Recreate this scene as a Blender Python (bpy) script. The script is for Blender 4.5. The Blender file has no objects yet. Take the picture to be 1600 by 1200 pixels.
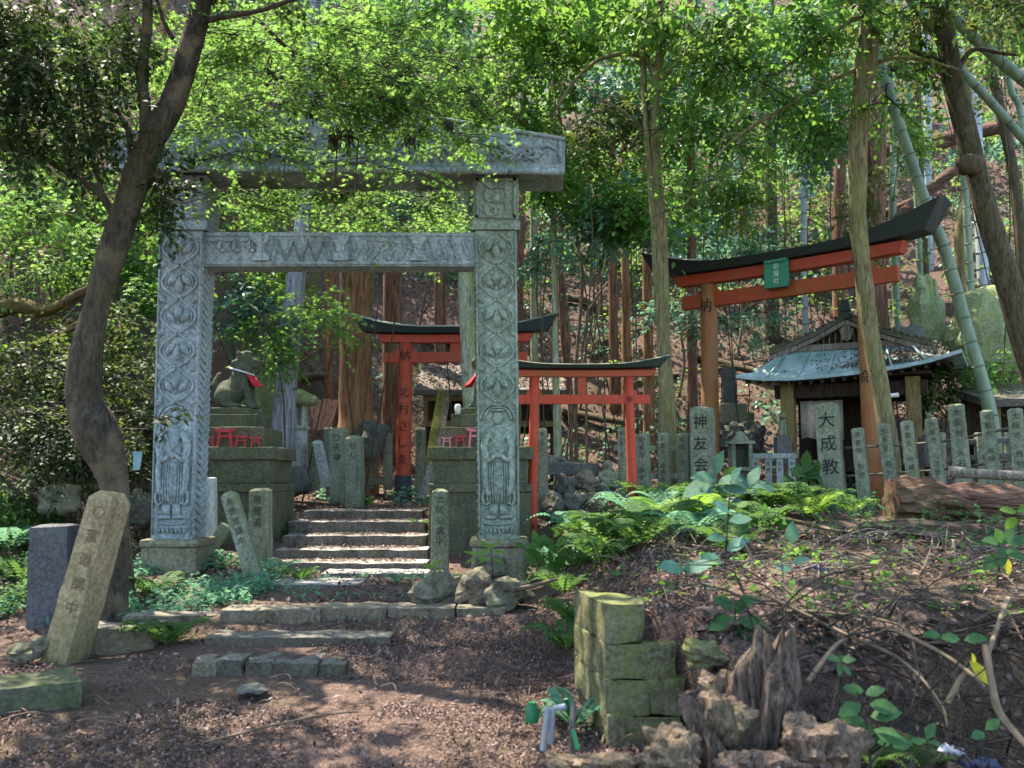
import bpy, bmesh, math, random
import numpy as np
from mathutils import Vector, Matrix, noise as mnoise
random.seed(7); rng = np.random.default_rng(11)
S = bpy.context.scene; COL = S.collection
PI = math.pi
# ------------------------------------------------------------------ camera geometry (metres; photo pixels are 1600x1200)
EYE = Vector((0.0, 0.0, 1.6)); F = 1500.0; PITCH = math.atan(145/1500)
CP, SP = math.cos(PITCH), math.sin(PITCH)
def P(px, py, Y):
    a = (px-800)/F; b = -(py-600)/F
    dy = CP - b*SP; dz = SP + b*CP
    t = Y/dy
    return Vector((a*t, Y, EYE.z + dz*t))
def PX(px, Y): return P(px, 745, Y).x
# ------------------------------------------------------------------ terrain
def smooth(a, b, x):
    t = np.clip((x-a)/(b-a), 0, 1); return t*t*(3-2*t)
def vnoise(x, y, seed=0):
    x = np.asarray(x, float); y = np.asarray(y, float)
    xi = np.floor(x).astype(np.int64); yi = np.floor(y).astype(np.int64); xf = x-xi; yf = y-yi
    def hsh(i, j):
        n = (i*374761393 + j*668265263 + seed*974711) & 0x7fffffff
        n = ((n ^ (n >> 13))*1274126177) & 0x7fffffff
        return ((n ^ (n >> 16)) & 0xffff)/65535.0
    u = xf*xf*(3-2*xf); v = yf*yf*(3-2*yf)
    a = hsh(xi, yi); b = hsh(xi+1, yi); c = hsh(xi, yi+1); d = hsh(xi+1, yi+1)
    return a+(b-a)*u+(c-a)*v+(a-b-c+d)*u*v-0.5
def ground(x, y):
    x = np.asarray(x, float); y = np.asarray(y, float)
    zp = np.interp(y, [-3, 0, 4.3, 5.72, 5.85, 6.2, 6.5, 6.62, 7.5, 8.6, 9.2, 9.5, 11.0, 11.4, 15, 17], [-.2, 0, .345, .45, .54, .565, .585, .67, .7, .7, .68, .66, 1.05, 1.17, 1.2, 1.26])
    zl = np.interp(y, [-3, 0, 4.3, 6, 7, 7.8, 8.5, 10, 12, 16], [-.2, 0, .38, .47, .54, .68, .77, .88, 1.15, 1.25])
    zl = zl + np.clip(-x-3.9, 0, 30)*(.12+.38*smooth(6.5, 9, y))
    zr = np.interp(y, [0, 2.5, 3.4, 4.0, 4.25, 4.42, 4.6, 5, 6, 8, 10.5, 16], [.1, .3, .44, .52, .6, .86, .93, .97, 1.03, 1.12, 1.26, 1.33])
    el = np.interp(y, [4, 6.5, 8, 9.3, 11.5], [-2.6, -2.3, -2.45, -2.4, -2.4])
    er = np.interp(y, [0, 3.3, 4.3, 4.62, 4.8, 6, 7, 8, 10, 11.5, 14], [1.0, .85, .82, .78, .42, .25, .15, .1, .5, .6, .9])
    wr = np.interp(y, [3.3, 4.3, 4.7, 5.4, 6, 8, 10.5, 14], [.5, .16, .14, .4, .7, .9, .8, 1.2])
    z = zp
    z = z+(zl-z)*smooth(-.35, .25, el-x)
    z = z+(zr-z)*smooth(0, 1, (x-er)/wr)
    z = z-.26*np.exp(-((y-4.12)/.2)**2)*smooth(1.15, 1.5, x)*(1-smooth(2.7, 3.2, x))
    Y0 = np.interp(x, [-14, -6.5, -5, -3.6, -2, 1, 4, 7, 10, 16], [7.5, 11, 14.6, 17.4, 18.0, 17.8, 17.2, 16, 15, 13])
    d = y-Y0
    sp = np.where(d > 6, d, np.log1p(np.exp(np.clip(d*1.6, -30, 12)))/1.6)
    z = z+.84*sp*(1+.12*vnoise(x*.3, y*.3, 5))
    rough = .05+.14*smooth(15, 20, y)+.04*smooth(.6, 1.2, x)
    z = z+rough*(vnoise(x*1.1, y*1.1, 1)+.5*vnoise(x*2.7, y*2.7, 2)+.25*vnoise(x*7, y*7, 3))
    return z
def gz(x, y): return float(ground(x, y))
# ------------------------------------------------------------------ object bookkeeping
def tag(o, label=None, cat=None, group=None, kind=None):
    if label: o['label'] = label
    if cat: o['category'] = cat
    if group: o['group'] = group
    if kind: o['kind'] = kind
    return o
def thing(name, label, cat, loc=(0, 0, 0), rz=0, group=None):
    o = bpy.data.objects.new(name, None); COL.objects.link(o)
    o.empty_display_size = .1
    o.location = loc; o.rotation_euler = (0, 0, rz)
    return tag(o, label, cat, group)
def wloc(o):
    m = Matrix.Identity(4)
    while o is not None:
        m = o.matrix_basis @ m; o = o.parent
    return m
def copy_tree(o, parent=None):
    c = o.copy(); COL.objects.link(c)
    if parent is not None: c.parent = parent
    for ch in [k for k in bpy.data.objects if k.parent == o]: copy_tree(ch, c)
    return c
def catmull(pts, n=6):
    pts = [Vector(p) for p in pts]
    if len(pts) < 3 or n <= 1: return pts
    P_ = [pts[0]*2-pts[1]]+pts+[pts[-1]*2-pts[-2]]
    out = []
    for i in range(1, len(P_)-2):
        a, b, c, d = P_[i-1], P_[i], P_[i+1], P_[i+2]
        for k in range(n):
            t = k/n
            out.append(.5*((2*b)+(c-a)*t+(2*a-5*b+4*c-d)*t*t+(3*b-a-3*c+d)*t**3))
    out.append(pts[-1]); return out
class MB:
    def __init__(s): s.v = []; s.f = []
    def add(s, vs, fs):
        o = len(s.v); s.v += [tuple(v) for v in vs]; s.f += [tuple(i+o for i in f) for f in fs]; return s
    def hexa(s, a, b):                      # a: four bottom corners ccw, b: four top corners
        return s.add(list(a)+list(b), [(3, 2, 1, 0), (4, 5, 6, 7), (0, 1, 5, 4), (1, 2, 6, 5), (2, 3, 7, 6), (3, 0, 4, 7)])
    def box(s, c, size, rot=None, taper=1.0):
        x, y, z = size[0]/2, size[1]/2, size[2]/2; t = taper
        vs = [Vector(q) for q in ((-x, -y, -z), (x, -y, -z), (x, y, -z), (-x, y, -z), (-x*t, -y*t, z), (x*t, -y*t, z), (x*t, y*t, z), (-x*t, y*t, z))]
        if rot is not None: vs = [rot @ q for q in vs]
        c = Vector(c); vs = [q+c for q in vs]
        return s.hexa(vs[:4], vs[4:])
    def bar(s, p, q, w, h, up=(0, 0, 1)):    # rectangular bar from p to q
        p = Vector(p); q = Vector(q); d = (q-p).normalized(); sd = d.cross(Vector(up))
        if sd.length < 1e-4: sd = d.cross(Vector((0, 1, 0)))
        sd.normalize(); u = sd.cross(d)
        r = [sd*w/2*i+u*h/2*j for i, j in ((-1, -1), (1, -1), (1, 1), (-1, 1))]
        return s.hexa([p+k for k in r], [q+k for k in r])
    def tube(s, pts, rad, seg=8, n=1, flat=None, wob=0, close=False):
        pts = catmull(pts, n) if n > 1 else [Vector(p) for p in pts]
        m = len(pts)
        if isinstance(rad, (int, float)): R = [rad]*m
        else:
            R = list(np.interp(np.linspace(0, 1, m), np.linspace(0, 1, len(rad)), rad))
        o = len(s.v); ref = Vector((.13, .2, 1)).normalized()
        if flat is not None: ref = Vector(flat)
        prev = None
        for i, p in enumerate(pts):
            if close: d = pts[(i+1) % m]-pts[i-1]
            else: d = pts[min(i+1, m-1)]-pts[max(i-1, 0)]
            if d.length < 1e-9: d = Vector((0, 0, 1))
            d.normalize()
            if flat is not None: a = d.cross(ref)
            elif prev is None:
                a = d.cross(Vector((1, 0, 0)) if abs(d.x) < .8 else Vector((0, 1, 0)))
            else: a = prev-d*prev.dot(d)
            if a.length < 1e-6: a = d.orthogonal()
            a.normalize(); b = d.cross(a); prev = a
            for k in range(seg):
                th = 2*PI*k/seg; r = R[i]
                if wob: r *= 1+wob*mnoise.noise(Vector((p.x*3+math.cos(th)*1.3, p.y*3+math.sin(th)*1.3, p.z*2.2)))
                fb = 1.35 if flat is not None else 1
                s.v.append(tuple(p+a*(math.cos(th)*r)+b*(math.sin(th)*r*fb)))
        rng_ = m if close else m-1
        for i in range(rng_):
            i2 = (i+1) % m
            for k in range(seg):
                k2 = (k+1) % seg
                s.f.append((o+i*seg+k, o+i*seg+k2, o+i2*seg+k2, o+i2*seg+k))
        if not close:
            s.f.append(tuple(o+k for k in reversed(range(seg)))); s.f.append(tuple(o+(m-1)*seg+k for k in range(seg)))
        return s
    def ell(s, c, r, rot=None, nu=12, nv=8):
        c = Vector(c); r = (r, r, r) if isinstance(r, (int, float)) else r
        vs = []; fs = []
        for j in range(1, nv):
            ph = PI*j/nv
            for i in range(nu):
                th = 2*PI*i/nu
                q = Vector((r[0]*math.sin(ph)*math.cos(th), r[1]*math.sin(ph)*math.sin(th), r[2]*math.cos(ph)))
                vs.append(q)
        vs.append(Vector((0, 0, r[2]))); vs.append(Vector((0, 0, -r[2])))
        if rot is not None: vs = [rot @ q for q in vs]
        vs = [q+c for q in vs]
        for j in range(nv-2):
            for i in range(nu):
                i2 = (i+1) % nu
                fs.append((j*nu+i, (j+1)*nu+i, (j+1)*nu+i2, j*nu+i2))
        t = len(vs)-2
        for i in range(nu):
            i2 = (i+1) % nu
            fs.append((t, i, i2)); fs.append((t+1, (nv-2)*nu+i2, (nv-2)*nu+i))
        return s.add(vs, fs)
    def leafrel(s, c, r, rot=None):
        o = len(s.v); s.ell((0, 0, 0), r, None, 10, 9)
        for i in range(o, len(s.v)):
            x, y, z = s.v[i]; k = max(.15, 1-abs(z/r[2])**1.6); q = Vector((x*(.45+.75*k), y*(.5+.9*k)*1.35, z))
            s.v[i] = tuple(Vector(c)+(rot @ q if rot is not None else q))
        return s
    def prism(s, poly, y0, y1, f=lambda x, y, z: (x, y, z)):   # poly in (x, z), extruded along y
        n = len(poly)
        vs = [f(x, y0, z) for x, z in poly]+[f(x, y1, z) for x, z in poly]
        fs = [tuple(range(n)), tuple(reversed(range(n, 2*n)))]
        fs += [(i, n+i, n+(i+1) % n, (i+1) % n) for i in range(n)]
        return s.add(vs, fs)
    def lathe(s, prof, c=(0, 0, 0), seg=20):
        c = Vector(c); m = len(prof); vs = []
        for r, z in prof:
            for k in range(seg):
                th = 2*PI*k/seg; vs.append(c+Vector((r*math.cos(th), r*math.sin(th), z)))
        fs = [(i*seg+k, i*seg+(k+1) % seg, (i+1)*seg+(k+1) % seg, (i+1)*seg+k) for i in range(m-1) for k in range(seg)]
        fs += [tuple(reversed(range(seg))), tuple((m-1)*seg+k for k in range(seg))]
        return s.add(vs, fs)
    def build(s, name, mat, parent=None, smooth=False, bevel=0, rough=0, cuts=0, local=False, nscale=6.0, remesh=0, auto=None):
        me = bpy.data.meshes.new(name); 
        vs = s.v
        if parent is not None and not local:
            inv = wloc(parent).inverted(); vs = [tuple(inv @ Vector(v)) for v in vs]
        me.from_pydata(vs, [], s.f)
        if bevel or rough or cuts:
            bm = bmesh.new(); bm.from_mesh(me)
            bmesh.ops.recalc_face_normals(bm, faces=bm.faces)
            if bevel:
                ed = [e for e in bm.edges if len(e.link_faces) == 2 and e.calc_face_angle(0) > .5]
                bmesh.ops.bevel(bm, geom=ed, offset=bevel, segments=2, affect='EDGES', profile=.6, clamp_overlap=True)
            if cuts:
                for _ in range(4):
                    L = cuts
                    ed = [e for e in bm.edges if e.calc_length() > L*1.5]
                    if not ed: break
                    bmesh.ops.subdivide_edges(bm, edges=ed, cuts=1, use_grid_fill=True)
                    if len(bm.verts) > 14000: break
            if rough:
                off = Vector((random.random()*50, random.random()*50, random.random()*50))
                bm.normal_update()
                for v in bm.verts:
                    q = v.co*nscale+off
                    v.co += v.normal*rough*(mnoise.noise(q)+.5*mnoise.noise(q*2.7))
            bm.to_mesh(me); bm.free()
        if smooth: me.polygons.foreach_set('use_smooth', [True]*len(me.polygons))
        elif auto is not None:
            me.polygons.foreach_set('use_smooth', [True]*len(me.polygons)); me.set_sharp_from_angle(angle=auto)
        me.materials.append(mat)
        o = bpy.data.objects.new(name, me); COL.objects.link(o)
        if parent is not None: o.parent = parent
        if remesh:
            m = o.modifiers.new('r', 'REMESH'); m.mode = 'VOXEL'; m.voxel_size = remesh; m.use_smooth_shade = True
            m = o.modifiers.new('s', 'SMOOTH'); m.iterations = 2
        return o
# ------------------------------------------------------------------ leaves as arrays
T_LEAF = np.array([[0, 0, 0], [-.27, .45, .05], [0, 1, -.06], [.27, .45, .05]])
T_LONG = np.array([[0, 0, 0], [-.15, .35, .03], [-.11, .7, .0], [0, 1, -.1], [.11, .7, 0], [.15, .35, .03]])
T_BROAD = np.array([[0, 0, 0], [-.2, .2, .03], [-.3, .45, .05], [-.2, .75, 0], [0, 1, -.08], [.2, .75, 0], [.3, .45, .05], [.2, .2, .03]])
def _maple():
    out = []
    ang = [90, 140, 40, 195, -15]; ln = [1, .9, .9, .62, .62]
    order = [4, 2, 0, 1, 3]
    pts = [(.03, 0)]
    for k, i in enumerate(order):
        a = math.radians(ang[i]); pts.append((math.cos(a)*ln[i]*.6, .0+math.sin(a)*ln[i]*.6+.25))
        if k < 4:
            a2 = math.radians((ang[order[k]]+ang[order[k+1]])/2); pts.append((math.cos(a2)*.17, math.sin(a2)*.17+.25))
    pts.append((-.03, 0))
    return np.array([[x, y, -.08*abs(x)] for x, y in pts])
T_MAPLE = _maple()
def leaves(name, C, D, N, L, T, mat, parent=None, kind=None, width=1.0, curl=None):
    """C centres, D leaf directions, N normals, L lengths"""
    C = np.asarray(C, float); D = np.asarray(D, float); N = np.asarray(N, float)
    D = D/np.maximum(np.linalg.norm(D, axis=1, keepdims=True), 1e-9)
    X = np.cross(D, N); X /= np.maximum(np.linalg.norm(X, axis=1, keepdims=True), 1e-9)
    Z = np.cross(X, D)
    L = np.broadcast_to(np.asarray(L, float), (len(C),))[:, None, None]
    V = C[:, None, :]+L*(T[None, :, 0:1]*width*X[:, None, :]+T[None, :, 1:2]*D[:, None, :]+T[None, :, 2:3]*Z[:, None, :])
    n, k = V.shape[:2]
    V = V.reshape(-1, 3)
    if parent is not None:
        V = V-np.array(wloc(parent).translation)
    me = bpy.data.meshes.new(name)
    me.vertices.add(n*k); me.vertices.foreach_set('co', V.ravel())
    me.loops.add(n*k); me.loops.foreach_set('vertex_index', np.arange(n*k, dtype=np.int32))
    me.polygons.add(n); me.polygons.foreach_set('loop_start', np.arange(0, n*k, k, dtype=np.int32))
    me.polygons.foreach_set('loop_total', np.full(n, k, dtype=np.int32))
    me.update(calc_edges=True); me.validate()
    me.materials.append(mat)
    o = bpy.data.objects.new(name, me); COL.objects.link(o)
    if parent is not None: o.parent = parent
    if kind: o['kind'] = kind
    return o
def unit(n): 
    v = rng.normal(size=(n, 3)); return v/np.linalg.norm(v, axis=1, keepdims=True)
def clouds(cl, per=11, tw=.35, flat=.5, droop=.25, leaf=.06, spread=1.0):
    """clusters (centre, (rx,ry,rz), twigs) -> leaf arrays, laid along twigs"""
    Cs, Ds, Ns, Ls = [], [], [], []; tw_s = []; tw_d = []
    for c, r, n in cl:
        c = np.array(c, float); r = np.array(r, float)
        m = max(2, n//9)
        sub = unit(m)*(rng.random((m, 1))**.45)
        idx = rng.integers(0, m, n)
        q = sub[idx]+rng.normal(size=(n, 3))*.2
        base = c+q*r
        d = q*np.array([1, 1, flat])+rng.normal(size=(n, 3))*.5*np.array([1, 1, flat]); d[:, 2] -= droop
        d /= np.linalg.norm(d, axis=1, keepdims=True)
        up = np.tile(np.array([0, 0, 1.0]), (n, 1))+rng.normal(size=(n, 3))*.35
        sd = np.cross(d, up); sd /= np.maximum(np.linalg.norm(sd, axis=1, keepdims=True), 1e-6)
        nn = np.cross(sd, d)
        ln = tw*(.6+.8*rng.random(n))
        tw_s.append(base); tw_d.append(d*ln[:, None])
        for i in range(per):
            t = (i+.6)/per; s = -1 if i % 2 else 1
            drop = np.zeros((n, 3)); drop[:, 2] = -t*t*ln*.25
            Cs.append(base+d*(ln*t)[:, None]+drop+rng.normal(size=(n, 3))*leaf*.25)
            dd = d*(.55 if i < per-1 else 1)+sd*s*(.85 if i < per-1 else .1)*spread+rng.normal(size=(n, 3))*.3
            dd[:, 2] -= droop*.7
            Ds.append(dd); Ns.append(nn+rng.normal(size=(n, 3))*.35)
            Ls.append(leaf*(.65+.6*rng.random(n)))
    return np.concatenate(Cs), np.concatenate(Ds), np.concatenate(Ns), np.concatenate(Ls), np.concatenate(tw_s), np.concatenate(tw_d)
def twigs(mb, s, d, r=.004, every=1):
    for i in range(0, len(s), every):
        a = Vector(s[i]); b = a+Vector(d[i])
        mb.tube([a-Vector(d[i])*.3, (a+b)/2+Vector((0, 0, .02)), b], [r, r*.8, r*.3], 3)
# ------------------------------------------------------------------ materials
class NT:
    def __init__(s, name):
        s.m = bpy.data.materials.new(name); s.m.use_nodes = True; s.t = s.m.node_tree; s.t.nodes.clear()
        s.out = s.n('ShaderNodeOutputMaterial')
    def n(s, typ, **kw):
        x = s.t.nodes.new(typ)
        for k, v in kw.items(): setattr(x, k, v)
        return x
    def l(s, a, b): s.t.links.new(a, b)
    def pos(s, sc=(1, 1, 1), obj=False):
        if obj:
            g = s.n('ShaderNodeTexCoord').outputs['Object']
        else: g = s.n('ShaderNodeNewGeometry').outputs['Position']
        mp = s.n('ShaderNodeMapping'); mp.inputs['Scale'].default_value = sc; s.l(g, mp.inputs['Vector']); return mp.outputs[0]
    def noise(s, vec, scale, detail=4, rough=.6, dist=0):
        x = s.n('ShaderNodeTexNoise'); x.inputs['Scale'].default_value = scale; x.inputs['Detail'].default_value = detail
        x.inputs['Roughness'].default_value = rough; x.inputs['Distortion'].default_value = dist
        if vec is not None: s.l(vec, x.inputs['Vector'])
        return x.outputs['Fac']
    def vor(s, vec, scale, out='Distance', feat='F1', rnd=1):
        x = s.n('ShaderNodeTexVoronoi', feature=feat); x.inputs['Scale'].default_value = scale; x.inputs['Randomness'].default_value = rnd
        if vec is not None: s.l(vec, x.inputs['Vector'])
        return x.outputs[out]
    def ramp(s, fac, stops, interp='LINEAR'):
        x = s.n('ShaderNodeValToRGB'); r = x.color_ramp; r.interpolation = interp
        while len(r.elements) < len(stops): r.elements.new(.5)
        for e, (p, c) in zip(r.elements, stops):
            e.position = p; e.color = (c, c, c, 1) if isinstance(c, (int, float)) else (*c, 1)
        s.l(fac, x.inputs[0]); return x.outputs[0]
    def math(s, op, a, b=0.0, clamp=False):
        x = s.n('ShaderNodeMath', operation=op, use_clamp=clamp)
        for i, v in enumerate((a, b)):
            if isinstance(v, (int, float)): x.inputs[i].default_value = v
            else: s.l(v, x.inputs[i])
        return x.outputs[0]
    def mix(s, fac, a, b, mode='MIX'):
        x = s.n('ShaderNodeMix', data_type='RGBA', blend_type=mode)
        for i, v in ((0, fac), (6, a), (7, b)):
            if isinstance(v, (int, float)) and i == 0: x.inputs[0].default_value = v
            elif isinstance(v, tuple): x.inputs[i].default_value = (*v, 1)
            else: s.l(v, x.inputs[i])
        return x.outputs[2]
    def bump(s, h, st=.5, dist=.01, prev=None):
        x = s.n('ShaderNodeBump'); x.inputs['Strength'].default_value = st; x.inputs['Distance'].default_value = dist
        s.l(h, x.inputs['Height'])
        if prev is not None: s.l(prev, x.inputs['Normal'])
        return x.outputs[0]
    def bsdf(s, col, rough=.8, normal=None, spec=.3, metal=0):
        x = s.n('ShaderNodeBsdfPrincipled')
        if isinstance(col, tuple): x.inputs['Base Color'].default_value = (*col, 1)
        else: s.l(col, x.inputs['Base Color'])
        if isinstance(rough, (int, float)): x.inputs['Roughness'].default_value = rough
        else: s.l(rough, x.inputs['Roughness'])
        x.inputs['Specular IOR Level'].default_value = spec; x.inputs['Metallic'].default_value = metal
        if normal is not None: s.l(normal, x.inputs['Normal'])
        return x.outputs[0]
    def done(s, sh): s.l(sh, s.out.inputs[0]); return s.m
    def upness(s):
        g = s.n('ShaderNodeNewGeometry'); x = s.n('ShaderNodeSeparateXYZ'); s.l(g.outputs['Normal'], x.inputs[0]); return x.outputs[2]

def m_leaf(name, cols, trans=.35, tcol=None, rough=.45, spec=.35):
    t = NT(name); g = t.n('ShaderNodeNewGeometry')
    k = len(cols); c = t.ramp(g.outputs['Random Per Island'], [((i+.5)/k, c) for i, c in enumerate(cols)])
    nz = t.noise(t.pos(), .9, 2); c2 = t.mix(t.ramp(nz, [(.35, 0.0), (.7, .55)]), c, tuple(x*1.25+.005 for x in cols[-1]))
    v2 = t.noise(t.pos(), 45, 3); c2 = t.mix(t.ramp(v2, [(.4, 0.0), (.7, .6)]), c2, tuple(x*.45 for x in cols[0]))
    b = t.bsdf(c2, min(.7, rough+.15), None, spec*.45)
    tr = t.n('ShaderNodeBsdfTranslucent')
    tc = t.mix(.5, c2, tcol if tcol else tuple(min(1, x*2.2) for x in cols[-1])); t.l(tc, tr.inputs[0])
    mx = t.n('ShaderNodeMixShader'); mx.inputs[0].default_value = trans; t.l(b, mx.inputs[1]); t.l(tr.outputs[0], mx.inputs[2])
    return t.done(mx.outputs[0])
def m_stone(name, light, dark, moss=.35, mosscol=(.07, .095, .03), scale=1.0, lichen=.25, bump=.5, low=None, speck=.5, top_light=0):
    t = NT(name); p = t.pos()
    n1 = t.noise(p, 2.2*scale, 5, .65); n2 = t.noise(p, 28*scale, 5, .7); n3 = t.noise(p, 5.5*scale, 6, .7, .3)
    mid = tuple((a+b)/2 for a, b in zip(light, dark))
    c = t.ramp(n1, [(.3, dark), (.5, mid), (.68, light)])
    c = t.mix(speck, c, t.ramp(n2, [(.34, tuple(x*.3 for x in dark)), (.5, mid), (.66, tuple(min(1, x*1.35) for x in light))]))
    st = t.noise(t.pos((9*scale, 9*scale, .8*scale)), 1.0, 3, .6)
    c = t.mix(t.ramp(st, [(.52, 0.0), (.72, .55)]), c, tuple(x*.5 for x in dark))
    v = t.vor(p, 16*scale); lm = t.math('MULTIPLY', t.ramp(v, [(.16, 1.0), (.26, 0.0)]), t.ramp(n3, [(.5, 0.0), (.6, lichen)]))
    c = t.mix(lm, c, (min(1, light[0]*1.35), min(1, light[1]*1.4), min(1, light[2]*1.3)))
    mm = t.math('ADD', t.ramp(n3, [(.45, 0.0), (.72, .9)]), t.math('MULTIPLY', t.upness(), .35))
    mm = t.math('MULTIPLY', t.math('MAXIMUM', mm, 0), moss*1.6, True)
    if low is not None:                    # damp foot of a stone: moss grows from the ground up to this height
        g = t.n('ShaderNodeSeparateXYZ'); t.l(t.pos(), g.inputs[0])
        q = t.math('ADD', g.outputs[2], t.math('MULTIPLY', n3, .7))
        mm = t.math('ADD', mm, t.ramp(t.math('DIVIDE', t.math('SUBTRACT', q, low[0]), low[1]-low[0], True), [(0, .75), (1, 0.0)]), True)
    c = t.mix(mm, c, mosscol)
    if top_light: c = t.mix(t.math('MULTIPLY', t.math('MULTIPLY', t.ramp(t.upness(), [(.6, 0.0), (.9, 1.0)]), t.ramp(n2, [(.3, .35), (.6, 1.0)])), top_light), c, (.42, .39, .37))  # paler upward faces: sky and sun on the treads put into the colour
    h = t.math('ADD', t.math('MULTIPLY', n2, .6), t.math('MULTIPLY', n3, .8))
    return t.done(t.bsdf(c, .92, t.bump(h, bump*1.3, .02), .15))
def m_bark(name, c1, c2, moss=0, mosscol=(.1, .11, .03), sc=1.0, stretch=.12, bump=.9, patch=None, axis=2):
    t = NT(name); p = t.pos(tuple(stretch if i == axis else 1 for i in range(3)))
    n1 = t.noise(p, 22*sc, 6, .7, .6); n2 = t.noise(t.pos(), 3.2, 4, .6); w = t.noise(p, 60*sc, 3, .6)
    c = t.ramp(n1, [(.38, tuple(x*.3 for x in c1)), (.48, c1), (.62, c2)])
    c = t.mix(.45, c, t.ramp(w, [(.4, tuple(x*.5 for x in c1)), (.62, c2)]))
    if patch: c = t.mix(t.ramp(n2, [(.52, 0.0), (.62, .7)]), c, patch)
    if moss: c = t.mix(t.ramp(t.noise(t.pos(), 2.1, 5, .7), [(.42, 0.0), (.62, moss)]), c, mosscol)
    return t.done(t.bsdf(c, .9, t.bump(n1, bump, .02), .15))
def m_paint(name, c, worn, dirt, wear=.5):
    t = NT(name); p = t.pos((1, 1, .35))
    n1 = t.noise(p, 5, 6, .7); n2 = t.noise(t.pos((14, 14, 1.2)), 2, 5, .7); n3 = t.noise(t.pos(), 40, 3)
    k = t.mix(t.ramp(n1, [(.45, 0.0), (.7, wear)]), c, worn)
    k = t.mix(t.ramp(n2, [(.52, 0.0), (.75, .8)]), k, dirt)
    k = t.mix(t.ramp(n3, [(.62, 0.0), (.72, .6)]), k, tuple(x*.4 for x in dirt))
    return t.done(t.bsdf(k, t.ramp(n1, [(.3, .5), (.7, .85)]), t.bump(n3, .25, .004), .3))
def m_plain(name, c, rough=.7, var=.3, sc=20, spec=.3, metal=0):
    t = NT(name); n = t.noise(t.pos(), sc, 4)
    k = t.ramp(n, [(.3, tuple(x*(1-var) for x in c)), (.7, tuple(min(1, x*(1+var)) for x in c))])
    return t.done(t.bsdf(k, rough, t.bump(n, .2, .004), spec, metal))
def m_ground():
    t = NT('forest_floor'); p = t.pos()
    w = t.noise(p, 6, 3); v = t.n('ShaderNodeTexVoronoi'); v.inputs['Scale'].default_value = 26; 
    pv = t.n('ShaderNodeVectorMath', operation='ADD'); t.l(p, pv.inputs[0])
    nz = t.n('ShaderNodeTexNoise'); nz.inputs['Scale'].default_value = 9; t.l(p, nz.inputs['Vector']); t.l(nz.outputs['Color'], pv.inputs[1]); t.l(pv.outputs[0], v.inputs['Vector'])
    sx = t.n('ShaderNodeSeparateColor'); t.l(v.outputs['Color'], sx.inputs[0])
    c = t.ramp(sx.outputs[0], [(0, (.05, .034, .027)), (.3, (.11, .072, .057)), (.6, (.17, .115, .09)), (1, (.25, .18, .145))])
    n3 = t.noise(p, 60, 4, .7)
    c = t.mix(.5, c, t.ramp(n3, [(.35, (.035, .025, .02)), (.55, (.125, .082, .066)), (.75, (.25, .175, .14))]))
    n4 = t.noise(p, .55, 4, .6)
    c = t.mix(t.ramp(n4, [(.5, 0.0), (.68, .55)]), c, (.035, .04, .014))
    h = t.math('ADD', v.outputs['Distance'], n3)
    return t.done(t.bsdf(c, .95, t.bump(h, .8, .02), .1))
M = {}
M['ground'] = m_ground()
M['gate'] = m_stone('grey_granite', (.36, .41, .43), (.13, .165, .175), .24, (.1, .115, .06), 1.2, .45, .6, (.7, 1.35))
M['gate_recess'] = m_stone('grey_granite_recess', (.25, .285, .29), (.1, .125, .125), .35, (.07, .09, .045), 1.2, .2, .5, (.55, 1.45))
M['gate_mossy'] = m_stone('green_granite', (.33, .38, .33), (.11, .14, .105), .42, (.1, .125, .05), 1.2, .45, .6, (.7, 1.5))
M['gate_mossy_recess'] = m_stone('green_granite_recess', (.2, .235, .18), (.08, .1, .065), .55, (.07, .09, .035), 1.2, .3, .55, (.5, 1.5))
M['post'] = m_stone('post_stone', (.26, .275, .2), (.095, .105, .072), .45, (.11, .125, .045), 1.4, .35, .5)
M['pedestal'] = m_stone('dark_mossy_stone', (.12, .125, .09), (.035, .038, .027), .5, (.085, .1, .03), 1.3, .3, .6)
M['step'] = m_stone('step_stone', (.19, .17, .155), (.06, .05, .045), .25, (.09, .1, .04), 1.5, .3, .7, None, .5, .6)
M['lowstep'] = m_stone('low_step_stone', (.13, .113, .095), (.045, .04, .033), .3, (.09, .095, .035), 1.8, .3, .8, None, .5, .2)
M['plinth'] = m_stone('mossy_plinth_stone', (.27, .25, .18), (.1, .09, .06), .55, (.13, .125, .045), 1.3, .4, .7)
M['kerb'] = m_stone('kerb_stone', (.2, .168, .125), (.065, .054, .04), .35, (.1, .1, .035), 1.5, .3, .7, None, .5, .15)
M['rock'] = m_stone('boulder_stone', (.2, .18, .14), (.06, .055, .045), .45, (.1, .115, .035), 1.2, .4, .8)
M['mossrock'] = m_stone('mossy_rock', (.3, .34, .2), (.12, .14, .07), .75, (.17, .21, .055), .8, .3, .8)
M['darkrock'] = m_stone('dark_rock', (.15, .15, .14), (.04, .042, .04), .35, (.07, .085, .03), 1.4, .3, .8)
M['wallstone'] = m_stone('green_wall_stone', (.2, .19, .11), (.055, .053, .028), .65, (.115, .13, .035), 1.5, .3, .8)
M['lean'] = m_stone('ochre_post_stone', (.42, .31, .18), (.18, .13, .075), .38, (.12, .13, .05), 1.3, .3, .6, (.55, 1.3))
M['slate'] = m_stone('dark_pillar_stone', (.115, .115, .12), (.045, .045, .05), .12, (.07, .08, .04), 1.6, .2, .5)
M['pale'] = m_stone('pale_stone', (.5, .52, .5), (.24, .26, .25), .22, (.12, .15, .08), 1.6, .4, .6)
M['lion'] = m_stone('lion_stone', (.11, .12, .09), (.03, .035, .025), .45, (.07, .085, .03), 3, .5, .7)
M['bark_near'] = m_bark('near_bark', (.034, .027, .021), (.085, .068, .05), .35, (.085, .075, .035), .8, .35, 1.2, (.13, .1, .066))
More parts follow.
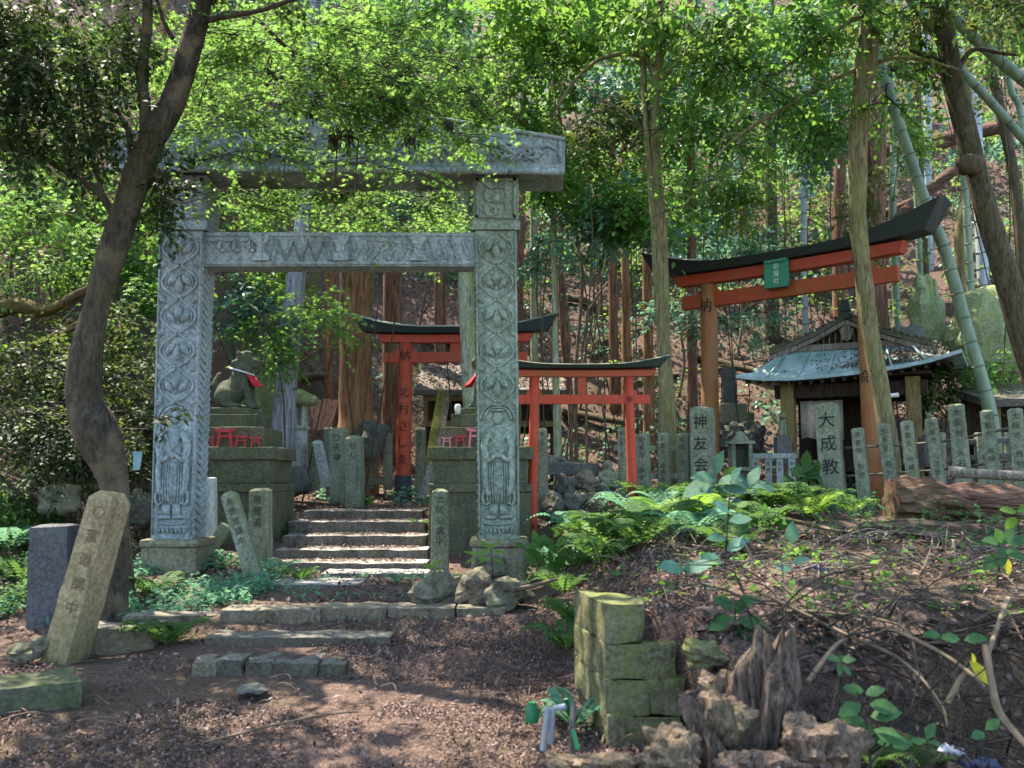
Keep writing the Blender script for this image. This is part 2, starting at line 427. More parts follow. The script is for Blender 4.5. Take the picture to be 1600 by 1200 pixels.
M['bark_olive'] = m_bark('olive_bark', (.13, .105, .05), (.26, .22, .12), .5, (.15, .15, .05), 1, .15, .9)
M['bark_dark'] = m_bark('dark_bark', (.05, .04, .026), (.12, .095, .06), .35, (.08, .08, .03), .9, .2, .9)
M['bark_cedar'] = m_bark('cedar_bark', (.2, .095, .045), (.4, .22, .12), .15, (.13, .12, .05), .8, .06, 1.0)
M['bark_cedar_red'] = m_bark('red_cedar_bark', (.13, .065, .042), (.29, .16, .105), .15, (.1, .1, .05), 1, .06, 1.0)
M['bark_pale'] = m_bark('pale_bark', (.2, .2, .14), (.42, .43, .3), .5, (.22, .28, .1), 1, .2, .5)
M['bark_grey'] = m_bark('grey_bark', (.2, .19, .22), (.36, .35, .4), .15, (.15, .15, .1), .8, .1, .7)
M['bark_root'] = m_bark('ochre_bark', (.05, .033, .016), (.12, .078, .036), .5, (.11, .11, .025), 1.2, .3, 1.2)
def m_bamboo(name, c1, c2):
    t = NT(name); n = t.noise(t.pos((1, 1, .3)), 6, 4); c = t.ramp(n, [(.35, c1), (.65, c2)])
    return t.done(t.bsdf(c, .5, t.bump(t.noise(t.pos(), 30, 3), .1, .003), .4))
M['bamboo'] = m_bamboo('bamboo_green', (.09, .135, .08), (.18, .24, .15))
M['bamboo_pale'] = m_bamboo('bamboo_pale', (.2, .24, .25), (.34, .39, .41))
M['bamboo_joint'] = m_bamboo('bamboo_joint', (.06, .08, .05), (.1, .12, .08))
M['red'] = m_paint('vermilion_worn', (.36, .045, .02), (.3, .105, .045), (.11, .05, .024), .8)
M['red_bright'] = m_paint('vermilion_bright', (.4, .045, .02), (.31, .085, .035), (.12, .045, .02), .65)
M['red_dull'] = m_paint('vermilion_mossy', (.33, .052, .018), (.24, .095, .03), (.1, .065, .024), .8)
M['red_post'] = m_paint('ochre_vermilion', (.26, .095, .035), (.25, .15, .055), (.11, .085, .03), 1.0)
M['blacksleeve'] = m_plain('black_sleeve', (.03, .035, .04), .6, .4)
t = NT('roof_cap'); n = t.noise(t.pos(), 7, 5, .7); up = t.upness()
k = t.mix(t.math('MULTIPLY', t.ramp(up, [(.3, 0.0), (.8, 1.0)]), t.ramp(n, [(.3, .35), (.6, .95)])), (.022, .032, .029), (.19, .22, .16))
M['cap'] = t.done(t.bsdf(k, .6, t.bump(n, .3, .01), .3))
M['plaque'] = m_paint('green_plaque', (.035, .2, .12), (.07, .25, .16), (.03, .09, .06), .6)
M['ink'] = m_plain('ink', (.012, .012, .012), .8, .2)
M['carved'] = m_plain('carved_shadow', (.045, .045, .034), .95, .5, 60)
M['carved_soft'] = m_plain('carved_soft', (.045, .048, .034), .95, .5, 60)
M['carved_ochre'] = m_plain('carved_ochre', (.12, .085, .05), .95, .5, 60)
M['gold'] = m_plain('pale_letter', (.55, .6, .42), .6, .2)
M['cloth_red'] = m_plain('red_cloth', (.36, .015, .03), .9, .2)
M['cloth_white'] = m_plain('white_cloth', (.45, .45, .44), .9, .15)
M['curtain'] = m_plain('dull_curtain', (.32, .29, .24), .9, .25)
M['mini_red'] = m_plain('mini_red', (.36, .025, .03), .5, .2)
M['mini_pink'] = m_plain('mini_pink', (.55, .16, .2), .5, .2)
M['wood_dark'] = m_bark('dark_timber', (.03, .022, .016), (.07, .05, .035), 0, sc=1.5, stretch=.1)
M['wood'] = m_bark('timber', (.15, .105, .05), (.27, .2, .1), .5, (.16, .15, .04), 1.5, .1)
M['wood_grey'] = m_bark('grey_timber', (.14, .12, .1), (.28, .245, .21), .15, sc=1.5, stretch=.1)
M['wood_red'] = m_bark('plank_timber', (.16, .085, .065), (.3, .19, .15), .1, sc=1.3, stretch=.15)
M['plank_moss'] = m_bark('mossy_plank', (.13, .12, .03), (.25, .24, .06), .5, (.2, .21, .04), 1.3, .15)
t = NT('verdigris'); p = t.pos(); n = t.noise(p, 2.4, 5, .65); n2 = t.noise(p, 30, 4)
k = t.ramp(n, [(.33, (.1, .21, .17)), (.5, (.22, .32, .33)), (.62, (.36, .45, .5))])
k = t.mix(t.ramp(n2, [(.5, 0.0), (.7, .5)]), k, (.1, .12, .09))
M['verdigris'] = t.done(t.bsdf(k, .4, t.bump(n2, .2, .006), .5))
M['bark_roof'] = m_bark('weathered_roof', (.07, .065, .05), (.17, .16, .13), .4, (.1, .12, .05), 1.6, 1)
M['rot'] = m_bark('rotten_wood', (.075, .042, .028), (.2, .115, .082), .25, (.09, .085, .035), 1.0, .07, 1.6, None, 0)
M['rot_low'] = m_bark('decayed_wood', (.05, .032, .024), (.15, .1, .075), .25, (.08, .08, .03), 1.0, .07, 1.6, None, 0)
M['rot_pale'] = m_bark('crumbling_wood', (.1, .07, .05), (.24, .175, .13), .3, (.12, .12, .045), 1.8, .4, 1.0)
M['rot_dark'] = m_bark('dark_stump', (.05, .035, .03), (.19, .14, .115), .15, (.1, .1, .04), 1.6, .12, 1.0)
M['twig'] = m_plain('twig_bark', (.1, .07, .05), .9, .5, 12)
M['twig_dark'] = m_plain('dark_twig', (.03, .024, .018), .9, .4, 12)
M['vine'] = m_plain('vine_bark', (.13, .095, .06), .9, .5, 9)
M['pvc'] = m_plain('pvc', (.27, .29, .3), .4, .15)
M['green_plastic'] = m_plain('green_plastic', (.01, .12, .04), .4, .2)
M['sheet_blue'] = m_plain('dark_sheet', (.018, .026, .055), .35, .3)
M['sheet_black'] = m_plain('black_sheet', (.03, .033, .04), .4, .4)
M['white_plastic'] = m_plain('white_plastic', (.32, .34, .38), .4, .1)
M['teal_plate'] = m_plain('blue_plate', (.2, .34, .38), .5, .12)
M['lamp'] = m_plain('lamp_tube', (.6, .6, .6), .3, .05)
M['dead'] = m_leaf('dead_leaf', [(.022, .018, .012), (.05, .04, .02), (.035, .032, .016)], .1, (.06, .05, .02))
M['litter'] = m_leaf('litter_leaf', [(.045, .028, .025), (.12, .08, .07), (.21, .145, .125), (.075, .048, .041), (.36, .27, .24), (.15, .097, .083), (.09, .06, .052), (.25, .17, .15), (.06, .038, .033)], .06, (.2, .12, .07), .75, .2)
M['litter_bank'] = m_leaf('litter_bank_leaf', [(.04, .028, .022), (.1, .068, .054), (.17, .118, .096), (.065, .044, .036), (.32, .235, .2), (.13, .09, .074)], .06, (.2, .12, .07), .75, .2)
M['litter_hill'] = m_leaf('litter_hill_leaf', [(.09, .064, .046), (.17, .118, .086), (.24, .175, .135), (.13, .09, .066), (.31, .235, .19), (.07, .05, .036)], .06, (.3, .2, .15), .75, .2)
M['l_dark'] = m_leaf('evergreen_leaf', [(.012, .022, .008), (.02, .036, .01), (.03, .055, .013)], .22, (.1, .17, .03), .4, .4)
M['l_maple'] = m_leaf('maple_leaf', [(.045, .14, .025), (.1, .22, .03), (.16, .27, .05), (.07, .2, .05), (.12, .2, .04)], .45, (.32, .56, .11), .5, .25)
M['l_mid'] = m_leaf('mid_leaf', [(.035, .1, .022), (.065, .16, .03), (.09, .2, .035)], .42, (.28, .52, .07), .42, .4)
M['l_yellow'] = m_leaf('yellow_leaf', [(.06, .14, .02), (.11, .2, .028), (.16, .24, .04), (.08, .19, .03)], .42, (.34, .52, .1), .45, .35)
M['l_blue'] = m_leaf('waxy_leaf', [(.05, .13, .08), (.08, .19, .125), (.11, .24, .17)], .35, (.25, .5, .25), .3, .55)
M['l_olive'] = m_leaf('olive_leaf', [(.035, .065, .015), (.07, .11, .025), (.1, .14, .035)], .3, (.2, .25, .05), .45, .35)
M['l_fern'] = m_leaf('fern_leaf', [(.02, .062, .02), (.034, .092, .026), (.066, .125, .032)], .35, (.2, .4, .07), .45, .3)
M['l_fernblue'] = m_leaf('blue_fern_leaf', [(.05, .15, .085), (.085, .22, .13), (.12, .27, .16)], .35, (.25, .5, .25), .45, .35)
M['l_deep'] = m_leaf('deep_leaf', [(.02, .065, .022), (.032, .09, .03), (.045, .11, .035)], .3, (.14, .32, .07), .4, .4)
M['l_bright'] = m_leaf('bright_leaf', [(.08, .18, .025), (.12, .22, .03), (.15, .25, .03)], .42, (.34, .55, .08), .45, .35)
M['l_gold'] = m_leaf('yellowed_leaf', [(.45, .4, .02), (.5, .45, .04)], .4, (.6, .55, .05), .5, .3)
M['l_sasa'] = m_leaf('sasa_leaf', [(.035, .09, .06), (.05, .12, .085), (.07, .15, .1)], .3, (.15, .35, .2), .35, .5)
# ------------------------------------------------------------------ lettering
_G = {}
def glyph(ch):
    if ch not in _G:
        c = bpy.data.curves.new('glyph', 'FONT'); c.body = ch; c.size = 1; c.resolution_u = 2; c.extrude = .012
        o = bpy.data.objects.new('glyph', c); COL.objects.link(o)
        dg = bpy.context.evaluated_depsgraph_get(); me = bpy.data.meshes.new_from_object(o.evaluated_get(dg))
        V = [tuple(v.co) for v in me.vertices]; Fc = [tuple(p.vertices) for p in me.polygons]
        bpy.data.objects.remove(o); bpy.data.curves.remove(c); bpy.data.meshes.remove(me)
        xs = [v[0] for v in V] or [0]; ys = [v[1] for v in V] or [0]
        cx, cy = (min(xs)+max(xs))/2, (min(ys)+max(ys))/2
        _G[ch] = ([(x-cx, z, y-cy) for x, y, z in V], [tuple(reversed(f)) for f in Fc])
    return _G[ch]
def lettering(text, size, mat, parent, x=0, y=0, z=0, step=None, fn=None, name='lettering', wx=1.0):
    """characters stacked downwards from (x, z) on the plane y, in the parent's local space"""
    mb = MB(); st = step or size*1.15
    for i, ch in enumerate(text):
        if ch == ' ': continue
        V, Fc = glyph(ch)
        vs = [(x+a*size*wx, y+b*size*.35, z-i*st+c*size) for a, b, c in V]
        if fn: vs = [fn(*v) for v in vs]
        mb.add(vs, Fc)
    return mb.build(name, mat, parent, local=True)
# ------------------------------------------------------------------ ground sheet
def axis(spans):
    out = []
    for a, b, st in spans: out += list(np.arange(a, b-1e-6, st))
    return np.array(out+[spans[-1][1]])
gx = axis([(-40, -12, 1.2), (-12, -5, .25), (-5, -3, .09), (-3, 2.6, .055), (2.6, 5, .1), (5, 12, .25), (12, 45, 1.2)])
gy = axis([(-14, 2.4, .7), (2.4, 7.2, .055), (7.2, 11.5, .09), (11.5, 20, .2), (20, 34, .5), (34, 70, 1.5)])
GX, GY = np.meshgrid(gx, gy); GZ = ground(GX, GY)
nx, ny = len(gx), len(gy)
me = bpy.data.meshes.new('ground'); V = np.stack([GX, GY, GZ], -1).reshape(-1, 3)
me.vertices.add(len(V)); me.vertices.foreach_set('co', V.ravel())
ii = (np.arange(ny-1)[:, None]*nx+np.arange(nx-1)[None, :]).ravel()
q = np.stack([ii, ii+1, ii+nx+1, ii+nx], -1).astype(np.int32)
me.loops.add(q.size); me.loops.foreach_set('vertex_index', q.ravel()); me.polygons.add(len(q))
me.polygons.foreach_set('loop_start', np.arange(0, q.size, 4, dtype=np.int32)); me.polygons.foreach_set('loop_total', np.full(len(q), 4, np.int32))
me.update(calc_edges=True); me.polygons.foreach_set('use_smooth', [True]*len(q)); me.materials.append(M['ground'])
GO = bpy.data.objects.new('ground', me); COL.objects.link(GO); GO['kind'] = 'structure'
# ------------------------------------------------------------------ the carved stone gate
GYF = 8.5
gate = thing('stone_gate', 'tall grey stone gate carved with vines and figures under a wide lintel', 'gate', (PX(522, GYF), GYF+.18, .78))
def pillar(px, mat, lean_seed, left):
    (a, b, c, d) = px                             # bottom-l, bottom-r, top-r, top-l pixels at y=845 and y=360
    A, B, C_, D = P(a, 845, GYF), P(b, 845, GYF), P(c, 360, GYF), P(d, 360, GYF)
    dep = .37
    y1 = lambda p: p+Vector((0, dep, 0))
    k = .92
    mb = MB().hexa([A, B, y1(B), y1(A)], [D, C_, y1(C_), y1(D)])
    pil = mb.build('pillar', mat, gate, bevel=.016, rough=.008, cuts=.12, nscale=5)
    def fp(u, y):                                 # face point at pixel height y, u in -1..1
        t = (845-y)/(845-360); L = A.lerp(D, t); R = B.lerp(C_, t); p = L.lerp(R, (u+1)/2); return p
    hw = (B-A).length/2
    r = MB()
    sc = GYF/F
    tube = lambda pts, rr, n=3: r.tube([fp(u, y)+Vector((0, -.004, 0)) for u, y in pts], rr, 6, n, flat=(0, 1, 0))
    # border rails
    for s in (-1, 1): tube([(s*.93, 364), (s*.93, 600), (s*.93, 836)], .012, 2)
    # two strands that cross between the medallions, each doubled
    ys = [364+i*3 for i in range(91)]
    for s in (-1, 1):
        for amp, rr in ((.8, .016), (.62, .009)):
            tube([(s*amp*math.sin(PI*(y-361)/54.5)*(1), y) for y in ys], rr, 1)
    for i in range(5):
        yc = 388+i*54.5
        c0 = fp(0, yc); up = (i % 2 == 0) == left
        sg = 1 if up else -1
        for rot, ln, w, ox, oz in ((0, .085, .036, 0, .03), (.62, .07, .03, .062, -.012), (-.62, .07, .03, -.062, -.012)):
            R = Matrix.Rotation(rot*sg, 3, 'Y'); cc = c0+Vector((ox, 0, sg*oz)); r.leafrel(cc, (w, .03, ln), R)
            r.tube([cc+R @ Vector((0, -.031, -ln*.7)), cc+R @ Vector((0, -.036, 0)), cc+R @ Vector((0, -.026, ln*.7))], [.003, .006, .003], 5)
        r.ell(c0-Vector((0, 0, sg*.06)), (.018, .018, .022), None, 8, 6)
        for s in (-1, 1):                          # small side leaves at each crossing
            cc = fp(s*.62, yc+27); R = Matrix.Rotation(s*.6*(1 if i % 2 else -1), 3, 'Y'); r.leafrel(cc+Vector((s*.03, 0, 0)), (.024, .022, .055), R)
    # figure below: halo, head, robe, sleeves, feet
    yc = 652; c0 = fp(0, yc)
    for rr in (.15, .118): r.tube([fp(rr/hw*math.cos(PI*k/12), yc-rr/sc*math.sin(PI*k/12)+8)+Vector((0, -.004, 0)) for k in range(13)], .014, 6, 1, flat=(0, 1, 0))
    r.ell(fp(0, yc+4), (.05, .045, .066), None, 12, 9)
    for s in (-1, 1):
        r.ell(fp(s*.1, yc+1)+Vector((0, -.04, 0)), (.011, .01, .006)); r.ell(fp(s*.28, yc+4), (.01, .018, .022))
    r.ell(fp(0, yc+6)+Vector((0, -.044, 0)), (.009, .013, .018)); r.ell(fp(0, yc+11)+Vector((0, -.036, 0)), (.018, .01, .005))
    if not left:
        for k in range(3): r.box(fp(0, yc-7-k*4)+Vector((0, -.025, 0)), (.11-k*.012, .05, .015))
    robe = [fp(u, y) for u, y in ((-.45, 676), (-.72, 700), (-.66, 735), (-.58, 790), (.58, 790), (.66, 735), (.72, 700), (.45, 676), (.15, 670), (-.15, 670))]
    r.prism([(p.x, p.z) for p in reversed(robe)], robe[0].y-.024, robe[0].y+.01)
    r.ell(fp(0, 700), (.1, .04, .11), None, 14, 9); r.ell(fp(0, 756), (.1, .034, .15), None, 14, 9)
    o3 = Vector((0, -.03, 0)); t2 = lambda pts, rr, n=3: r.tube([fp(u, y)+o3 for u, y in pts], rr, 6, n, flat=(0, 1, 0))
    for s in (-1, 1):
        t2([(s*.42, 680), (s*.66, 700), (s*.5, 722), (s*.08, 712)], [.028, .036, .03, .018], 4)
        t2([(s*.62, 715), (s*.66, 745), (s*.52, 775), (s*.42, 762)], [.02, .03, .022, .01], 4)
        for q in range(4): t2([(s*(.16+.12*q), 724+q*3), (s*(.2+.12*q), 755), (s*(.14+.13*q), 788)], [.006, .011, .006], 3)
        t2([(s*.5, 676), (s*.14, 698), (0, 708)], .012, 3); t2([(s*.62, 690), (s*.4, 704), (s*.5, 716)], .009, 3)
        t2([(s*.64, 768), (s*.78, 778), (s*.66, 790), (s*.44, 786)], .012, 3)
        r.bar(fp(s*.24, 790)+Vector((0, -.012, 0)), fp(s*.25, 806)+Vector((0, -.012, 0)), .07, .045, (0, 1, 0))
        r.ell(fp(s*.34, 809)+Vector((0, -.01, 0)), (.062, .04, .022))
    r.ell(fp(0, 714)+Vector((0, -.04, 0)), (.03, .022, .03))
    for y in (735, 745, 756): tube([(-.3, y-3), (0, y+3), (.3, y-3)], .012, 3)
    tube([(-.72, 818), (0, 820), (.72, 818)], .012, 2)
    for k in range(7):
        tube([(-.62+k*.2, 826), (-.55+k*.2, 833)], .014, 1)
    r.build('carving', mat, pil, smooth=True)
    # chevrons on the inner flank
    ch = MB(); side = 1 if left else -1
    def sp(v, y):
        p = fp(side, y); return p+Vector((side*.002, .03+v*(dep-.06), 0))
    y = 372
    while y < 836:
        for v0, v1, dy0, dy1 in ((0, .5, 0, 9), (1, .5, 0, 9)):
            ch.bar(sp(v0, y+dy0), sp(v1, y+dy1), .02, .022, (1, 0, 0))
        y += 12.5
    ch.build('chevron_carving', mat, pil)
    # plinth
    cx = (A+B)/2; w = hw*2+.13
    zb = gz(cx.x, GYF)-.25
    pl = MB().box((cx.x, GYF+dep/2, (A.z-.055+zb)/2), (w, dep+.13, A.z-.055-zb), None, .97)
    base = pl.build('base', M['plinth'], pil, bevel=.015, rough=.008, cuts=.12)
    rl = MB().box((cx.x, GYF+dep/2, A.z-.02), (w+.03, dep+.16, .07)); rl.build('base_moulding', M['plinth'], pil, bevel=.03, rough=.004, cuts=.1)
    # capital between pillar and lintel
    tc = (C_+D)/2; wt = (C_-D).length+.035
    zt = P(500, 266, GYF-.15).z
    zl = P(500, 346, GYF).z
    cb = MB().box((tc.x, GYF+dep/2, (D.z+zl)/2), (wt+.03, dep+.06, zl-D.z)); cp = cb.build('capital', mat, gate, bevel=.012, rough=.004, cuts=.1)
    ub = MB().box((tc.x, GYF+dep/2, (zt+zl)/2), (wt, dep+.03, zt-zl)); b2 = ub.build('neck_block', mat, gate, bevel=.012, rough=.006, cuts=.1)
    r = MB(); yf = GYF-.02
    for s in (-1, 1):
        r.box((tc.x+s*(wt/2-.035), yf, (zt+zl)/2), (.03, .03, zt-zl-.06))
        for k in range(3):
            cz = zl+.1+k*.13
            r.tube([(tc.x+s*(.03+.09*t/9*math.cos(t*.9)), yf, cz+.09*t/9*math.sin(t*.9)) for t in range(9)], [.01, .016], 5, 2, flat=(0, 1, 0))
    for e in (zl+.035, zt-.045): r.box((tc.x, yf, e), (wt-.05, .03, .03))
    r.ell((tc.x, yf+.01, (zl+zt)/2), (.05, .035, .06))
    r.build('scroll_carving', mat, b2, smooth=True)
    return tc
lc = pillar((235, 300, 318, 249), M['gate'], 1, True)
rc = pillar((748, 812, 807, 742), M['gate_mossy'], 2, False)
# lintel with low gable
LY = GYF-.13; TH = .62
pts = [P(172, 262, LY), P(883, 268, LY), P(883, 214, LY), P(700, 184, LY), P(520, 158, LY), P(340, 184, LY), P(172, 212, LY)]
mb = MB(); mb.prism([(p.x, p.z) for p in pts], LY, LY+TH)
lin = mb.build('lintel', M['gate'], gate, bevel=.014, rough=.007, cuts=.12)
r = MB()
fl = lambda px, py: P(px, py, LY)+Vector((0, -.006, 0))
for k in range(8):                                # lip, in butted lengths
    a, b = fl(172+k*88.9, 263+k*.75), fl(172+(k+1)*88.9-1.5, 263+(k+1)*.75)
    r.bar(a+Vector((0, 0, .0)), b, .05, .05, (0, 0, 1))
top = [(172, 216), (340, 188), (520, 162), (700, 188), (883, 218)]
r.tube([fl(*t) for t in top], .02, 6, 1, flat=(0, 1, 0))
for x in (180, 875): r.tube([fl(x, 222), fl(x, 255)], .018, 6, 1, flat=(0, 1, 0))
rs = random.Random(5)
for k in range(17):                               # waves and clouds
    cx = 205+k*39+rs.uniform(-6, 6)
    if 520 < cx < 580: continue
    ty = np.interp(cx, [172, 520, 883], [225, 172, 225]); cy = ty+(250-ty)*rs.uniform(.45, .6); sg = rs.choice((-1, 1)); R0 = (250-ty)*.42
    r.tube([fl(cx+sg*(R0*(1-t/13)*math.cos(t*.75)*1.15), cy+(R0*(1-t/13)*math.sin(t*.75))) for t in range(13)], [.022, .012], 6, 2, flat=(0, 1, 0))
    for j in range(3):
        a = rs.uniform(-8, 8)
        r.tube([fl(cx-22+j*13, 252), fl(cx-14+j*13+a, 240-rs.uniform(0, 8)), fl(cx+2+j*13, 252-rs.uniform(8, 24)), fl(cx+12+j*13, 250-rs.uniform(0, 25))], [.016, .02, .01], 6, 3, flat=(0, 1, 0))
for cx, sg in ((770, 1), (690, 1), (300, -1), (390, -1)):   # long sinuous bodies
    r.tube([fl(cx+sg*(t*9-45), 228+8*math.sin(t*.9)+abs(t-5)*1.2) for t in range(11)], [.015, .035, .035, .03, .012], 7, 2, flat=(0, 1, 0))
    r.ell(fl(cx+sg*52, 228), (.06, .035, .05))
r.build('wave_carving', M['gate'], lin, smooth=True)
pq = MB(); pq.hexa([fl(492, 256)+Vector((0, -.05, 0)), fl(572, 256)+Vector((0, -.05, 0)), fl(572, 256), fl(492, 256)], [fl(492, 222)+Vector((0, -.05, 0)), fl(572, 222)+Vector((0, -.05, 0)), fl(572, 222), fl(492, 222)])
plq = pq.build('name_panel', M['gate'], gate, bevel=.008)
iw = wloc(plq).inverted()
for ch, pxx in (('非', 518), ('朱', 547)):
    cpt = iw @ (fl(pxx, 239)+Vector((0, -.053, 0))); lettering(ch, .15, M['carved'], plq, cpt.x, cpt.y, cpt.z)
# tie beam with zigzag band
BY = GYF+.03
a, b, c, d = P(316, 416, BY), P(744, 416, BY), P(744, 363, BY), P(316, 362, BY)
yb = Vector((0, .26, 0))
tie = MB().hexa([a, b, b+yb, a+yb], [d, c, c+yb, d+yb]).build('tie_beam', M['gate'], gate, bevel=.012, rough=.006, cuts=.12)
r = MB(); f2 = lambda px, py: P(px, py, BY)+Vector((0, -.004, 0))
for y in (367, 411): r.bar(f2(320, y), f2(740, y), .02, .024, (0, 0, 1))
for x in (409, 533, 654):
    hg = [(-13, -19), (13, -19), (13, -14), (6, -5), (6, 5), (13, 14), (13, 19), (-13, 19), (-13, 14), (-6, 5), (-6, -5), (-13, -14)]
    pp = [f2(x+u, 389.5-v) for u, v in hg]; r.prism([(p.x, p.z) for p in pp], BY-.045, BY+.01)
def zig(x0, x1, n, y0=374, y1=406, rr=.017):
    p = [f2(x0+(x1-x0)*k/n, y0 if k % 2 else y1) for k in range(n+1)]; r.tube(p, rr, 5, 1, flat=(0, 1, 0))
zig(424, 518, 8); zig(424, 518, 8, 381, 413, .01)
for k in range(5): r.tube([f2(552+k*18, 406), f2(562+k*18, 390), f2(556+k*18, 374)], .016, 5, 1, flat=(0, 1, 0))
for k in range(4): r.tube([f2(672+k*17, 374), f2(682+k*17, 406)], .016, 5, 1, flat=(0, 1, 0))
for k in range(3):                                # stepped frets
    for x0, y0, x1, y1 in ((330, 376, 344, 376), (344, 376, 344, 392), (344, 392, 352, 392)):
        r.bar(f2(x0+k*23, y0), f2(x1+k*23, y1), .026, .05, (0, 1, 0))
r.build('zigzag_carving', M['gate'], tie)
# ------------------------------------------------------------------ stairs and kerbs
st = thing('stone_stairs', 'flight of five low worn stone steps rising between two statue pedestals', 'stairs', (PX(545, 10), 10.2, .7))
tops = [(880, 9.3, 420, 667), (859, 9.75, 430, 668), (837, 10.2, 443, 666), (815, 10.65, 452, 664), (798, 11.1, 476, 660)]
for i, (py, Y, xa, xb) in enumerate(tops):
    z = P(550, py, Y).z; x0, x1 = PX(xa, Y), PX(xb, Y); zb = (P(550, tops[i-1][0], tops[i-1][1]).z if i else .64)-.06
    Y2 = Y+.52 if i < 4 else Y+.75
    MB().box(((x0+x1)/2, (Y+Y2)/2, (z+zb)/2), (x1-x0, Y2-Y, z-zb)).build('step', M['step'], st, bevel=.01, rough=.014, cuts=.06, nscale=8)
K = 'kerb stones across the path before the gate'
def slab(name, pxs, Y, dep, label, cat, mat, group=None, rough=.014, bev=.007, cuts=.05, sink=.1, rz=0):
    """stone whose front face spans pixels (x0, ytop, x1, ybottom) at depth Y"""
    x0, y0, x1, y1 = pxs; a = P(x0, y1, Y); b = P(x1, y0, Y)
    mb = MB().box((0, 0, 0), (b.x-a.x, dep, b.z-a.z+sink))
    o = mb.build(name, mat, None, bevel=bev, rough=rough, cuts=cuts, nscale=9, smooth=False, auto=.5)
    o.location = ((a.x+b.x)/2, Y+dep/2, (a.z+b.z)/2-sink/2); o.rotation_euler = (0, 0, rz)
    return tag(o, label, cat, group)
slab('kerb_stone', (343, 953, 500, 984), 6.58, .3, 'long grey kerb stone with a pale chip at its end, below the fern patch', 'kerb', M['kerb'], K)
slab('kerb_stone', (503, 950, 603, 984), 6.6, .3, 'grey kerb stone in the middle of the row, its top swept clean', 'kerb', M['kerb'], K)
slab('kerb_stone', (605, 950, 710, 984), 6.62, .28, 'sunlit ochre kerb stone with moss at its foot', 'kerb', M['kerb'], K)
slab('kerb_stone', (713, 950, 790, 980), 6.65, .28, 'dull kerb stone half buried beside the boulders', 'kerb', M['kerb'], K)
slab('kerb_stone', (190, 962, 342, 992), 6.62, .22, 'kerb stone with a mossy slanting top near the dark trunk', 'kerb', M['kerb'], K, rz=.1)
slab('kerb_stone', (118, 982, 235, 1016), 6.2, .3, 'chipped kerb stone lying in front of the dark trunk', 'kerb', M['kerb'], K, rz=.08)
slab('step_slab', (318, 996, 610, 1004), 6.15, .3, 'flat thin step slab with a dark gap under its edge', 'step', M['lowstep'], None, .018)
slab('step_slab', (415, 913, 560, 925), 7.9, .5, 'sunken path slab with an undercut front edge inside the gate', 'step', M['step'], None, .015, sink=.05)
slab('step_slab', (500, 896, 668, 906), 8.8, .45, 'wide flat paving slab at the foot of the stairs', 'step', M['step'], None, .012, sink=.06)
E2 = 'rough edging stones of the lowest step'
for xa, xb, y0, lab in ((300, 338, 1035, 'mossy yellowish edging stone on the lowest step'), (338, 378, 1032, 'small dark edging stone at the start of the lowest step'), (380, 424, 1034, 'chipped pale edging stone on the lowest step'), (426, 496, 1035, 'wide grey edging stone on the lowest step'), (498, 540, 1038, 'dark rounded edging stone ending the lowest step')):
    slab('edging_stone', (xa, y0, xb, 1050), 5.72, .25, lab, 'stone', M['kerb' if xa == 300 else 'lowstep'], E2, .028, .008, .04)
slab('kerb_stone', (-60, 1074, 88, 1135), 4.95, .4, 'broad mossy kerb block running out of the picture by the leaning post', 'kerb', M['pedestal'], None, .02, rz=.55)
# ------------------------------------------------------------------ stone posts
def post(name, label, cat, px, mat, Y, text=None, tsize=None, tcol=None, rz=0.0, group=None, dep=None, top=.1, zt_off=0, tstep=None, lean_y=0.0, tx=0, sink=.12):
    """px = (xtop, ytop, xbottom, ybottom, width) in photo pixels; a tapered shaft with a low pyramidal top"""
    xt, yt, xb, yb, w = px
    a = P(xb, yb, Y); b = P(xt, yt, Y); W = w*Y/F
    D = W if dep is None else dep
    H = (b-a).length
    mb = MB(); t = .93
    V = [(-W/2, -D/2, -sink), (W/2, -D/2, -sink), (W/2, D/2, -sink), (-W/2, D/2, -sink)]
    z1 = H-W*top
    V2 = [(-W/2*t, -D/2*t, z1), (W/2*t, -D/2*t, z1), (W/2*t, D/2*t, z1), (-W/2*t, D/2*t, z1)]
    k = .55; V3 = [(-W/2*t*k, -D/2*t*k, H), (W/2*t*k, -D/2*t*k, H), (W/2*t*k, D/2*t*k, H), (-W/2*t*k, D/2*t*k, H)]
    mb.add(V+V2+V3, [(3, 2, 1, 0), (8, 9, 10, 11)]+[(i+4*j, (i+1) % 4+4*j, (i+1) % 4+4*j+4, i+4*j+4) for j in (0, 1) for i in range(4)])
    o = mb.build(name, mat, None, bevel=W*.05, rough=W*.035, cuts=max(.05, W*.4), nscale=9, auto=.6)
    o.location = a+Vector((0, D/2, 0))
    d = b-a
    o.rotation_euler = (lean_y, math.atan2(d.x, d.z), rz)
    tag(o, label, cat, group)
    if text:
        s = tsize*W
        fn = lambda x, y, z: (x, y-D/2*(1-(1-t)*max(0, z)/H), z)
        lettering(text, s, tcol or M['carved'], o, tx*W, -.006, H-W*top-s*.9, (tstep or 1.25)*s, fn)
    return o
FG = 'inscribed stone fence posts'
post('stone_post', 'broad square fence post painted with three black characters, behind the bluish broad leaves', 'stone post', (1100, 634, 1105, 776, 34), M['post'], 11.6, '神友会', .7, M['ink'], -.45, FG, tstep=1.4)
post('stone_post', 'thick square fence post painted with three black characters before the pavilion', 'stone post', (1297, 628, 1312, 796, 36), M['post'], 11.1, '大成教', .74, M['ink'], -.45, FG, tstep=1.38)
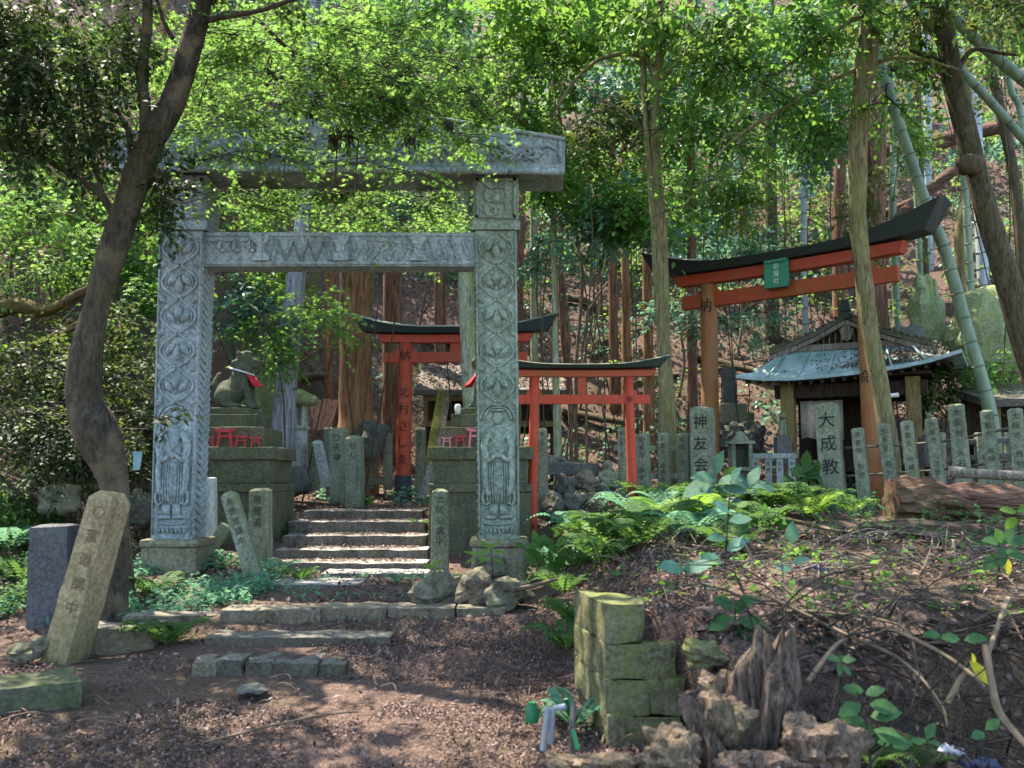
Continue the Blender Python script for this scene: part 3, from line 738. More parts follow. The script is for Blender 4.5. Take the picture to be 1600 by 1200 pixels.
R_ = [(1344, 668, 1356, 790, 20, 11.0, '京都市 田中', 'slim leaning fence post just beside the thick three-character post'),
      (1385, 662, 1400, 770, 21, 10.9, '左京区 桐久', 'fence post standing in front of the olive tree foot'),
      (1421, 657, 1434, 770, 20, 10.75, '京都市 中嶋', 'fence post behind the sawn end of the rotten log'),
      (1460, 652, 1474, 770, 20, 10.6, '京都市 山口竹', 'fence post behind the middle of the rotten log'),
      (1500, 630, 1514, 775, 26, 10.45, '大阪市 大石', 'taller wide fence post rising above its neighbours by the bamboo'),
      (1547, 640, 1562, 772, 21, 10.3, '京都市 前田', 'fence post covering the foot of the thick bamboo'),
      (1592, 637, 1606, 772, 24, 10.1, '大阪市 西村', 'last fence post of the row, below the dark shelter'),
      (1006, 677, 1008, 792, 19, 11.7, '京都市 藤原竹', 'weathered fence post next to the red leg of the small torii'),
      (1039, 676, 1040, 788, 17, 11.8, '京都市 植田久', 'fence post in front of the twin olive trunks'),
      (1070, 676, 1072, 770, 19, 11.9, '北区 池', 'fence post between the twin trunks and the three-character post'),
      (974, 668, 976, 790, 14, 11.5, '山 田 村', 'grey fence post half hidden by the red leg of the small torii')]
for xt, yt, xb, yb, w, Y, tx, lab in R_:
    post('stone_post', lab, 'stone post', (xt, yt, xb, yb, w), M['post'], Y, tx, .46, M['carved_soft'], -.45, FG, top=.12, tstep=1.35)
M_ = [(848, 668, 850, 800, 15, 11.2, '奉 中', 'greenish fence post standing right behind the front red leg of the small torii'),
      (512, 667, 517, 764, 15, 14.6, None, 'thin fence post with a mossy ochre head behind the stairs'),
      (527, 668, 529, 772, 27, 13.2, '〇天神', 'wide inscribed post behind the stairs, second row'),
      (552, 680, 553, 779, 26, 12.6, '右心', 'short square pale post at the head of the stairs'),
      (579, 675, 579, 752, 12, 15.9, None, 'thin fence post between the pale square post and its slim neighbour'),
      (605, 676, 605, 754, 13, 15.8, None, 'thin fence post close beside the ochre red torii leg'),
      (657, 668, 656, 772, 15, 15.6, '太田中', 'fence post beside the leaning mossy plank'),
      (487, 690, 490, 755, 13, 14.4, None, 'short dark fence post next to the stone lantern'),
      (541, 664, 541, 752, 13, 16.0, None, 'fence post standing at the foot of the giant cedar'),
      (470, 668, 470, 752, 14, 15.9, None, 'fence post in the dark gap behind the stone lantern')]
for xt, yt, xb, yb, w, Y, tx, lab in M_:
    post('stone_post', lab, 'stone post', (xt, yt, xb, yb, w), M['post'], Y, tx, .45, M['carved_soft'], -.1, FG, top=.2)
post('stone_post', 'small tilted stone post leaning against its neighbours by the lantern', 'stone post', (494, 688, 507, 748, 15), M['pale'], 13.8, '〇〇', .6, None, 0, None, top=.2)
post('leaning_stone_post', 'ochre inscribed stone post leaning against the bent trunk, mossy at its foot', 'stone post', (150, 768, 80, 1056, 44), M['lean'], 5.9, '〇富道講中', .5, M['carved_ochre'], -.12, None, .27, .32, tstep=1.7, tx=.12, lean_y=-.1)
post('stone_pillar', 'dark upright stone pillar behind the ochre leaning post', 'stone pillar', (72, 820, 70, 984, 64), M['slate'], 6.9, None, rz=.05, dep=.3, top=.05)
post('leaning_stone_post', 'grey inscribed post tilted back against the lion pedestal', 'stone post', (350, 768, 396, 908, 26), M['post'], 8.35, '永徳道講中', .48, M['carved_soft'], .1, None, top=.22, lean_y=-.14, tstep=1.3)
post('stone_post', 'upright inscribed post in front of the lion pedestal at the stairs', 'stone post', (403, 763, 403, 884, 31), M['post'], 9.4, '施徳道', .46, M['carved_soft'], -.05, None, top=.12)
post('stone_post', 'slim upright inscribed post at the far side of the stairs beside the gate pillar', 'stone post', (687, 764, 686, 892, 28), M['post'], 9.2, '北院心講中', .46, M['carved_soft'], .05, None, top=.15)
post('leaning_stone_post', 'dark narrow stone bar lying aslant between the gate pillar and the tilted post', 'stone post', (352, 820, 312, 882, 17), M['post'], 9.1, None, rz=0, top=.1)
post('broken_post', 'pale broken block wedged behind the carved gate pillar', 'stone block', (322, 746, 322, 835, 24), M['pale'], 9.5, None, rz=.1, top=.05)
# a second, older fence behind the inscribed posts
F2 = thing('stone_fence', 'older low grey fence of rails and stubby posts behind the inscribed posts by the bamboo', 'fence', P(1530, 770, 11.9))
for y_ in (690, 715, 738): MB().bar(P(1452, y_+4, 12.2), P(1640, y_-6, 11.6), .06, .07).build('rail', M['darkrock'], F2, bevel=.01)
for x_ in (1470, 1534, 1578, 1625): MB().bar(P(x_, 800, 11.95), P(x_-2, 676, 11.95), .12, .1, (0, 1, 0)).build('post', M['post'], F2, bevel=.01)
# rails joining the fence posts
for pts_, lab in (([P(1320, 700, 11.2), P(1470, 690, 10.85), P(1610, 662, 10.35)], 'thin rusty upper rail strung behind the fence posts beside the pavilion'),
                  ([P(1320, 744, 11.2), P(1470, 734, 10.85), P(1610, 715, 10.35)], 'thin rusty lower rail strung behind the fence posts beside the pavilion')):
    tag(MB().tube(pts_, .014, 6, 4).build('fence_rail', M['wood_grey'], None, smooth=True), lab, 'rail')
for y_, lab in ((700, 'upper stone rail of the fence behind the small red torii'), (744, 'lower stone rail of the fence behind the small red torii')):
    tag(MB().bar(P(960, y_, 11.8), P(1092, y_, 12.05), .08, .07).build('fence_rail', M['post'], None, bevel=.01), lab, 'rail')
tag(MB().bar(P(480, 752, 16.0), P(665, 754, 15.9), .14, .1).build('fence_rail', M['post'], None, bevel=.01), 'low stone rail at the foot of the posts beyond the stairs', 'rail')
# ------------------------------------------------------------------ torii
def torii(label, loc, rz, span, H, rad, mats, beam_half, cap_half, rise, beam_h, beam_d, cap_w, cap_t, tie_z, tie_h, inset=.03, sleeve=None, strut=True, texts=(), plaque=None, capdrop=.0, tilt=0):
    T = thing('red_torii', label, 'torii gate', loc, rz)
    L = dict(parent=T, local=True)
    posts = []
    for s in (-1, 1):
        b = Vector((s*(span/2+inset), 0, -.15)); t_ = Vector((s*span/2, 0, H))
        po = MB().tube([b.lerp(t_, k/8) for k in range(9)], [rad*1.06, rad*.94], 18).build('post', mats[0], T, local=True, smooth=True); posts.append(po)
        if sleeve:
            MB().tube([b, b.lerp(t_, (sleeve+.15)/(H+.15))], [rad*1.22, rad*1.16], 18).build('post_base', M['blacksleeve'], po, local=True, auto=.6)
    curve = lambda u: rise*abs(u/cap_half)**3.6
    def swept(half, z0, z1, d0, d1, endflare, mat, name, n=24, cv=curve, low=1.0):
        mb = MB(); rings = []
        for i in range(n+1):
            u = -half+2*half*i/n
            ub = u; ut = u+(endflare*abs(u/half)**8)*(1 if u > 0 else -1)
            zb = z0+cv(u)*low; zt = z1+cv(u)
            rings.append([(ub, -d0/2, zb), (ub, d0/2, zb), (ut, d1/2, zt-.02), (ut, 0, zt+.035*(d1 > .3)), (ut, -d1/2, zt-.02)])
        for rg in rings: mb.v += rg
        m = 5
        for i in range(n):
            for k in range(m): mb.f.append((i*m+k, i*m+(k+1) % m, (i+1)*m+(k+1) % m, (i+1)*m+k))
        mb.f.append(tuple(reversed(range(m)))); mb.f.append(tuple(n*m+k for k in range(m)))
        return mb.build(name, mat, T, local=True)
    swept(beam_half, H, H+beam_h, beam_d, beam_d, .05, mats[1], 'top_beam', cv=lambda u: rise*.1*abs(u/cap_half)**2)
    swept(cap_half, H+beam_h+.004, H+beam_h+cap_t, cap_w*.75, cap_w, .2*cap_t/.12, M['cap'], 'roof_cap', low=.22)
    MB().box((0, 0, tie_z), (beam_half*2*.97, beam_d*.55, tie_h)).build('tie_beam', mats[2], T, local=True, bevel=.006, cuts=.3, rough=.003)
    if strut: MB().box((0, 0, (tie_z+tie_h/2+H)/2), (beam_d*.9, beam_d*.5, H-tie_z-tie_h/2)).build('strut', mats[1], T, local=True, bevel=.005)
    for s in (-1, 1):                              # wedges where the tie passes the posts
        MB().box((s*(span/2+.01), 0, tie_z+tie_h/2+.025), (rad*3.0, beam_d*.4, .05), None, .9).build('wedge', mats[2], T, local=True)
    for s, txt, sz, z, step, col in texts:
        po = posts[0 if s < 0 else 1]
        def fn(x, y, z, s=s):
            cx = s*(span/2+inset*(1-(z+.15)/(H+.15))); a = x/(rad); a = max(-1.4, min(1.4, a))
            r_ = rad*(1.06-.12*(z+.15)/(H+.15))+.004
            return (cx+r_*math.sin(a), -r_*math.cos(a)+y, z)
        lettering(txt, sz, col, po, 0, 0, z, step, fn)
    if plaque:
        w, h, z, txt = plaque
        pm = MB().box((0, -beam_d/2-.06, z), (w, .05, h)); po = pm.build('plaque', M['plaque'], T, local=True, bevel=.01)
        fm = MB()
        for a, b in (((-w/2, h/2), (w/2, h/2)), ((-w/2, -h/2), (w/2, -h/2))): fm.bar((a[0]-.03, -beam_d/2-.075, z+a[1]), (b[0]+.03, -beam_d/2-.075, z+b[1]), .09, .04)
        for s in (-1, 1): fm.bar((s*w/2, -beam_d/2-.075, z-h/2+.02), (s*w/2, -beam_d/2-.075, z+h/2-.02), .085, .035)
        fm.build('plaque_frame', M['plaque'], po, local=True)
        lettering(txt, h*.26, M['gold'], po, 0, -beam_d/2-.09, z+h*.3, h*.29)
    return T
torii('worn vermilion torii beyond the stairs, its leg lettered in black down to a black sleeve', (PX(710, 15), 15.0, 1.2), -.05, 1.56, 2.5, .115, (M['red'], M['red_bright'], M['red']), 1.17, 1.45, .2, .14, .17, .42, .11, 2.27, .16, .03, .42, texts=((-1, '納', .2, 2.3, .25, M['ink']), (-1, '北村さしゑ', .18, 1.72, .265, M['ink'])))
torii('small bright orange torii standing behind the mossy carved gate pillar', (PX(910, 10.2), 10.2, .76), -.02, 1.0, 1.9, .052, (M['red_bright'], M['red_dull'], M['red_bright']), .745, .84, .095, .085, .1, .26, .06, 1.66, .1, .045, .12, texts=((1, '奉', .075, 1.66, .1, M['ink']), (-1, '奉納', .08, .32, .1, M['ink'])))
torii('largest vermilion torii with a green name plaque in front of the pavilion', ((PX(1114, 15)+PX(1362, 13.3))/2, 14.15, 1.28), math.atan2(-1.7, 1.86), 2.5, 3.35, .135, (M['red_post'], M['red'], M['red_dull']), 1.78, 2.15, .36, .18, .2, .5, .14, 3.1, .22, .04, None, texts=((-1, '納', .24, 3.0, .3, M['ink']), (1, '命', .2, 1.7, .3, M['ink'])), plaque=(.3, .38, 3.32, '岩瀧社'))
# ------------------------------------------------------------------ pedestals, lions, small torii on them
def pedestal(cx, label, mirror):
    T = thing('lion_pedestal', label, 'pedestal', (cx, 10.5, .8))
    tiers = [(637, 647, .22, 10.32), (647, 667, .32, 10.22), (667, 698, .42, 10.12), (698, 718, .55, 10.0), (718, 756, .5, 10.05), (756, 769, .54, 10.02), (769, 880, .53, 10.06)]
    for i, (ya, yb, hw, Y) in enumerate(tiers):
        za, zb = P(500, ya, Y).z, P(500, yb, Y).z
        if i == 6: zb = .6
        MB().box((cx, Y+hw, (za+zb)/2), (hw*2, hw*2, za-zb)).build('tier', M['pedestal'], T, bevel=.012, rough=.008, cuts=.14)
    return P(500, 637, 10.32).z
XL, XR = PX(352, 10.2), PX(751, 10.2)
zt = pedestal(XL, 'stepped mossy pedestal with four little red torii below its lion', -1)
pedestal(XR, 'stepped dark pedestal with pink and red little torii behind the mossy gate pillar', 1)
def lion(x, s, label, bib):
    T = thing('stone_lion', label, 'statue', (x, 10.54, zt)); T.scale = (.84, .95, .96)
    b = MB()
    E = lambda c, r, rot=None: b.ell((c[0]*s, c[1], c[2]), r, rot, 14, 10)
    E((-.1, 0, .17), (.19, .15, .17)); E((.05, 0, .3), (.15, .14, .2)); E((.07, 0, .45), (.13, .14, .13))
    E((.09, 0, .57), (.115, .11, .1)); E((.19, 0, .545), (.075, .075, .055)); E((.2, 0, .5), (.06, .06, .03)); E((.13, 0, .645), (.07, .09, .03))
    for y in (-1, 1):
        E((-.13, y*.13, .13), (.13, .06, .12)); E((-.02, y*.15, .03), (.13, .05, .035))
        b.tube([(.12*s, y*.085, .34), (.17*s, y*.09, .18), (.19*s, y*.09, .04)], [.065, .05, .045], 10, 3); E((.23, y*.09, .03), (.07, .05, .035))
        E((.04, y*.1, .62), (.035, .02, .05)); E((.17, y*.06, .6), (.03, .025, .022))
        for k in range(4): E((-.0+.02*k, y*.115, .52-.07*k), (.05, .035, .04))
    b.tube([(-.22*s, 0, .12), (-.27*s, 0, .28), (-.22*s, 0, .42)], [.05, .07, .03], 10, 3)
    body = b.build('body', M['lion'], T, local=True, remesh=.016)
    if bib:
        w = MB(); n = 16; R1 = .155
        ring = [(R1*math.cos(a), R1*math.sin(a)) for a in [PI*2*k/n for k in range(n)]]
        w.tube([(s*(.06+x_), y_, .43-.25*(x_)) for x_, y_ in ring], .011, 6, 1, close=True)
        nb = w.build('bib_band', M['cloth_white'], T, local=True, smooth=True)
        c = MB(); g = []
        for i in range(7):
            a = -.9+1.8*i/6
            for j in range(4):
                rr = .16+.02*j+.01*math.sin(i*2+j); g.append((s*(.06+rr*math.cos(a)+.02*j), rr*math.sin(a), .425-.05*math.cos(a)-.042*j))
        c.v = g; c.f = [(i*4+j, i*4+j+1, (i+1)*4+j+1, (i+1)*4+j) for i in range(6) for j in range(3)]
        cb = c.build('bib', M['cloth_red'], T, local=True, smooth=True); m = cb.modifiers.new('t', 'SOLIDIFY'); m.thickness = .01
    return T
lion(XL, 1, 'seated mossy stone lion with a red and white bib, above four little torii', True)
lion(XR+.1, -1, 'seated stone lion with a pink bib half hidden by the mossy gate pillar', True)
def mini(px, yt, yb, w, Y, mat, label, grp=None):
    a = P(px, yb, Y); W = w*Y/F; H = (yb-yt)*Y/F
    T = thing('miniature_torii', label, 'torii', (a.x, Y, P(500, 698, 10.0).z+.001), 0, grp)
    for s in (-1, 1): MB().bar((s*W*.36, 0, 0), (s*W*.27, 0, H*.86), W*.13, W*.13).build('post', mat, T, local=True)
    mb = MB(); n = 8; W2 = W*.52
    for k in range(n):
        u0, u1 = -W2+2*W2*k/n, -W2+2*W2*(k+1)/n
        mb.bar((u0, 0, H*.88+H*.1*(u0/W2)**2), (u1, 0, H*.88+H*.1*(u1/W2)**2), W*.2, H*.15)
    mb.build('top_beam', mat, T, local=True)
    MB().box((0, 0, H*.58), (W*.74, W*.1, H*.1)).build('tie_beam', mat, T, local=True)
Ym = 10.06
for px, yt, yb, w, mt, lab in ((326, 682, 698, 18, 'mini_red', 'tiny red torii partly behind the gate pillar edge, on the lion pedestal'), (351, 669, 697, 30, 'mini_red', 'biggest little red torii on the bibbed lion pedestal'), (376, 681, 698, 20, 'mini_red', 'little red torii between the biggest one and the outer one on its pedestal'), (399, 683, 698, 18, 'mini_red', 'little red torii at the stair-side corner of the lion pedestal'),
                               (698, 684, 699, 16, 'mini_pink', 'pale pink little torii at the stair-side corner of the dark pedestal'), (719, 680, 698, 18, 'mini_red', 'little crimson torii next to the pale pink one'), (742, 669, 698, 24, 'mini_pink', 'larger pink little torii half behind the mossy gate pillar')):
    mini(px, yt, yb, w, Ym, M[mt], lab)
cz = P(500, 647, 10.22).z
c_ = MB().lathe([(.028, 0), (.034, .05), (.034, .09), (.026, .105), (.006, .11)], (PX(715, 10.3), 10.26, cz), 14)
tag(c_.build('offering_cup', M['cloth_white'], None, smooth=True), 'white lidded cup on the pedestal of the half hidden lion', 'cup')
# ------------------------------------------------------------------ pavilion
FLp, FRp = P(1150, 592, 14.1), P(1503, 556, 12.7)
mid = (FLp+FRp)/2; rzp = math.atan2(FRp.y-FLp.y, FRp.x-FLp.x); HW = (FRp-FLp).length/2
pav = thing('shrine_pavilion', 'small open wooden shrine pavilion with a bluish verdigris roof strewn with leaves', 'pavilion', (mid.x, mid.y, 1.3), rzp)
EZ = 1.76                                            # eave height above the base
D0 = 2.1
sk = MB()
def eave(u): return EZ+.14*abs(u/HW)**3+.1*(u/HW)
def ring(inset, zf, n=9):
    w = HW-inset; d0, d1 = inset*.8, D0-inset*.8; out = []
    for i in range(n): u = -w+2*w*i/(n-1); out.append((u, d0, zf(u)))
    for i in range(1, n): out.append((w, d0+(d1-d0)*i/(n-1), zf(w)))
    for i in range(1, n): u = w-2*w*i/(n-1); out.append((u, d1, zf(u)))
    for i in range(1, n-1): out.append((-w, d1-(d1-d0)*i/(n-1), zf(-w)))
    return out
rings = [ring(0, lambda u: eave(u)-.05), ring(0, eave), ring(.2, lambda u: eave(u)*.55+.45*(EZ+.1)+.03), ring(.42, lambda u: EZ+.24), ring(.62, lambda u: EZ+.42), ring(.62, lambda u: EZ+.36), ring(.2, lambda u: eave(u)-.05)]
m = len(rings[0])
for rg in rings: sk.v += rg
for j in range(len(rings)-1):
    for i in range(m): sk.f.append((j*m+i, j*m+(i+1) % m, (j+1)*m+(i+1) % m, (j+1)*m+i))
sk.f += [((len(rings)-1)*m+i, (len(rings)-1)*m+(i+1) % m, (i+1) % m, i) for i in range(m)]
skirt = sk.build('eave_roof', M['verdigris'], pav, local=True, auto=.5)
sm = MB()
for k in (1, 3, 5, 7, 9, 11): 
    u = -HW+.25+k*(2*HW-.5)/12; sm.bar((u, .0, eave(u)+.012), (u*.8, .5, EZ+.42), .02, .02)
sm.build('roof_seam', M['verdigris'], skirt, local=True)
# upper gabled roof: ridge runs back from the front gable
gp = [(-1.12, EZ+.36), (-.84, EZ+.44), (-.44, EZ+.6), (0, EZ+.83), (.44, EZ+.6), (.84, EZ+.44), (1.12, EZ+.36)]
gt = [(x, z+.07) for x, z in gp]
up = MB()
for i in range(6):
    a, b = gp[i], gp[i+1]; c, d = gt[i+1], gt[i]
    up.prism([a, b, c, d], .42, D0-.3)
rf = up.build('gable_roof', M['bark_roof'], pav, local=True)
tl = MB()
for i in range(6):                                   # rows of bark shingles, as steps
    (x0, z0), (x1, z1) = gt[i], gt[i+1]
    for k in range(5):
        f0, f1 = k/5, (k+1)/5
        tl.bar((x0+(x1-x0)*(f0+f1)/2, .41, z0+(z1-z0)*(f0+f1)/2+.012+.01*(k % 2)), (x0+(x1-x0)*(f0+f1)/2, D0-.28, z0+(z1-z0)*(f0+f1)/2+.012+.01*(k % 2)), abs(x1-x0)/5*1.05, .025)
tl.build('shingle_row', M['bark_roof'], rf, local=True)
rd = MB().tube([(0, .36, EZ+.89), (0, D0-.26, EZ+.89)], .075, 10); rd.box((0, .37, EZ+1.01), (.16, .1, .16), None, .6)
rd.build('ridge_cap', M['cap'], rf, local=True)
fr = MB()
for s in (-1, 1):
    for (x0, z0), (x1, z1) in zip(gp[3:6], gp[4:]): fr.bar((s*x0, .45, z0-.05), (s*x1, .45, z1-.05), .1, .06)
fr.bar((-1.1, .47, EZ+.43), (1.1, .47, EZ+.43), .08, .09)
gb = fr.build('gable_board', M['wood_grey'], pav, local=True)
MB().prism([(-.84, EZ+.44), (.84, EZ+.44), (0, EZ+.79)], .56, .6).build('gable_wall', M['wood_dark'], gb, local=True)
gl = MB()
for k in range(-5, 6):
    h = .34*(1-abs(k)/7.0); gl.box((k*.085, .53, EZ+.46+h/2), (.022, .02, h))
gl.build('lattice', M['wood_grey'], gb, local=True)
gg = MB().prism([(-.1, EZ+.66), (0, EZ+.76), (.1, EZ+.66), (.06, EZ+.53), (0, EZ+.49), (-.06, EZ+.53)], .42, .5); gg.build('gable_pendant', M['wood_grey'], gb, local=True)
raf = MB()
for k in range(19):
    u = -HW+.15+k*(2*HW-.3)/18; raf.bar((u, .04, eave(u)-.09), (u, .75, EZ+.1), .04, .05)
raf.build('rafter', M['wood_dark'], skirt, local=True)
for u, v in ((-.86, .45), (.86, .45), (-.86, 1.75), (.86, 1.75)):
    MB().box((u, v, .8), (.19, .19, 1.8)).build('post', M['wood'] if v < 1 else M['wood_dark'], pav, local=True, bevel=.012)
MB().box((.2, .47, .8), (.07, .07, 1.8)).build('post', M['wood_grey'], pav, local=True, bevel=.008)
for v in (.45, 1.75): MB().box((0, v, 1.55), (2.1, .1, .2)).build('beam', M['wood_dark'], pav, local=True, bevel=.01)
for u in (-.86, .86): MB().box((u, 1.1, 1.56), (.1, 1.2, .18)).build('beam', M['wood_dark'], pav, local=True, bevel=.01)
MB().box((0, 1.05, EZ-.02), (2.2, 1.6, .04)).build('ceiling_board', M['wood_dark'], pav, local=True)
MB().box((-.2, 1.82, .78), (1.3, .04, 1.5)).build('back_wall', M['wood_dark'], pav, local=True)
MB().box((0, 1.5, .42), (1.3, .5, .08)).build('altar_shelf', M['wood_dark'], pav, local=True)
cu = MB()
for i in range(13): cu.v += [(-.72+i*.05, .62+.02*math.sin(i*1.7), 1.42), (-.72+i*.05, .62+.04*math.sin(i*1.7+.4), .86+.02*math.sin(i*.9))]
cu.f = [(2*i, 2*i+2, 2*i+3, 2*i+1) for i in range(12)]
o = cu.build('curtain', M['curtain'], pav, local=True, smooth=True); o.modifiers.new('t', 'SOLIDIFY').thickness = .006
tag(MB().tube([P(1383, 619, 13.1), P(1404, 617, 13.0)], .03, 10).build('tube_lamp', M['lamp'], None), 'short white lamp tube hung under the pavilion eaves, unlit', 'lamp')
# leaf litter lying on roofs, one heap each
def roof_litter(name, label, fn, n, size=.05, mat='litter_hill'):
    C, N = [], []
    for _ in range(n):
        p, nn = fn(); C.append(p); N.append(nn)
    C = np.array(C); N = np.array(N)+rng.normal(size=(n, 3))*.25
    D = unit(n); D = D-N*np.sum(D*N, 1, keepdims=True)
    o = leaves(name, C, D, N, size*(.6+.8*rng.random(n)), T_LEAF, M[mat], None, 'stuff'); return tag(o, label, 'leaves')
Mp = wloc(pav); random.seed(3)
def fp_():
    u = random.triangular(-.9, HW*.9, .75); t = random.random()
    p = Mp @ Vector((u*(1-.1*t), .1+t*.45, eave(u)*(1-t)+t*(EZ+.42)+.015)); return tuple(p), (.0, -.4, .9)
roof_litter('leaf_litter', 'brown leaf litter drifted on the verdigris pavilion eave', fp_, 1500, .055)
# ------------------------------------------------------------------ plank shed beyond the torii
sx0, sx1 = PX(650, 17), PX(884, 17)
shed = thing('wooden_shed', 'low wooden shed with a leaf covered board roof beyond the stairs', 'shed', ((sx0+sx1)/2, 17.3, 1.4))
za, zb_ = P(700, 613, 17).z, P(700, 577, 17.9).z
rb = MB()
for k in range(12):
    x0 = sx0+(sx1-sx0)*k/12; x1 = sx0+(sx1-sx0)*(k+1)/12-.006
    rb.hexa([(x0, 17, za), (x1, 17, za), (x1+.0, 18, zb_+.03), (x0, 18, zb_+.03)], [(x0, 17, za+.05), (x1, 17, za+.05), (x1, 18, zb_+.08), (x0, 18, zb_+.08)])
rb.build('roof', M['wood_grey'], shed)
MB().bar((sx0-.03, 16.98, za-.01), (sx1+.03, 16.98, za-.01), .05, .09).build('eave_board', M['bark_roof'], shed)
bx = MB(); zf = P(700, 662, 17.1).z
for z in (za-.09, zf): bx.bar((sx0+.1, 17.15, z), (sx1-.1, 17.15, z), .08, .1)
for x in (sx0+.15, (sx0+sx1)/2-.2, (sx0+sx1)/2+.5, sx1-.15): bx.bar((x, 17.15, zf+.05), (x, 17.15, za-.14), .08, .08)
bx.build('frame', M['wood'], shed)
MB().box(((sx0+sx1)/2, 17.75, (za+zf)/2), (sx1-sx0-.2, .06, za-zf+.3)).build('back_wall', M['wood_dark'], shed)
MB().box(((sx0+sx1)/2, 17.45, zf-.02), (sx1-sx0-.25, .56, .06)).build('floor_board', M['wood_dark'], shed)
for x in (sx0+.2, sx1-.2): MB().bar((x, 17.3, 1.1), (x, 17.3, zf), .12, .12).build('leg', M['wood_dark'], shed)
def fs_():
    u = random.random(); t = random.random()
    return (sx0+(sx1-sx0)*u, 17+t*.98, za+.065+t*(zb_-za+.03)), (0, -.5, .85)
roof_litter('leaf_litter', 'pale dead leaves covering the shed roof boards', fs_, 1500, .07)
for a, b, w, mt, lab in ((P(690, 610, 16.2), P(661, 775, 15.6), .12, 'plank_moss', 'long mossy yellow plank leaning on the shed'), (P(699, 612, 16.3), P(676, 760, 15.7), .13, 'wood_grey', 'split grey plank leaning beside the mossy one'), (P(675, 722, 13.2), P(659, 780, 13.0), .09, 'wood_grey', 'short pale board propped against the dark pedestal')):
    mb = MB().bar(a, b, w, .035, (0, 1, 0)); tag(mb.build('leaning_plank', M[mt], None, bevel=.006, rough=.01, cuts=.2), lab, 'plank')
# ------------------------------------------------------------------ shelter at the picture's edge
hx0, hx1 = PX(1556, 13.2), PX(1690, 13.2); z0, z1, z2 = P(1580, 697, 13.2).z, P(1580, 637, 13.2).z, P(1580, 620, 13.2).z
hut = thing('roofed_shelter', 'dark low roofed shelter behind the last posts of the fence', 'shelter', ((hx0+hx1)/2, 13.8, 1.4))
MB().hexa([(hx0-.1, 13.1, z1), (hx1, 13.1, z1+.05), (hx1, 14.3, z1+.3), (hx0-.1, 14.3, z1+.25)], [(hx0-.1, 13.1, z1+.1), (hx1, 13.1, z1+.15), (hx1, 14.3, z1+.42), (hx0-.1, 14.3, z1+.37)]).build('roof', M['bark_roof'], hut, rough=.02, cuts=.15)
MB().box(((hx0+hx1)/2, 14.1, (z0+z1)/2), (hx1-hx0, .06, z1-z0+.7)).build('back_wall', M['wood_dark'], hut)
for x in (hx0+.06, hx1-.1): MB().box((x, 13.25, (z0+z1)/2-.3), (.1, .1, z1-z0+.9)).build('post', M['wood'], hut)
MB().box(((hx0+hx1)/2, 13.65, z0), (hx1-hx0, .8, .07)).build('shelf', M['wood_dark'], hut)
# ------------------------------------------------------------------ stone things
def blob(name, label, cat, c, r, mat, rz=0, rough=.25, group=None, nu=30, nv=20, flatb=True, seed=None, tilt=0):
    mb = MB().ell((0, 0, 0), 1.0, None, nu, nv); off = Vector((random.random()*90, random.random()*90, 3))
    R = Matrix.Rotation(rz, 3, 'Z') @ Matrix.Rotation(tilt, 3, 'Y'); v2 = []
    for v in mb.v:
        q = Vector(v)
        # squared-off, faceted boulder
        k = max(abs(q.x), abs(q.y), abs(q.z))**.3; q = q/k*.9
        n = mnoise.noise(q*1.4+off)*rough*1.6+mnoise.noise(q*3.3+off)*rough*.7+(abs(mnoise.noise(Vector((q.x*9, q.y*9, q.z*3))+off))*.6+mnoise.noise(q*16+off)*.25)*rough*(.9 if nu > 40 else .25)
        cut = max(0, q.dot(Vector((math.cos(off.x), math.sin(off.x), .4)))-.62); q = q-Vector((math.cos(off.x), math.sin(off.x), .4))*cut*.8; q = q*(1+n); q = Vector((q.x*r[0], q.y*r[1], q.z*r[2])); v2.append(tuple(R @ q))
    mb.v = v2; o = mb.build(name, mat, None, auto=.45); o.location = c
    return tag(o, label, cat, group)
def rock(px, Y, w, h, mat, label, d=None, grp=None, rz=0, rough=.22, tilt=0, name='boulder', cat='rock'):
    c = P(px[0], px[1], Y); s = Y/F
    return blob(name, label, cat, c, (w*s/2, (d or w)*s/2, h*s/2), M[mat], rz, rough, grp, tilt=tilt)
random.seed(12)
rock((690, 925), 6.95, 80, 62, 'rock', 'dark angular boulder before the mossy gate pillar', 60, rz=.4, rough=.42)
rock((742, 922), 6.9, 68, 60, 'kerb', 'pale sunlit boulder between two darker ones', 50, rz=-.3, rough=.45)
rock((790, 928), 6.85, 76, 48, 'rock', 'low mossy boulder beside the pale sunlit one', 60, rz=.7, rough=.42)
rock((770, 886), 7.6, 60, 36, 'rock', 'flat topped stone with a yellow plant, against the gate pillar base', 60)
rock((95, 780), 8.9, 66, 52, 'rock', 'pale rock on the grassy bank behind the ochre post', 50)
rock((215, 795), 9.4, 46, 60, 'darkrock', 'dark rock between the bent trunk and the carved pillar', 50)
rock((22, 775), 9.5, 80, 44, 'rock', 'grey rock under the grass edge of the bank', 60)
rock((40, 1020), 5.9, 56, 30, 'rock', 'small stone by the foot of the ochre post', 50, rough=.3)
rock((62, 1008), 5.65, 26, 28, 'rock', 'fist sized pale stone touching the ochre post', 24, rough=.3)
rock((395, 1076), 5.35, 56, 12, 'darkrock', 'flat grey stone set flush in the leafy path', 60, rough=.12)
rock((405, 640), 14, 100, 110, 'mossrock', 'large mossy boulder behind the bibbed lion', 70, rz=.2)
rock((462, 752), 13.2, 60, 50, 'darkrock', 'squat grey base stone under the leaning trunk', 50, rough=.12)
rock((1452, 490), 16.6, 64, 125, 'mossrock', 'tall pale green mossy boulder on the slope above the pavilion', 60, rz=.2, rough=.3)
rock((1560, 520), 15.9, 170, 160, 'mossrock', 'broad mossy rock face behind the thick bamboo', 120, rz=.1, rough=.2)
rock((1415, 545), 15.4, 70, 80, 'darkrock', 'dark rock in the shade beside the tall mossy boulder', 60)
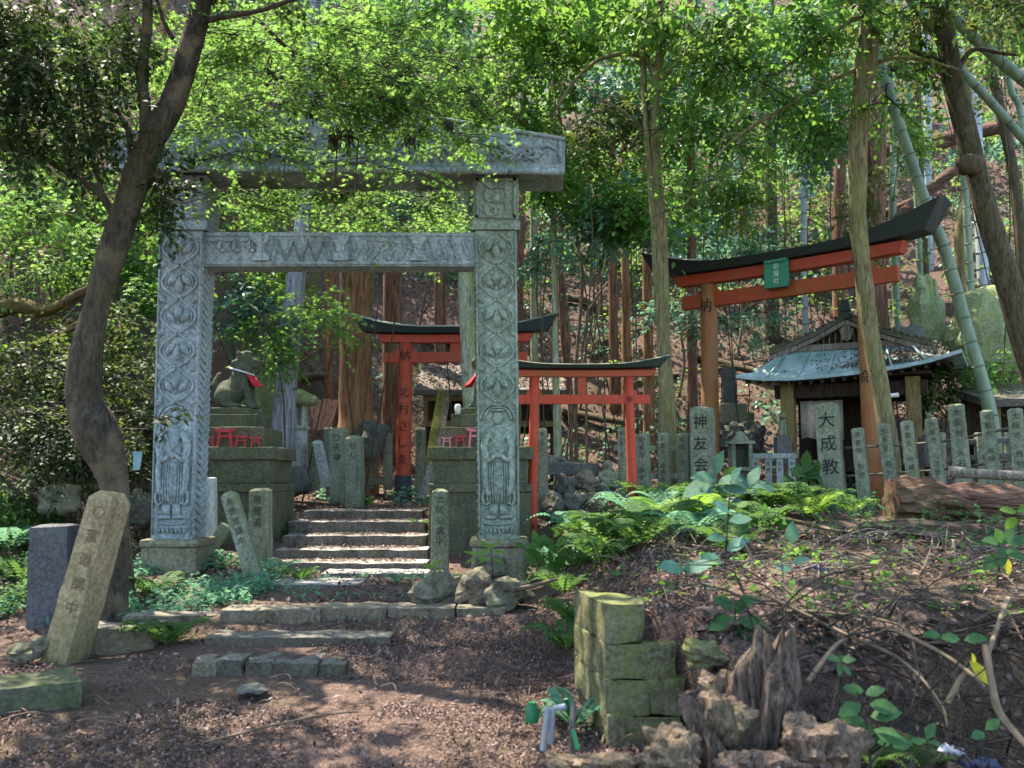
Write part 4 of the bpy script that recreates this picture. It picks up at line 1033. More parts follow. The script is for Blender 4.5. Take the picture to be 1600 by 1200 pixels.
rock((572, 690), 15.8, 60, 60, 'darkrock', 'dark fissured stump-like rock at the giant cedar', 50, rough=.4)
G3 = 'rubble stones stacked behind the small red torii'
for px, Y, w, h, mt, lab in (((882, 758), 11.3, 40, 34, 'darkrock', 'dark rubble stone at the top of the pile by the red leg'), ((915, 752), 11.4, 46, 30, 'rock', 'pale flat rubble stone capping the pile'), ((895, 785), 11.1, 44, 36, 'darkrock', 'angular rubble stone low in the pile'), ((930, 786), 11.1, 40, 34, 'rock', 'rounded rubble stone at the end of the pile'), ((865, 790), 11.0, 34, 40, 'darkrock', 'upright rubble stone just behind the red leg'), ((945, 764), 11.5, 30, 26, 'darkrock', 'small rubble stone under the seated white figure'), ((905, 812), 10.9, 48, 30, 'darkrock', 'lowest rubble stone of the pile among the ferns'), ((872, 722), 11.9, 44, 22, 'darkrock', 'dark slab-like rubble stone lying on the stone shelf')):
    rock(px, Y, w, h, mt, lab, grp=G3, rz=random.random()*3, rough=.28, name='rubble_stone')
tag(MB().hexa([P(852, 742, 11.6), P(935, 744, 11.6), P(935, 744, 12.2), P(852, 742, 12.2)], [P(852, 722, 11.6), P(935, 724, 11.6), P(935, 724, 12.2), P(852, 722, 12.2)]).build('stone_shelf', M['darkrock'], None, bevel=.015, rough=.012, cuts=.1), 'dark stone slab shelf above the rubble pile', 'slab')
# little seated figure
jz = P(950, 764, 11.5); J = thing('stone_figure', 'little pale stone figure sitting on the rubble beside a fence post', 'statue', jz)
b = MB().ell((0, 0, .07), (.1, .08, .075)).ell((0, 0, .16), (.075, .06, .1)).ell((0, -.01, .285), (.055, .055, .062))
for s in (-1, 1):
    b.ell((s*.07, -.05, .04), (.06, .06, .035)); b.tube([(s*.08, 0, .2), (s*.1, -.03, .13), (s*.03, -.08, .1)], [.028, .026, .02], 8, 3); b.ell((s*.056, 0, .285), (.01, .014, .02))
b.ell((0, -.064, .28), (.01, .014, .014)); b.build('body', M['post'], J, local=True, remesh=.011)
# lantern
lz = P(465, 745, 14.6); lan = thing('stone_lantern', 'pale stone lantern with a mushroom cap beside the leaning grey trunk', 'lantern', (lz.x, 14.6, 1.2))
zz = lambda y: P(465, y, 14.6).z-1.2
MB().lathe([(.17, zz(736)), (.15, zz(720)), (.135, zz(690)), (.14, zz(672))], seg=16).build('shaft', M['pale'], lan, local=True, smooth=True, rough=.012)
fb = MB()
for a in range(4):
    th = a*PI/2+PI/4; fb.box((.1*math.cos(th), .1*math.sin(th), (zz(672)+zz(634))/2), (.07, .07, zz(634)-zz(672)), Matrix.Rotation(th, 3, 'Z'))
fb.box((0, 0, zz(668)), (.28, .28, .05)); fb.build('fire_box', M['pale'], lan, local=True, bevel=.01)
MB().lathe([(.1, zz(634)), (.26, zz(633)), (.29, zz(627)), (.25, zz(619)), (.12, zz(612)), (.04, zz(608))], seg=20).build('cap', M['mossrock'], lan, local=True, smooth=True, rough=.012)
MB().box((0, 0, zz(750)), (.42, .42, .3)).build('base', M['darkrock'], lan, local=True, bevel=.04, rough=.02, cuts=.1)
# monument with stacked base, stone box shrine, low balustrade
mo = P(1141, 690, 16); mon = thing('stone_monument', 'weathered upright stone slab monument on a block base, up the slope beside the pavilion', 'monument', (mo.x, 16, mo.z))
zz = lambda y: P(1141, y, 16).z-mo.z
MB().box((0, 0, (zz(572)+zz(632))/2), (.26, .2, zz(572)-zz(632)), None, .82).build('slab', M['darkrock'], mon, local=True, bevel=.05, rough=.03, cuts=.08)
MB().box((.03, 0, (zz(632)+zz(664))/2), (.46, .4, zz(632)-zz(664))).build('block', M['post'], mon, local=True, bevel=.03, rough=.02, cuts=.08)
MB().box((.25, .1, (zz(645)+zz(668))/2), (.3, .3, zz(645)-zz(668))).build('block', M['post'], mon, local=True, bevel=.03, rough=.02, cuts=.08)
MB().box((.05, 0, zz(690)), (.9, .7, .5)).build('base', M['darkrock'], mon, local=True, bevel=.06, rough=.05, cuts=.1)
for k, (x, y, w) in enumerate(((1118, 672, 34), (1148, 676, 36), (1175, 672, 40), (1130, 690, 40), (1172, 690, 36))):
    rock((x, y), 15.2, w, 30, 'darkrock', ['mossy green stone under the monument', 'dark stone in the middle of the heap under the monument', 'pale veined stone below the monument steps', 'lower dark stone behind the stone box shrine', 'lower pale stone behind the stone box shrine'][k], rz=k, rough=.3, grp='stones heaped under the monument', name='heaped_stone')
bs = P(1157, 730, 13); box = thing('stone_box_shrine', 'small open fronted stone box shrine with a flat roof, behind the broad leaves', 'shrine', bs)
s = 13/F
for sx in (-1, 1): MB().box((sx*13*s, 0, 18*s), (6*s, 30*s, 36*s)).build('side_wall', M['post'], box, local=True, bevel=.008)
MB().box((0, 12*s, 18*s), (20*s, 4*s, 36*s)).build('back_wall', M['darkrock'], box, local=True)
MB().box((0, 0, -3*s), (40*s, 36*s, 6*s)).build('floor_slab', M['post'], box, local=True, bevel=.008)
MB().box((0, 0, 38*s), (42*s, 38*s, 5*s), None, .9).build('roof', M['post'], box, local=True, bevel=.012, rough=.01)
MB().box((0, 0, 48*s), (26*s, 22*s, 15*s), None, .35).build('roof_stone', M['post'], box, local=True, bevel=.02, rough=.03, cuts=.05)
MB().box((0, 0, -16*s), (34*s, 30*s, 20*s)).build('base', M['darkrock'], box, local=True, bevel=.02, rough=.02, cuts=.08)
bl = thing('stone_balustrade', 'low pale stone balustrade with short inscribed posts in front of the pavilion post', 'balustrade', P(1205, 765, 13.2), -.35)
s = 13.2/F
MB().box((4*s, 0, 52*s), (70*s, 12*s, 8*s)).build('rail', M['pale'], bl, local=True, bevel=.008)
for k, x in enumerate((-22, -3, 14, 32)):
    pb = MB().box((x*s, 0, 24*s), (10*s, 9*s, 48*s)).build('post', M['pale'], bl, local=True, bevel=.006)
    lettering('柳桐', 6.5*s, M['carved'], pb, x*s, -4.7*s, 40*s, 9*s)
MB().box((4*s, 0, -4*s), (76*s, 16*s, 10*s)).build('base', M['darkrock'], bl, local=True, bevel=.01)
for xx, lab in ((1222, 'pale paper-white fox-like stone figure beside the pavilion post'), (1450, 'pale stone figure in the sun behind the pavilion post')):
    c = P(xx, 672, 13.6 if xx < 1300 else 12.9); k = thing('stone_figure', lab, 'statue', c-Vector((0, 0, .12)))
    b = MB().ell((0, 0, .08), (.07, .06, .09)).ell((0, -.01, .2), (.05, .05, .1)).ell((0, -.05, .31), (.04, .055, .04)).ell((0, -.11, .3), (.018, .035, .016))
    for s_ in (-1, 1): b.ell((s_*.026, -.02, .355), (.012, .01, .03)); b.tube([(s_*.03, -.05, .2), (s_*.035, -.07, .02)], .018, 8)
    b.build('body', M['post'], k, local=True, remesh=.009)
    MB().box((0, 0, -.18), (.2, .2, .4)).build('pedestal', M['darkrock'], k, local=True, bevel=.01)
# plank fence behind the lantern
pf = thing('plank_fence', 'leaning reddish plank fence behind the stone lantern', 'fence', (PX(500, 17), 17, 1.5))
for k in range(12):
    x = 432+k*8.2; MB().bar(P(x-9, 672, 16.9), P(x+3, 623+(k % 3), 17.1), .085, .02, (0, 1, 0)).build('plank', M['wood_red'], pf)
MB().bar(P(428, 628, 17.15), P(530, 626, 17.15), .06, .04).build('fence_cap', M['wood_red'], pf)
# blue plate tied behind the bent trunk
a = P(208, 705, 7.7); b = P(222, 706, 7.7); c = P(218, 734, 7.7); d = P(208, 735, 7.7)
y_ = Vector((0, .01, 0)); tag(MB().hexa([d, c, c+y_, d+y_], [a, b, b+y_, a+y_]).build('plate', M['teal_plate'], None), 'small pale blue plate fixed to the back of the bent trunk', 'plate')
# ------------------------------------------------------------------ retaining wall corner
wl = thing('retaining_wall', 'mossy squared stone wall corner holding the leafy bank', 'wall', (PX(945, 4.65), 4.65, .4))
def wblk(x0, y0, x1, y1, Y, dep, lab=None, off=0):
    a = P(x0, y1, Y); b = P(x1, y0, Y)
    mb = MB().hexa([a, Vector((b.x, Y, a.z)), Vector((b.x, Y+dep, a.z)), Vector((a.x-.1, Y+dep+.3, a.z))], [Vector((a.x, Y, b.z)), b, Vector((b.x, Y+dep, b.z)), Vector((a.x-.1, Y+dep+.3, b.z))])
    return mb.build('stone_block', M['wallstone'], wl, bevel=.004, rough=.022, cuts=.035, nscale=6, auto=.5)
wblk(944, 943, 1006, 1005, 4.6, .3); wblk(944, 1006, 1056, 1061, 4.59, .3)
wblk(946, 1062, 1016, 1119, 4.575, .3); wblk(1016, 1062, 1072, 1118, 4.585, .3); wblk(952, 1120, 1064, 1180, 4.56, .3)
for x0, y0, x1, y1, lab in ((1068, 1000, 1130, 1045, 'pale mossy rock showing in the bank by the wall corner'),):
    rock(((x0+x1)/2, (y0+y1)/2), 4.4, x1-x0, y1-y0, 'wallstone', lab, rough=.3)
# ------------------------------------------------------------------ stump, crumbling wood, logs
def shard(name, mat, pts, rad, parent=None, seg=14, n=6, wob=.5, rough=.05, jag=True, fz=(1, 1)):
    """ragged rotten wood: a tube whose skin is deeply ridged along the grain"""
    pts = catmull(pts, n); m = len(pts); R = np.interp(np.linspace(0, 1, m), np.linspace(0, 1, len(rad)), rad)
    mb = MB(); off = random.random()*60; prev = None
    for i, p in enumerate(pts):
        d = (pts[min(i+1, m-1)]-pts[max(i-1, 0)]).normalized()
        a = d.cross(Vector((0, 1, 0))) if prev is None else prev-d*prev.dot(d)
        if a.length < 1e-4: a = d.orthogonal()
        a.normalize(); b = d.cross(a); prev = a
        for k in range(seg):
            th = 2*PI*k/seg
            rr = R[i]*(1+wob*mnoise.noise(Vector((math.cos(th)*1.7+off, math.sin(th)*1.7, i*.09)))+wob*.6*mnoise.noise(Vector((math.cos(th)*5+off, math.sin(th)*5, i*.2)))-wob*.5*abs(mnoise.noise(Vector((math.cos(th)*9+off, math.sin(th)*9, i*.06)))))
            q = p+a*math.cos(th)*rr*fz[0]+b*math.sin(th)*rr*fz[1]
            if jag and i >= m-2: q = q+d*(.35*R[0]*mnoise.noise(Vector((math.cos(th)*3+off, math.sin(th)*3, 7.7)))*1.8)
            mb.v.append(tuple(q))
    for i in range(m-1):
        for k in range(seg): mb.f.append((i*seg+k, i*seg+(k+1) % seg, (i+1)*seg+(k+1) % seg, (i+1)*seg+k))
    c0 = len(mb.v); mb.v.append(tuple(pts[0])); c1 = len(mb.v); mb.v.append(tuple(pts[-1]-(pts[-1]-pts[-2])*1.2))
    for k in range(seg): mb.f.append((c0, (k+1) % seg, k)); mb.f.append((c1, (m-1)*seg+k, (m-1)*seg+(k+1) % seg))
    return mb.build(name, mat, parent, auto=.7)
random.seed(21)
sp = P(1190, 1190, 3.75); stump = thing('tree_stump', 'broken rotting tree stump with a dark upright snag and pale crumbling wood', 'stump', (sp.x, sp.y, gz(sp.x, sp.y)))
shard('snag', M['rot_dark'], [P(1185, 1290, 3.75), P(1190, 1180, 3.75), P(1196, 1085, 3.78), P(1206, 1000, 3.82)], [.17, .12, .105, .075], stump, 48, 10, .62, fz=(1, .8))
shard('snag', M['rot_dark'], [P(1130, 1260, 3.65), P(1110, 1170, 3.65), P(1076, 1105, 3.7), P(1060, 1083, 3.72)], [.07, .06, .035, .012], stump, 14, 6, .5)
def chunk(px, Y, w, h, mat, d=None, rz=0, rough=.5):
    c = P(px[0], px[1], Y); s = Y/F
    o = blob('crumbling_wood', None, None, c, (w*s/2, (d or w)*s/2, h*s/2), M[mat], rz, rough, None, 44, 30)
    o.location = c-wloc(stump).translation; o.parent = stump
chunk((1128, 1135), 3.72, 90, 100, 'rot_pale', 80, .3, .4); chunk((1275, 1172), 3.6, 140, 95, 'rot_pale', 110, .8, .42); chunk((1050, 1178), 3.5, 140, 70, 'rot_pale', 90, 1.4, .4)
chunk((960, 1205), 3.45, 150, 50, 'rot_pale', 90, .2, .5); chunk((1190, 1215), 3.45, 200, 70, 'rot_dark', 100, .2, .4); chunk((1128, 1088), 3.85, 60, 60, 'rot_pale', 60, 2, .6)
lg = thing('rotten_log', 'big rotten reddish log with a rough sawn end lying before the fence', 'log', P(1500, 800, 9.0))
shard('trunk', M['rot'], [P(1392, 783, 9.0), P(1450, 785, 9.0), P(1520, 795, 9.0), P(1600, 806, 9.0), P(1700, 815, 9.0)], [.235, .22, .21, .2, .19], lg, 44, 12, .42, jag=False)
shard('loose_bark', M['rot'], [P(1490, 776, 8.85), P(1550, 783, 8.86), P(1640, 790, 8.9)], [.03, .1, .09], lg, 14, 6, .4, fz=(.7, .8))
l2 = shard('rotten_log', M['rot_low'], [P(1345, 826, 7.9), P(1420, 828, 7.9), P(1530, 838, 7.95), P(1680, 842, 8.0)], [.05, .09, .1, .12], None, 20, 8, .45, jag=False)
tag(l2, 'dark decaying log sunk in the leaf litter below the big reddish log', 'log')
pole = MB().tube([P(1482, 737, 9.6), P(1540, 741, 9.5), P(1660, 747, 9.4)], [.055, .05, .05], 14, 5, wob=.12); tag(pole.build('grey_pole', M['wood_grey'], None, auto=.8), 'weathered grey pole lying across the fence posts above the log', 'pole')
rock((1408, 857), 7.0, 52, 12, 'kerb', 'flat pale slab of bark lying on the dark litter', 40, rough=.3, name='bark_slab', cat='bark')
HL = 'fallen trunks lying across the bamboo slope'
for pts_, rr, lab in (([P(1380, 236, 22), P(1480, 215, 21), P(1620, 190, 20)], .16, 'long fallen trunk crossing the slope just above the burl of the dark tree'), ([P(1400, 345, 19), P(1460, 290, 19), P(1500, 262, 19)], .13, 'short fallen trunk ending at the burl of the dark tree'), ([P(1420, 240, 21), P(1520, 212, 21), P(1640, 175, 21)], .12, 'thinner fallen trunk close above the long one'), ([P(1370, 340, 19.5), P(1420, 318, 19.3), P(1455, 300, 19.2)], .1, 'dark fallen trunk low on the slope behind the torii roof')):
    tag(MB().tube(pts_, [rr, rr*.9, rr*.8], 12, 6, wob=.25).build('fallen_log', M['rot'], None, auto=.8), lab, 'fallen trunk', HL)
tag(MB().tube([P(838, 300, 15), P(880, 322, 15.5), P(960, 345, 16)], [.09, .09, .07], 12, 6, wob=.15).build('fallen_log', M['bark_olive'], None, auto=.8), 'leaning dead trunk behind the end of the gate lintel', 'fallen trunk')
# ------------------------------------------------------------------ litter left by people
g = thing('pipe_pair', 'two pale plastic pipes, one bent over, stuck in the ground by the wall corner', 'pipes', P(855, 1165, 4.3))
for pts_ in ([P(848, 1172, 4.3), P(856, 1105, 4.3)], [P(860, 1162, 4.32), P(864, 1110, 4.32), P(868, 1106, 4.32), P(884, 1104, 4.3)]):
    MB().tube(pts_, .013, 10).build('pipe', M['pvc'], g, auto=.8)
tag(MB().lathe([(.03, 0), (.03, .055), (.02, .07), (.02, .085)], P(831, 1128, 4.4), 14).build('bottle_top', M['green_plastic'], None, auto=.6), 'green plastic bottle cap standing beside the pale pipes', 'cap')
for a, b, lab in ((P(890, 1118, 4.35), P(884, 1092, 4.3), 'short green plastic strip above the bent pipe'), (P(903, 1172, 4.15), P(895, 1140, 4.2), 'long green plastic strip below the grey stake')):
    tag(MB().bar(a, b, .02, .008, (0, 1, 0)).build('plastic_strip', M['green_plastic'], None, bevel=.002), lab, 'strip')
tag(MB().tube([P(893, 1180, 4.2), P(896, 1100, 4.25)], .013, 8, wob=.2).build('stake', M['wood_grey'], None, auto=.8), 'grey wooden stake standing between the green strips', 'stake')
def sheet(label, px, Y, w, d, mat, seed, h=.08):
    c = P(px[0], px[1], Y); n = 14; mb = MB()
    for i in range(n):
        for j in range(n):
            x = (i/(n-1)-.5)*w; y = (j/(n-1)-.5)*d
            mb.v.append((c.x+x+.03*mnoise.noise(Vector((i*.5, j*.5, seed))), c.y+y, c.z+h*mnoise.noise(Vector((i*.35+seed, j*.35, 0)))+h*.5*mnoise.noise(Vector((i*.9, j*.9, seed)))))
    mb.f = [(i*n+j, (i+1)*n+j, (i+1)*n+j+1, i*n+j+1) for i in range(n-1) for j in range(n-1)]
    o = mb.build('plastic_sheet', M[mat], None, auto=.35); o.modifiers.new('t', 'SOLIDIFY').thickness = .004
    return tag(o, label, 'sheet')
sheet('crumpled dark blue plastic sheet half buried in the litter of the bank', (1245, 897), 5.9, .38, .3, 'sheet_blue', 3, .1); sheet('torn black plastic sheet behind the wall corner', (1060, 975), 4.95, .3, .25, 'sheet_black', 8, .09)
sheet('shiny dark blue plastic scrap at the lower edge of the bank', (1535, 1195), 3.55, .12, .1, 'sheet_blue', 5, .05); sheet('small white plastic scrap among the twigs', (1487, 1172), 3.6, .06, .05, 'white_plastic', 6, .03)
# ------------------------------------------------------------------ trees
def hit(px, py, y0=3.0, y1=60):
    d = P(px, py, 1.0)-EYE; ys = np.arange(y0, y1, .04)
    z = EYE.z+d.z*ys; g = ground(d.x*ys, ys); k = np.nonzero(z < g)[0]
    Y = ys[k[0]] if len(k) else y1
    return P(px, py, float(Y))
def trunk_pts(px, Y):
    """(x, y, half width px[, Y]) from foot to top"""
    pts, rad = [], []
    for p in px:
        y = p[3] if len(p) > 3 else Y
        pts.append(P(p[0], p[1], y)); rad.append(p[2]*y/F)
    return pts, rad
def tree(name, label, cat, px, Y, bark, limbs=(), crown=None, leafmat=None, leaf=.06, T=T_LEAF, group=None, wob=.12, per=11, tw=.35, flat=.5, droop=.25, seg=12, stems=True, foot=True, every=2, crownname='crown'):
    pts, rad = trunk_pts(px, Y); b = pts[0]
    if foot:
        g = gz(b.x, b.y)
        if b.z > g-.05: pts = [Vector((b.x, b.y, g-.15))]+pts; rad = [rad[0]*1.15]+rad
    T_ = thing(name, label, cat, (pts[0].x, pts[0].y, pts[0].z), 0, group)
    tr = MB().tube(pts, rad, seg, 5, wob=wob).build('trunk', bark, T_, smooth=True)
    for lm in limbs:
        lp, lr = trunk_pts(lm, Y); MB().tube(lp, lr, 8, 4, wob=wob).build('limb', bark, T_, smooth=True)
    if crown:
        C, D, N, L, ts, td = clouds(crown, per, tw, flat, droop, leaf)
        cr = leaves(crownname, C, D, N, L, T, leafmat, T_)
        if stems:
            mb = MB(); twigs(mb, ts, td, .0035 if leaf < .08 else .008, every); mb.build('twig_sprays', M['twig_dark'], T_)
    return T_
def cp(x, y, Y, rx, ry, n, rd=None):
    s = Y/F; return (tuple(P(x, y, Y)), (rx*s, (rd or rx)*s, ry*s), n)
# the dark bent tree by the ochre post
NT_ = [(174, 992, 27.6), (176, 930, 22.1), (179, 860, 19.3), (181, 800, 19.3), (177, 752, 23.0), (164, 706, 30.4), (147, 668, 34.0), (132, 628, 27.6), (134, 565, 24.8), (153, 470, 20.2), (180, 380, 21.2), (203, 310, 22.1), (235, 222, 23.0), (273, 150, 20.2), (302, 60, 18.4), (318, -20, 17.5), (335, -160, 15.6), (370, -420, 12.9), (420, -700, 8.3)]
nl = [[(230, 235, 12), (226, 170, 10), (221, 110, 9), (230, 40, 9), (226, -60, 8), (190, -220, 5)],
      [(182, 355, 8), (170, 322, 7), (145, 292, 6), (100, 265, 5), (60, 243, 5, 6.9), (0, 228, 5, 6.8), (-70, 222, 4, 6.7)],
      [(205, 285, 6), (200, 205, 5), (160, 140, 3), (120, 90, 2, 6.8)], [(306, 36, 6), (350, 26, 5, 6.9), (400, 18, 4, 6.8), (440, 5, 4, 6.8), (490, -12, 3, 6.7)],
      [(160, 300, 3), (135, 220, 3), (125, 130, 2)], [(270, 60, 4), (255, 30, 3), (240, -20, 3)]]
ncl = [cp(x, y, Y, rx, ry, int(n*1.7)) for x, y, Y, rx, ry, n in [
    (30, 40, 6.6, 60, 50, 42), (100, 20, 6.8, 60, 40, 34), (50, 120, 6.5, 70, 40, 44), (140, 95, 6.9, 60, 40, 40), (110, 180, 6.7, 70, 35, 40), (25, 200, 6.6, 50, 30, 22), (185, 60, 7.1, 40, 40, 20), (165, 230, 6.9, 45, 25, 20),
    (190, 215, 7.0, 30, 20, 12), (250, 300, 7.0, 30, 28, 18), (285, 310, 7.1, 25, 20, 10), (40, 250, 6.7, 40, 25, 16), (10, 90, 6.4, 40, 50, 22), (210, 10, 7.0, 40, 30, 16), (270, 655, 7.2, 16, 5, 5), (130, 345, 7.2, 20, 15, 3), (380, -10, 6.8, 60, 20, 14), (90, 250, 6.9, 30, 16, 10)]]
hang = [((-4.8, 6.3, 6.6), (1.5, 1.1, .8), 110), ((-3.0, 6.0, 6.9), (1.4, 1.0, .8), 100), ((-1.4, 5.9, 7.3), (1.3, 1.0, .7), 80), ((-5.8, 8.4, 7.0), (1.2, 1.4, .8), 90), ((-3.4, 4.6, 6.0), (1.3, 1.2, .6), 80), ((-4.6, 10.4, 8.2), (1.2, 1.1, .6), 60), ((-2.2, 4.4, 6.6), (1.3, 1.2, .6), 80)]  # unseen leaf clusters above the view, placed to shade the path
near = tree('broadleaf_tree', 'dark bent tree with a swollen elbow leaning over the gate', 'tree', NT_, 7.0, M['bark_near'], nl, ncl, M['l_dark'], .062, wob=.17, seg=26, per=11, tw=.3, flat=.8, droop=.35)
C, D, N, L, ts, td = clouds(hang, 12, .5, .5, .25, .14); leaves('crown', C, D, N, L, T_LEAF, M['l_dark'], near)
# the maple whose sprays hang in front of the lintel
mp = [(205, 900, 5), (190, 760, 5), (170, 690, 5), (140, 640, 5), (150, 520, 5), (185, 390, 5), (225, 260, 5), (270, 165, 5), (300, 70, 5), (312, -10, 5), (330, -120, 4)]
ml = [[(300, 60, 4), (350, 20, 4), (400, 30, 4), (432, 60, 4), (460, 82, 3.5), (500, 95, 3), (550, 106, 2.5), (600, 100, 2.5), (640, 86, 2), (700, 100, 1.6), (740, 130, 1)],
      [(455, 80, 3.2), (470, 110, 3), (500, 150, 2.6), (530, 185, 2), (560, 220, 2), (610, 222, 1.4)], [(545, 106, 1.6), (580, 135, 1.4), (620, 180, 1), (640, 215, 1)], [(470, 110, 1.6), (440, 140, 1.2), (400, 190, 1)], [(480, 125, 1.6), (520, 200, 1.2), (525, 260, 1), (515, 300, 1)], [(640, 90, 1.4), (665, 140, 1), (700, 200, 1)],
      [(560, 220, 1.4), (556, 270, 1.2), (552, 315, 1)], [(400, 30, 2), (380, 60, 1.6), (330, 110, 1.2), (310, 170, 1)], [(560, 105, 1.2), (600, 60, 1), (660, 40, .8)]]
mcl = []
for x, y, Y, rx, ry, n in [(300, 60, 7.4, 60, 30, 20), (360, 110, 7.6, 60, 26, 30), (350, 170, 7.8, 60, 24, 34), (410, 60, 7.2, 60, 24, 22), (430, 150, 7.0, 60, 24, 30), (410, 210, 7.5, 60, 22, 36), (500, 40, 7.3, 60, 22, 24), (510, 110, 7.0, 55, 22, 30), (540, 165, 7.3, 60, 22, 44), (600, 60, 7.2, 60, 24, 34), (620, 120, 7.0, 60, 22, 40), (660, 170, 7.2, 60, 22, 46), (690, 100, 7.4, 50, 24, 34), (735, 150, 7.5, 40, 22, 24), (700, 210, 7.6, 50, 18, 26), (610, 205, 7.4, 60, 18, 30), (480, 220, 7.8, 50, 18, 24), (330, 240, 7.6, 50, 18, 22), (440, 250, 7.8, 50, 14, 16), (560, 250, 7.7, 60, 12, 14), (640, 268, 7.6, 40, 10, 12), (370, 290, 7.8, 40, 16, 14), (340, 215, 7.9, 50, 20, 22), (560, 15, 7.3, 60, 20, 16), (320, 120, 7.8, 40, 30, 14), (770, 170, 7.6, 25, 18, 8), (590, 385, 7.9, 14, 8, 4)]:
    mcl.append(cp(x, y, Y, rx, ry, int(n*(1.6 if y < 190 else .65 if x < 600 and y > 195 else 1.1))))
for x, y, Y, rx, ry, n in [(510, 300, 9.3, 55, 18, 34), (570, 320, 9.4, 60, 20, 44), (640, 310, 9.2, 50, 20, 30), (610, 345, 9.6, 60, 14, 30), (450, 320, 9.4, 50, 16, 24), (390, 310, 9.2, 40, 20, 20), (690, 330, 9.8, 40, 14, 16)]: mcl.append(cp(x, y, Y, rx, ry, int(n*1.7)))
mpl = tree('maple_tree', 'slender maple with bright green sprays hanging over the gate lintel', 'tree', mp, 7.5, M['bark_dark'], ml, mcl, M['l_maple'], .058, T_MAPLE, wob=.05, per=12, tw=.36, flat=.22, droop=.1, seg=8, every=1)
for (x, y0, y1, w) in [(605, 95, 148, 16), (662, 135, 152, 8), (528, 195, 222, 14), (455, 158, 180, 9), (490, 150, 185, 8), (435, 105, 125, 10), (700, 185, 200, 8), (640, 205, 230, 14), (600, 100, 130, 10), (420, 85, 140, 7), (520, 205, 232, 9), (545, 195, 225, 8)]:
    n = 90; Y = 7.2; s = Y/F; c = np.array(P(x, (y0+y1)/2, Y)); q = rng.normal(size=(n, 3))*np.array([w*s*.4, w*s*.4, (y1-y0)*s*.26])
    dd = rng.normal(size=(n, 3))*.35; dd[:, 2] -= 1
    leaves('dead_leaf_clump', c+q, dd, unit(n), .045*(.6+.8*rng.random(n)), T_LONG, M['dead'], mpl)
# twin olive trunks behind the small torii
tw_ = tree('broadleaf_tree', 'mossy olive tree with twin trunks behind the small red torii', 'tree', [(1040, 770, 13.1), (1040, 640, 11.3), (1036, 500, 10.4), (1034, 380, 9.6), (1026, 260, 7.8), (1023, 180, 7.8), (1026, 120, 7.8), (1034, 60, 7.0), (1030, -40, 5.2), (1020, -250, 3.5)], 12.4, M['bark_olive'],
     [[(1052, 760, 9), (1046, 620, 9), (1030, 480, 7), (1022, 350, 6), (1012, 220, 5), (1006, 130, 5), (1004, 40, 4)], [(1026, 128, 6), (1010, 92, 5), (985, 84, 4), (950, 88, 4), (925, 100, 3), (895, 130, 3), (870, 170, 2)], [(1028, 135, 5), (1050, 105, 4), (1072, 80, 3), (1090, 55, 3), (1110, 20, 2)],
      [(1000, 195, 2.5), (975, 175, 2.2), (940, 155, 2), (910, 132, 1.6)], [(1002, 200, 1.8), (985, 230, 1.4)], [(960, 165, 1.8), (920, 180, 1.5), (870, 207, 1.2)]],
     [cp(x, y, Y, rx, ry, n) for x, y, Y, rx, ry, n in [(1075, 30, 11.8, 60, 40, 46), (1130, 60, 11.6, 55, 45, 40), (1100, 110, 11.8, 55, 40, 36), (1040, 20, 12.2, 50, 30, 26), (1160, 20, 11.8, 50, 30, 26), (1150, 110, 12, 50, 35, 22), (1070, 140, 12, 30, 25, 10), (980, 40, 12.5, 60, 30, 24), (1050, 200, 12.2, 25, 18, 6)]], M['l_yellow'], .105, T_BROAD, per=10, tw=.5, flat=.8, droop=.5, seg=14)
C, D, N, L, ts, td = clouds([((2.2, 10.5, 8.2), (2, 1.8, .9), 90), ((.6, 11.5, 8.8), (2, 1.6, .8), 80), ((2.8, 12.5, 9.5), (2.4, 2, 1.2), 90)], 10, .6, .5, .2, .18); leaves('crown', C, D, N, L, T_LEAF, M['l_mid'], tw_)
# ridged olive tree in front of the big torii
rt = tree('broadleaf_tree', 'tall ridged olive tree standing in front of the big torii leg and pavilion', 'tree', [(1396, 745, 13.1), (1388, 680, 13.1), (1376, 610, 13.1), (1360, 520, 13.9), (1348, 420, 13.1), (1340, 330, 13.9), (1341, 230, 14.8), (1348, 140, 15.7), (1358, 60, 17.4), (1366, 0, 17.4), (1376, -100, 16.5), (1392, -300, 13.9), (1400, -520, 8.7)], 11.4, M['bark_olive'],
     [[(1350, 20, 6), (1320, 38, 4), (1280, 66, 3.5), (1240, 95, 3), (1200, 125, 2.6), (1175, 150, 2), (1150, 195, 1.5)], [(1338, 108, 5), (1300, 125, 3.6), (1250, 155, 3), (1200, 183, 2.8), (1160, 208, 2.5), (1120, 245, 2.2), (1095, 290, 1.6), (1060, 330, 1)], [(1365, 100, 4), (1400, 90, 3), (1450, 95, 3), (1500, 110, 2)], [(1160, 208, 1.8), (1130, 215, 1.5), (1120, 260, 1.2)]],
     [cp(x, y, Y, rx, ry, n) for x, y, Y, rx, ry, n in [(1230, 60, 11.2, 60, 40, 34), (1290, 40, 11.2, 60, 36, 34), (1180, 150, 11.3, 50, 30, 22), (1250, 150, 11.4, 50, 30, 20), (1385, 120, 11.3, 30, 30, 16), (1375, 165, 11.2, 24, 20, 12), (1130, 250, 11.5, 45, 28, 20), (1095, 285, 11.6, 40, 22, 14), (1065, 318, 11.6, 30, 16, 8), (1440, 20, 11.2, 60, 30, 30), (1330, 10, 11, 50, 24, 20), (1210, 210, 11.5, 40, 24, 12)]], M['l_mid'], .085, T_BROAD, per=9, tw=.45, flat=.6, droop=.4, seg=18, wob=.16)
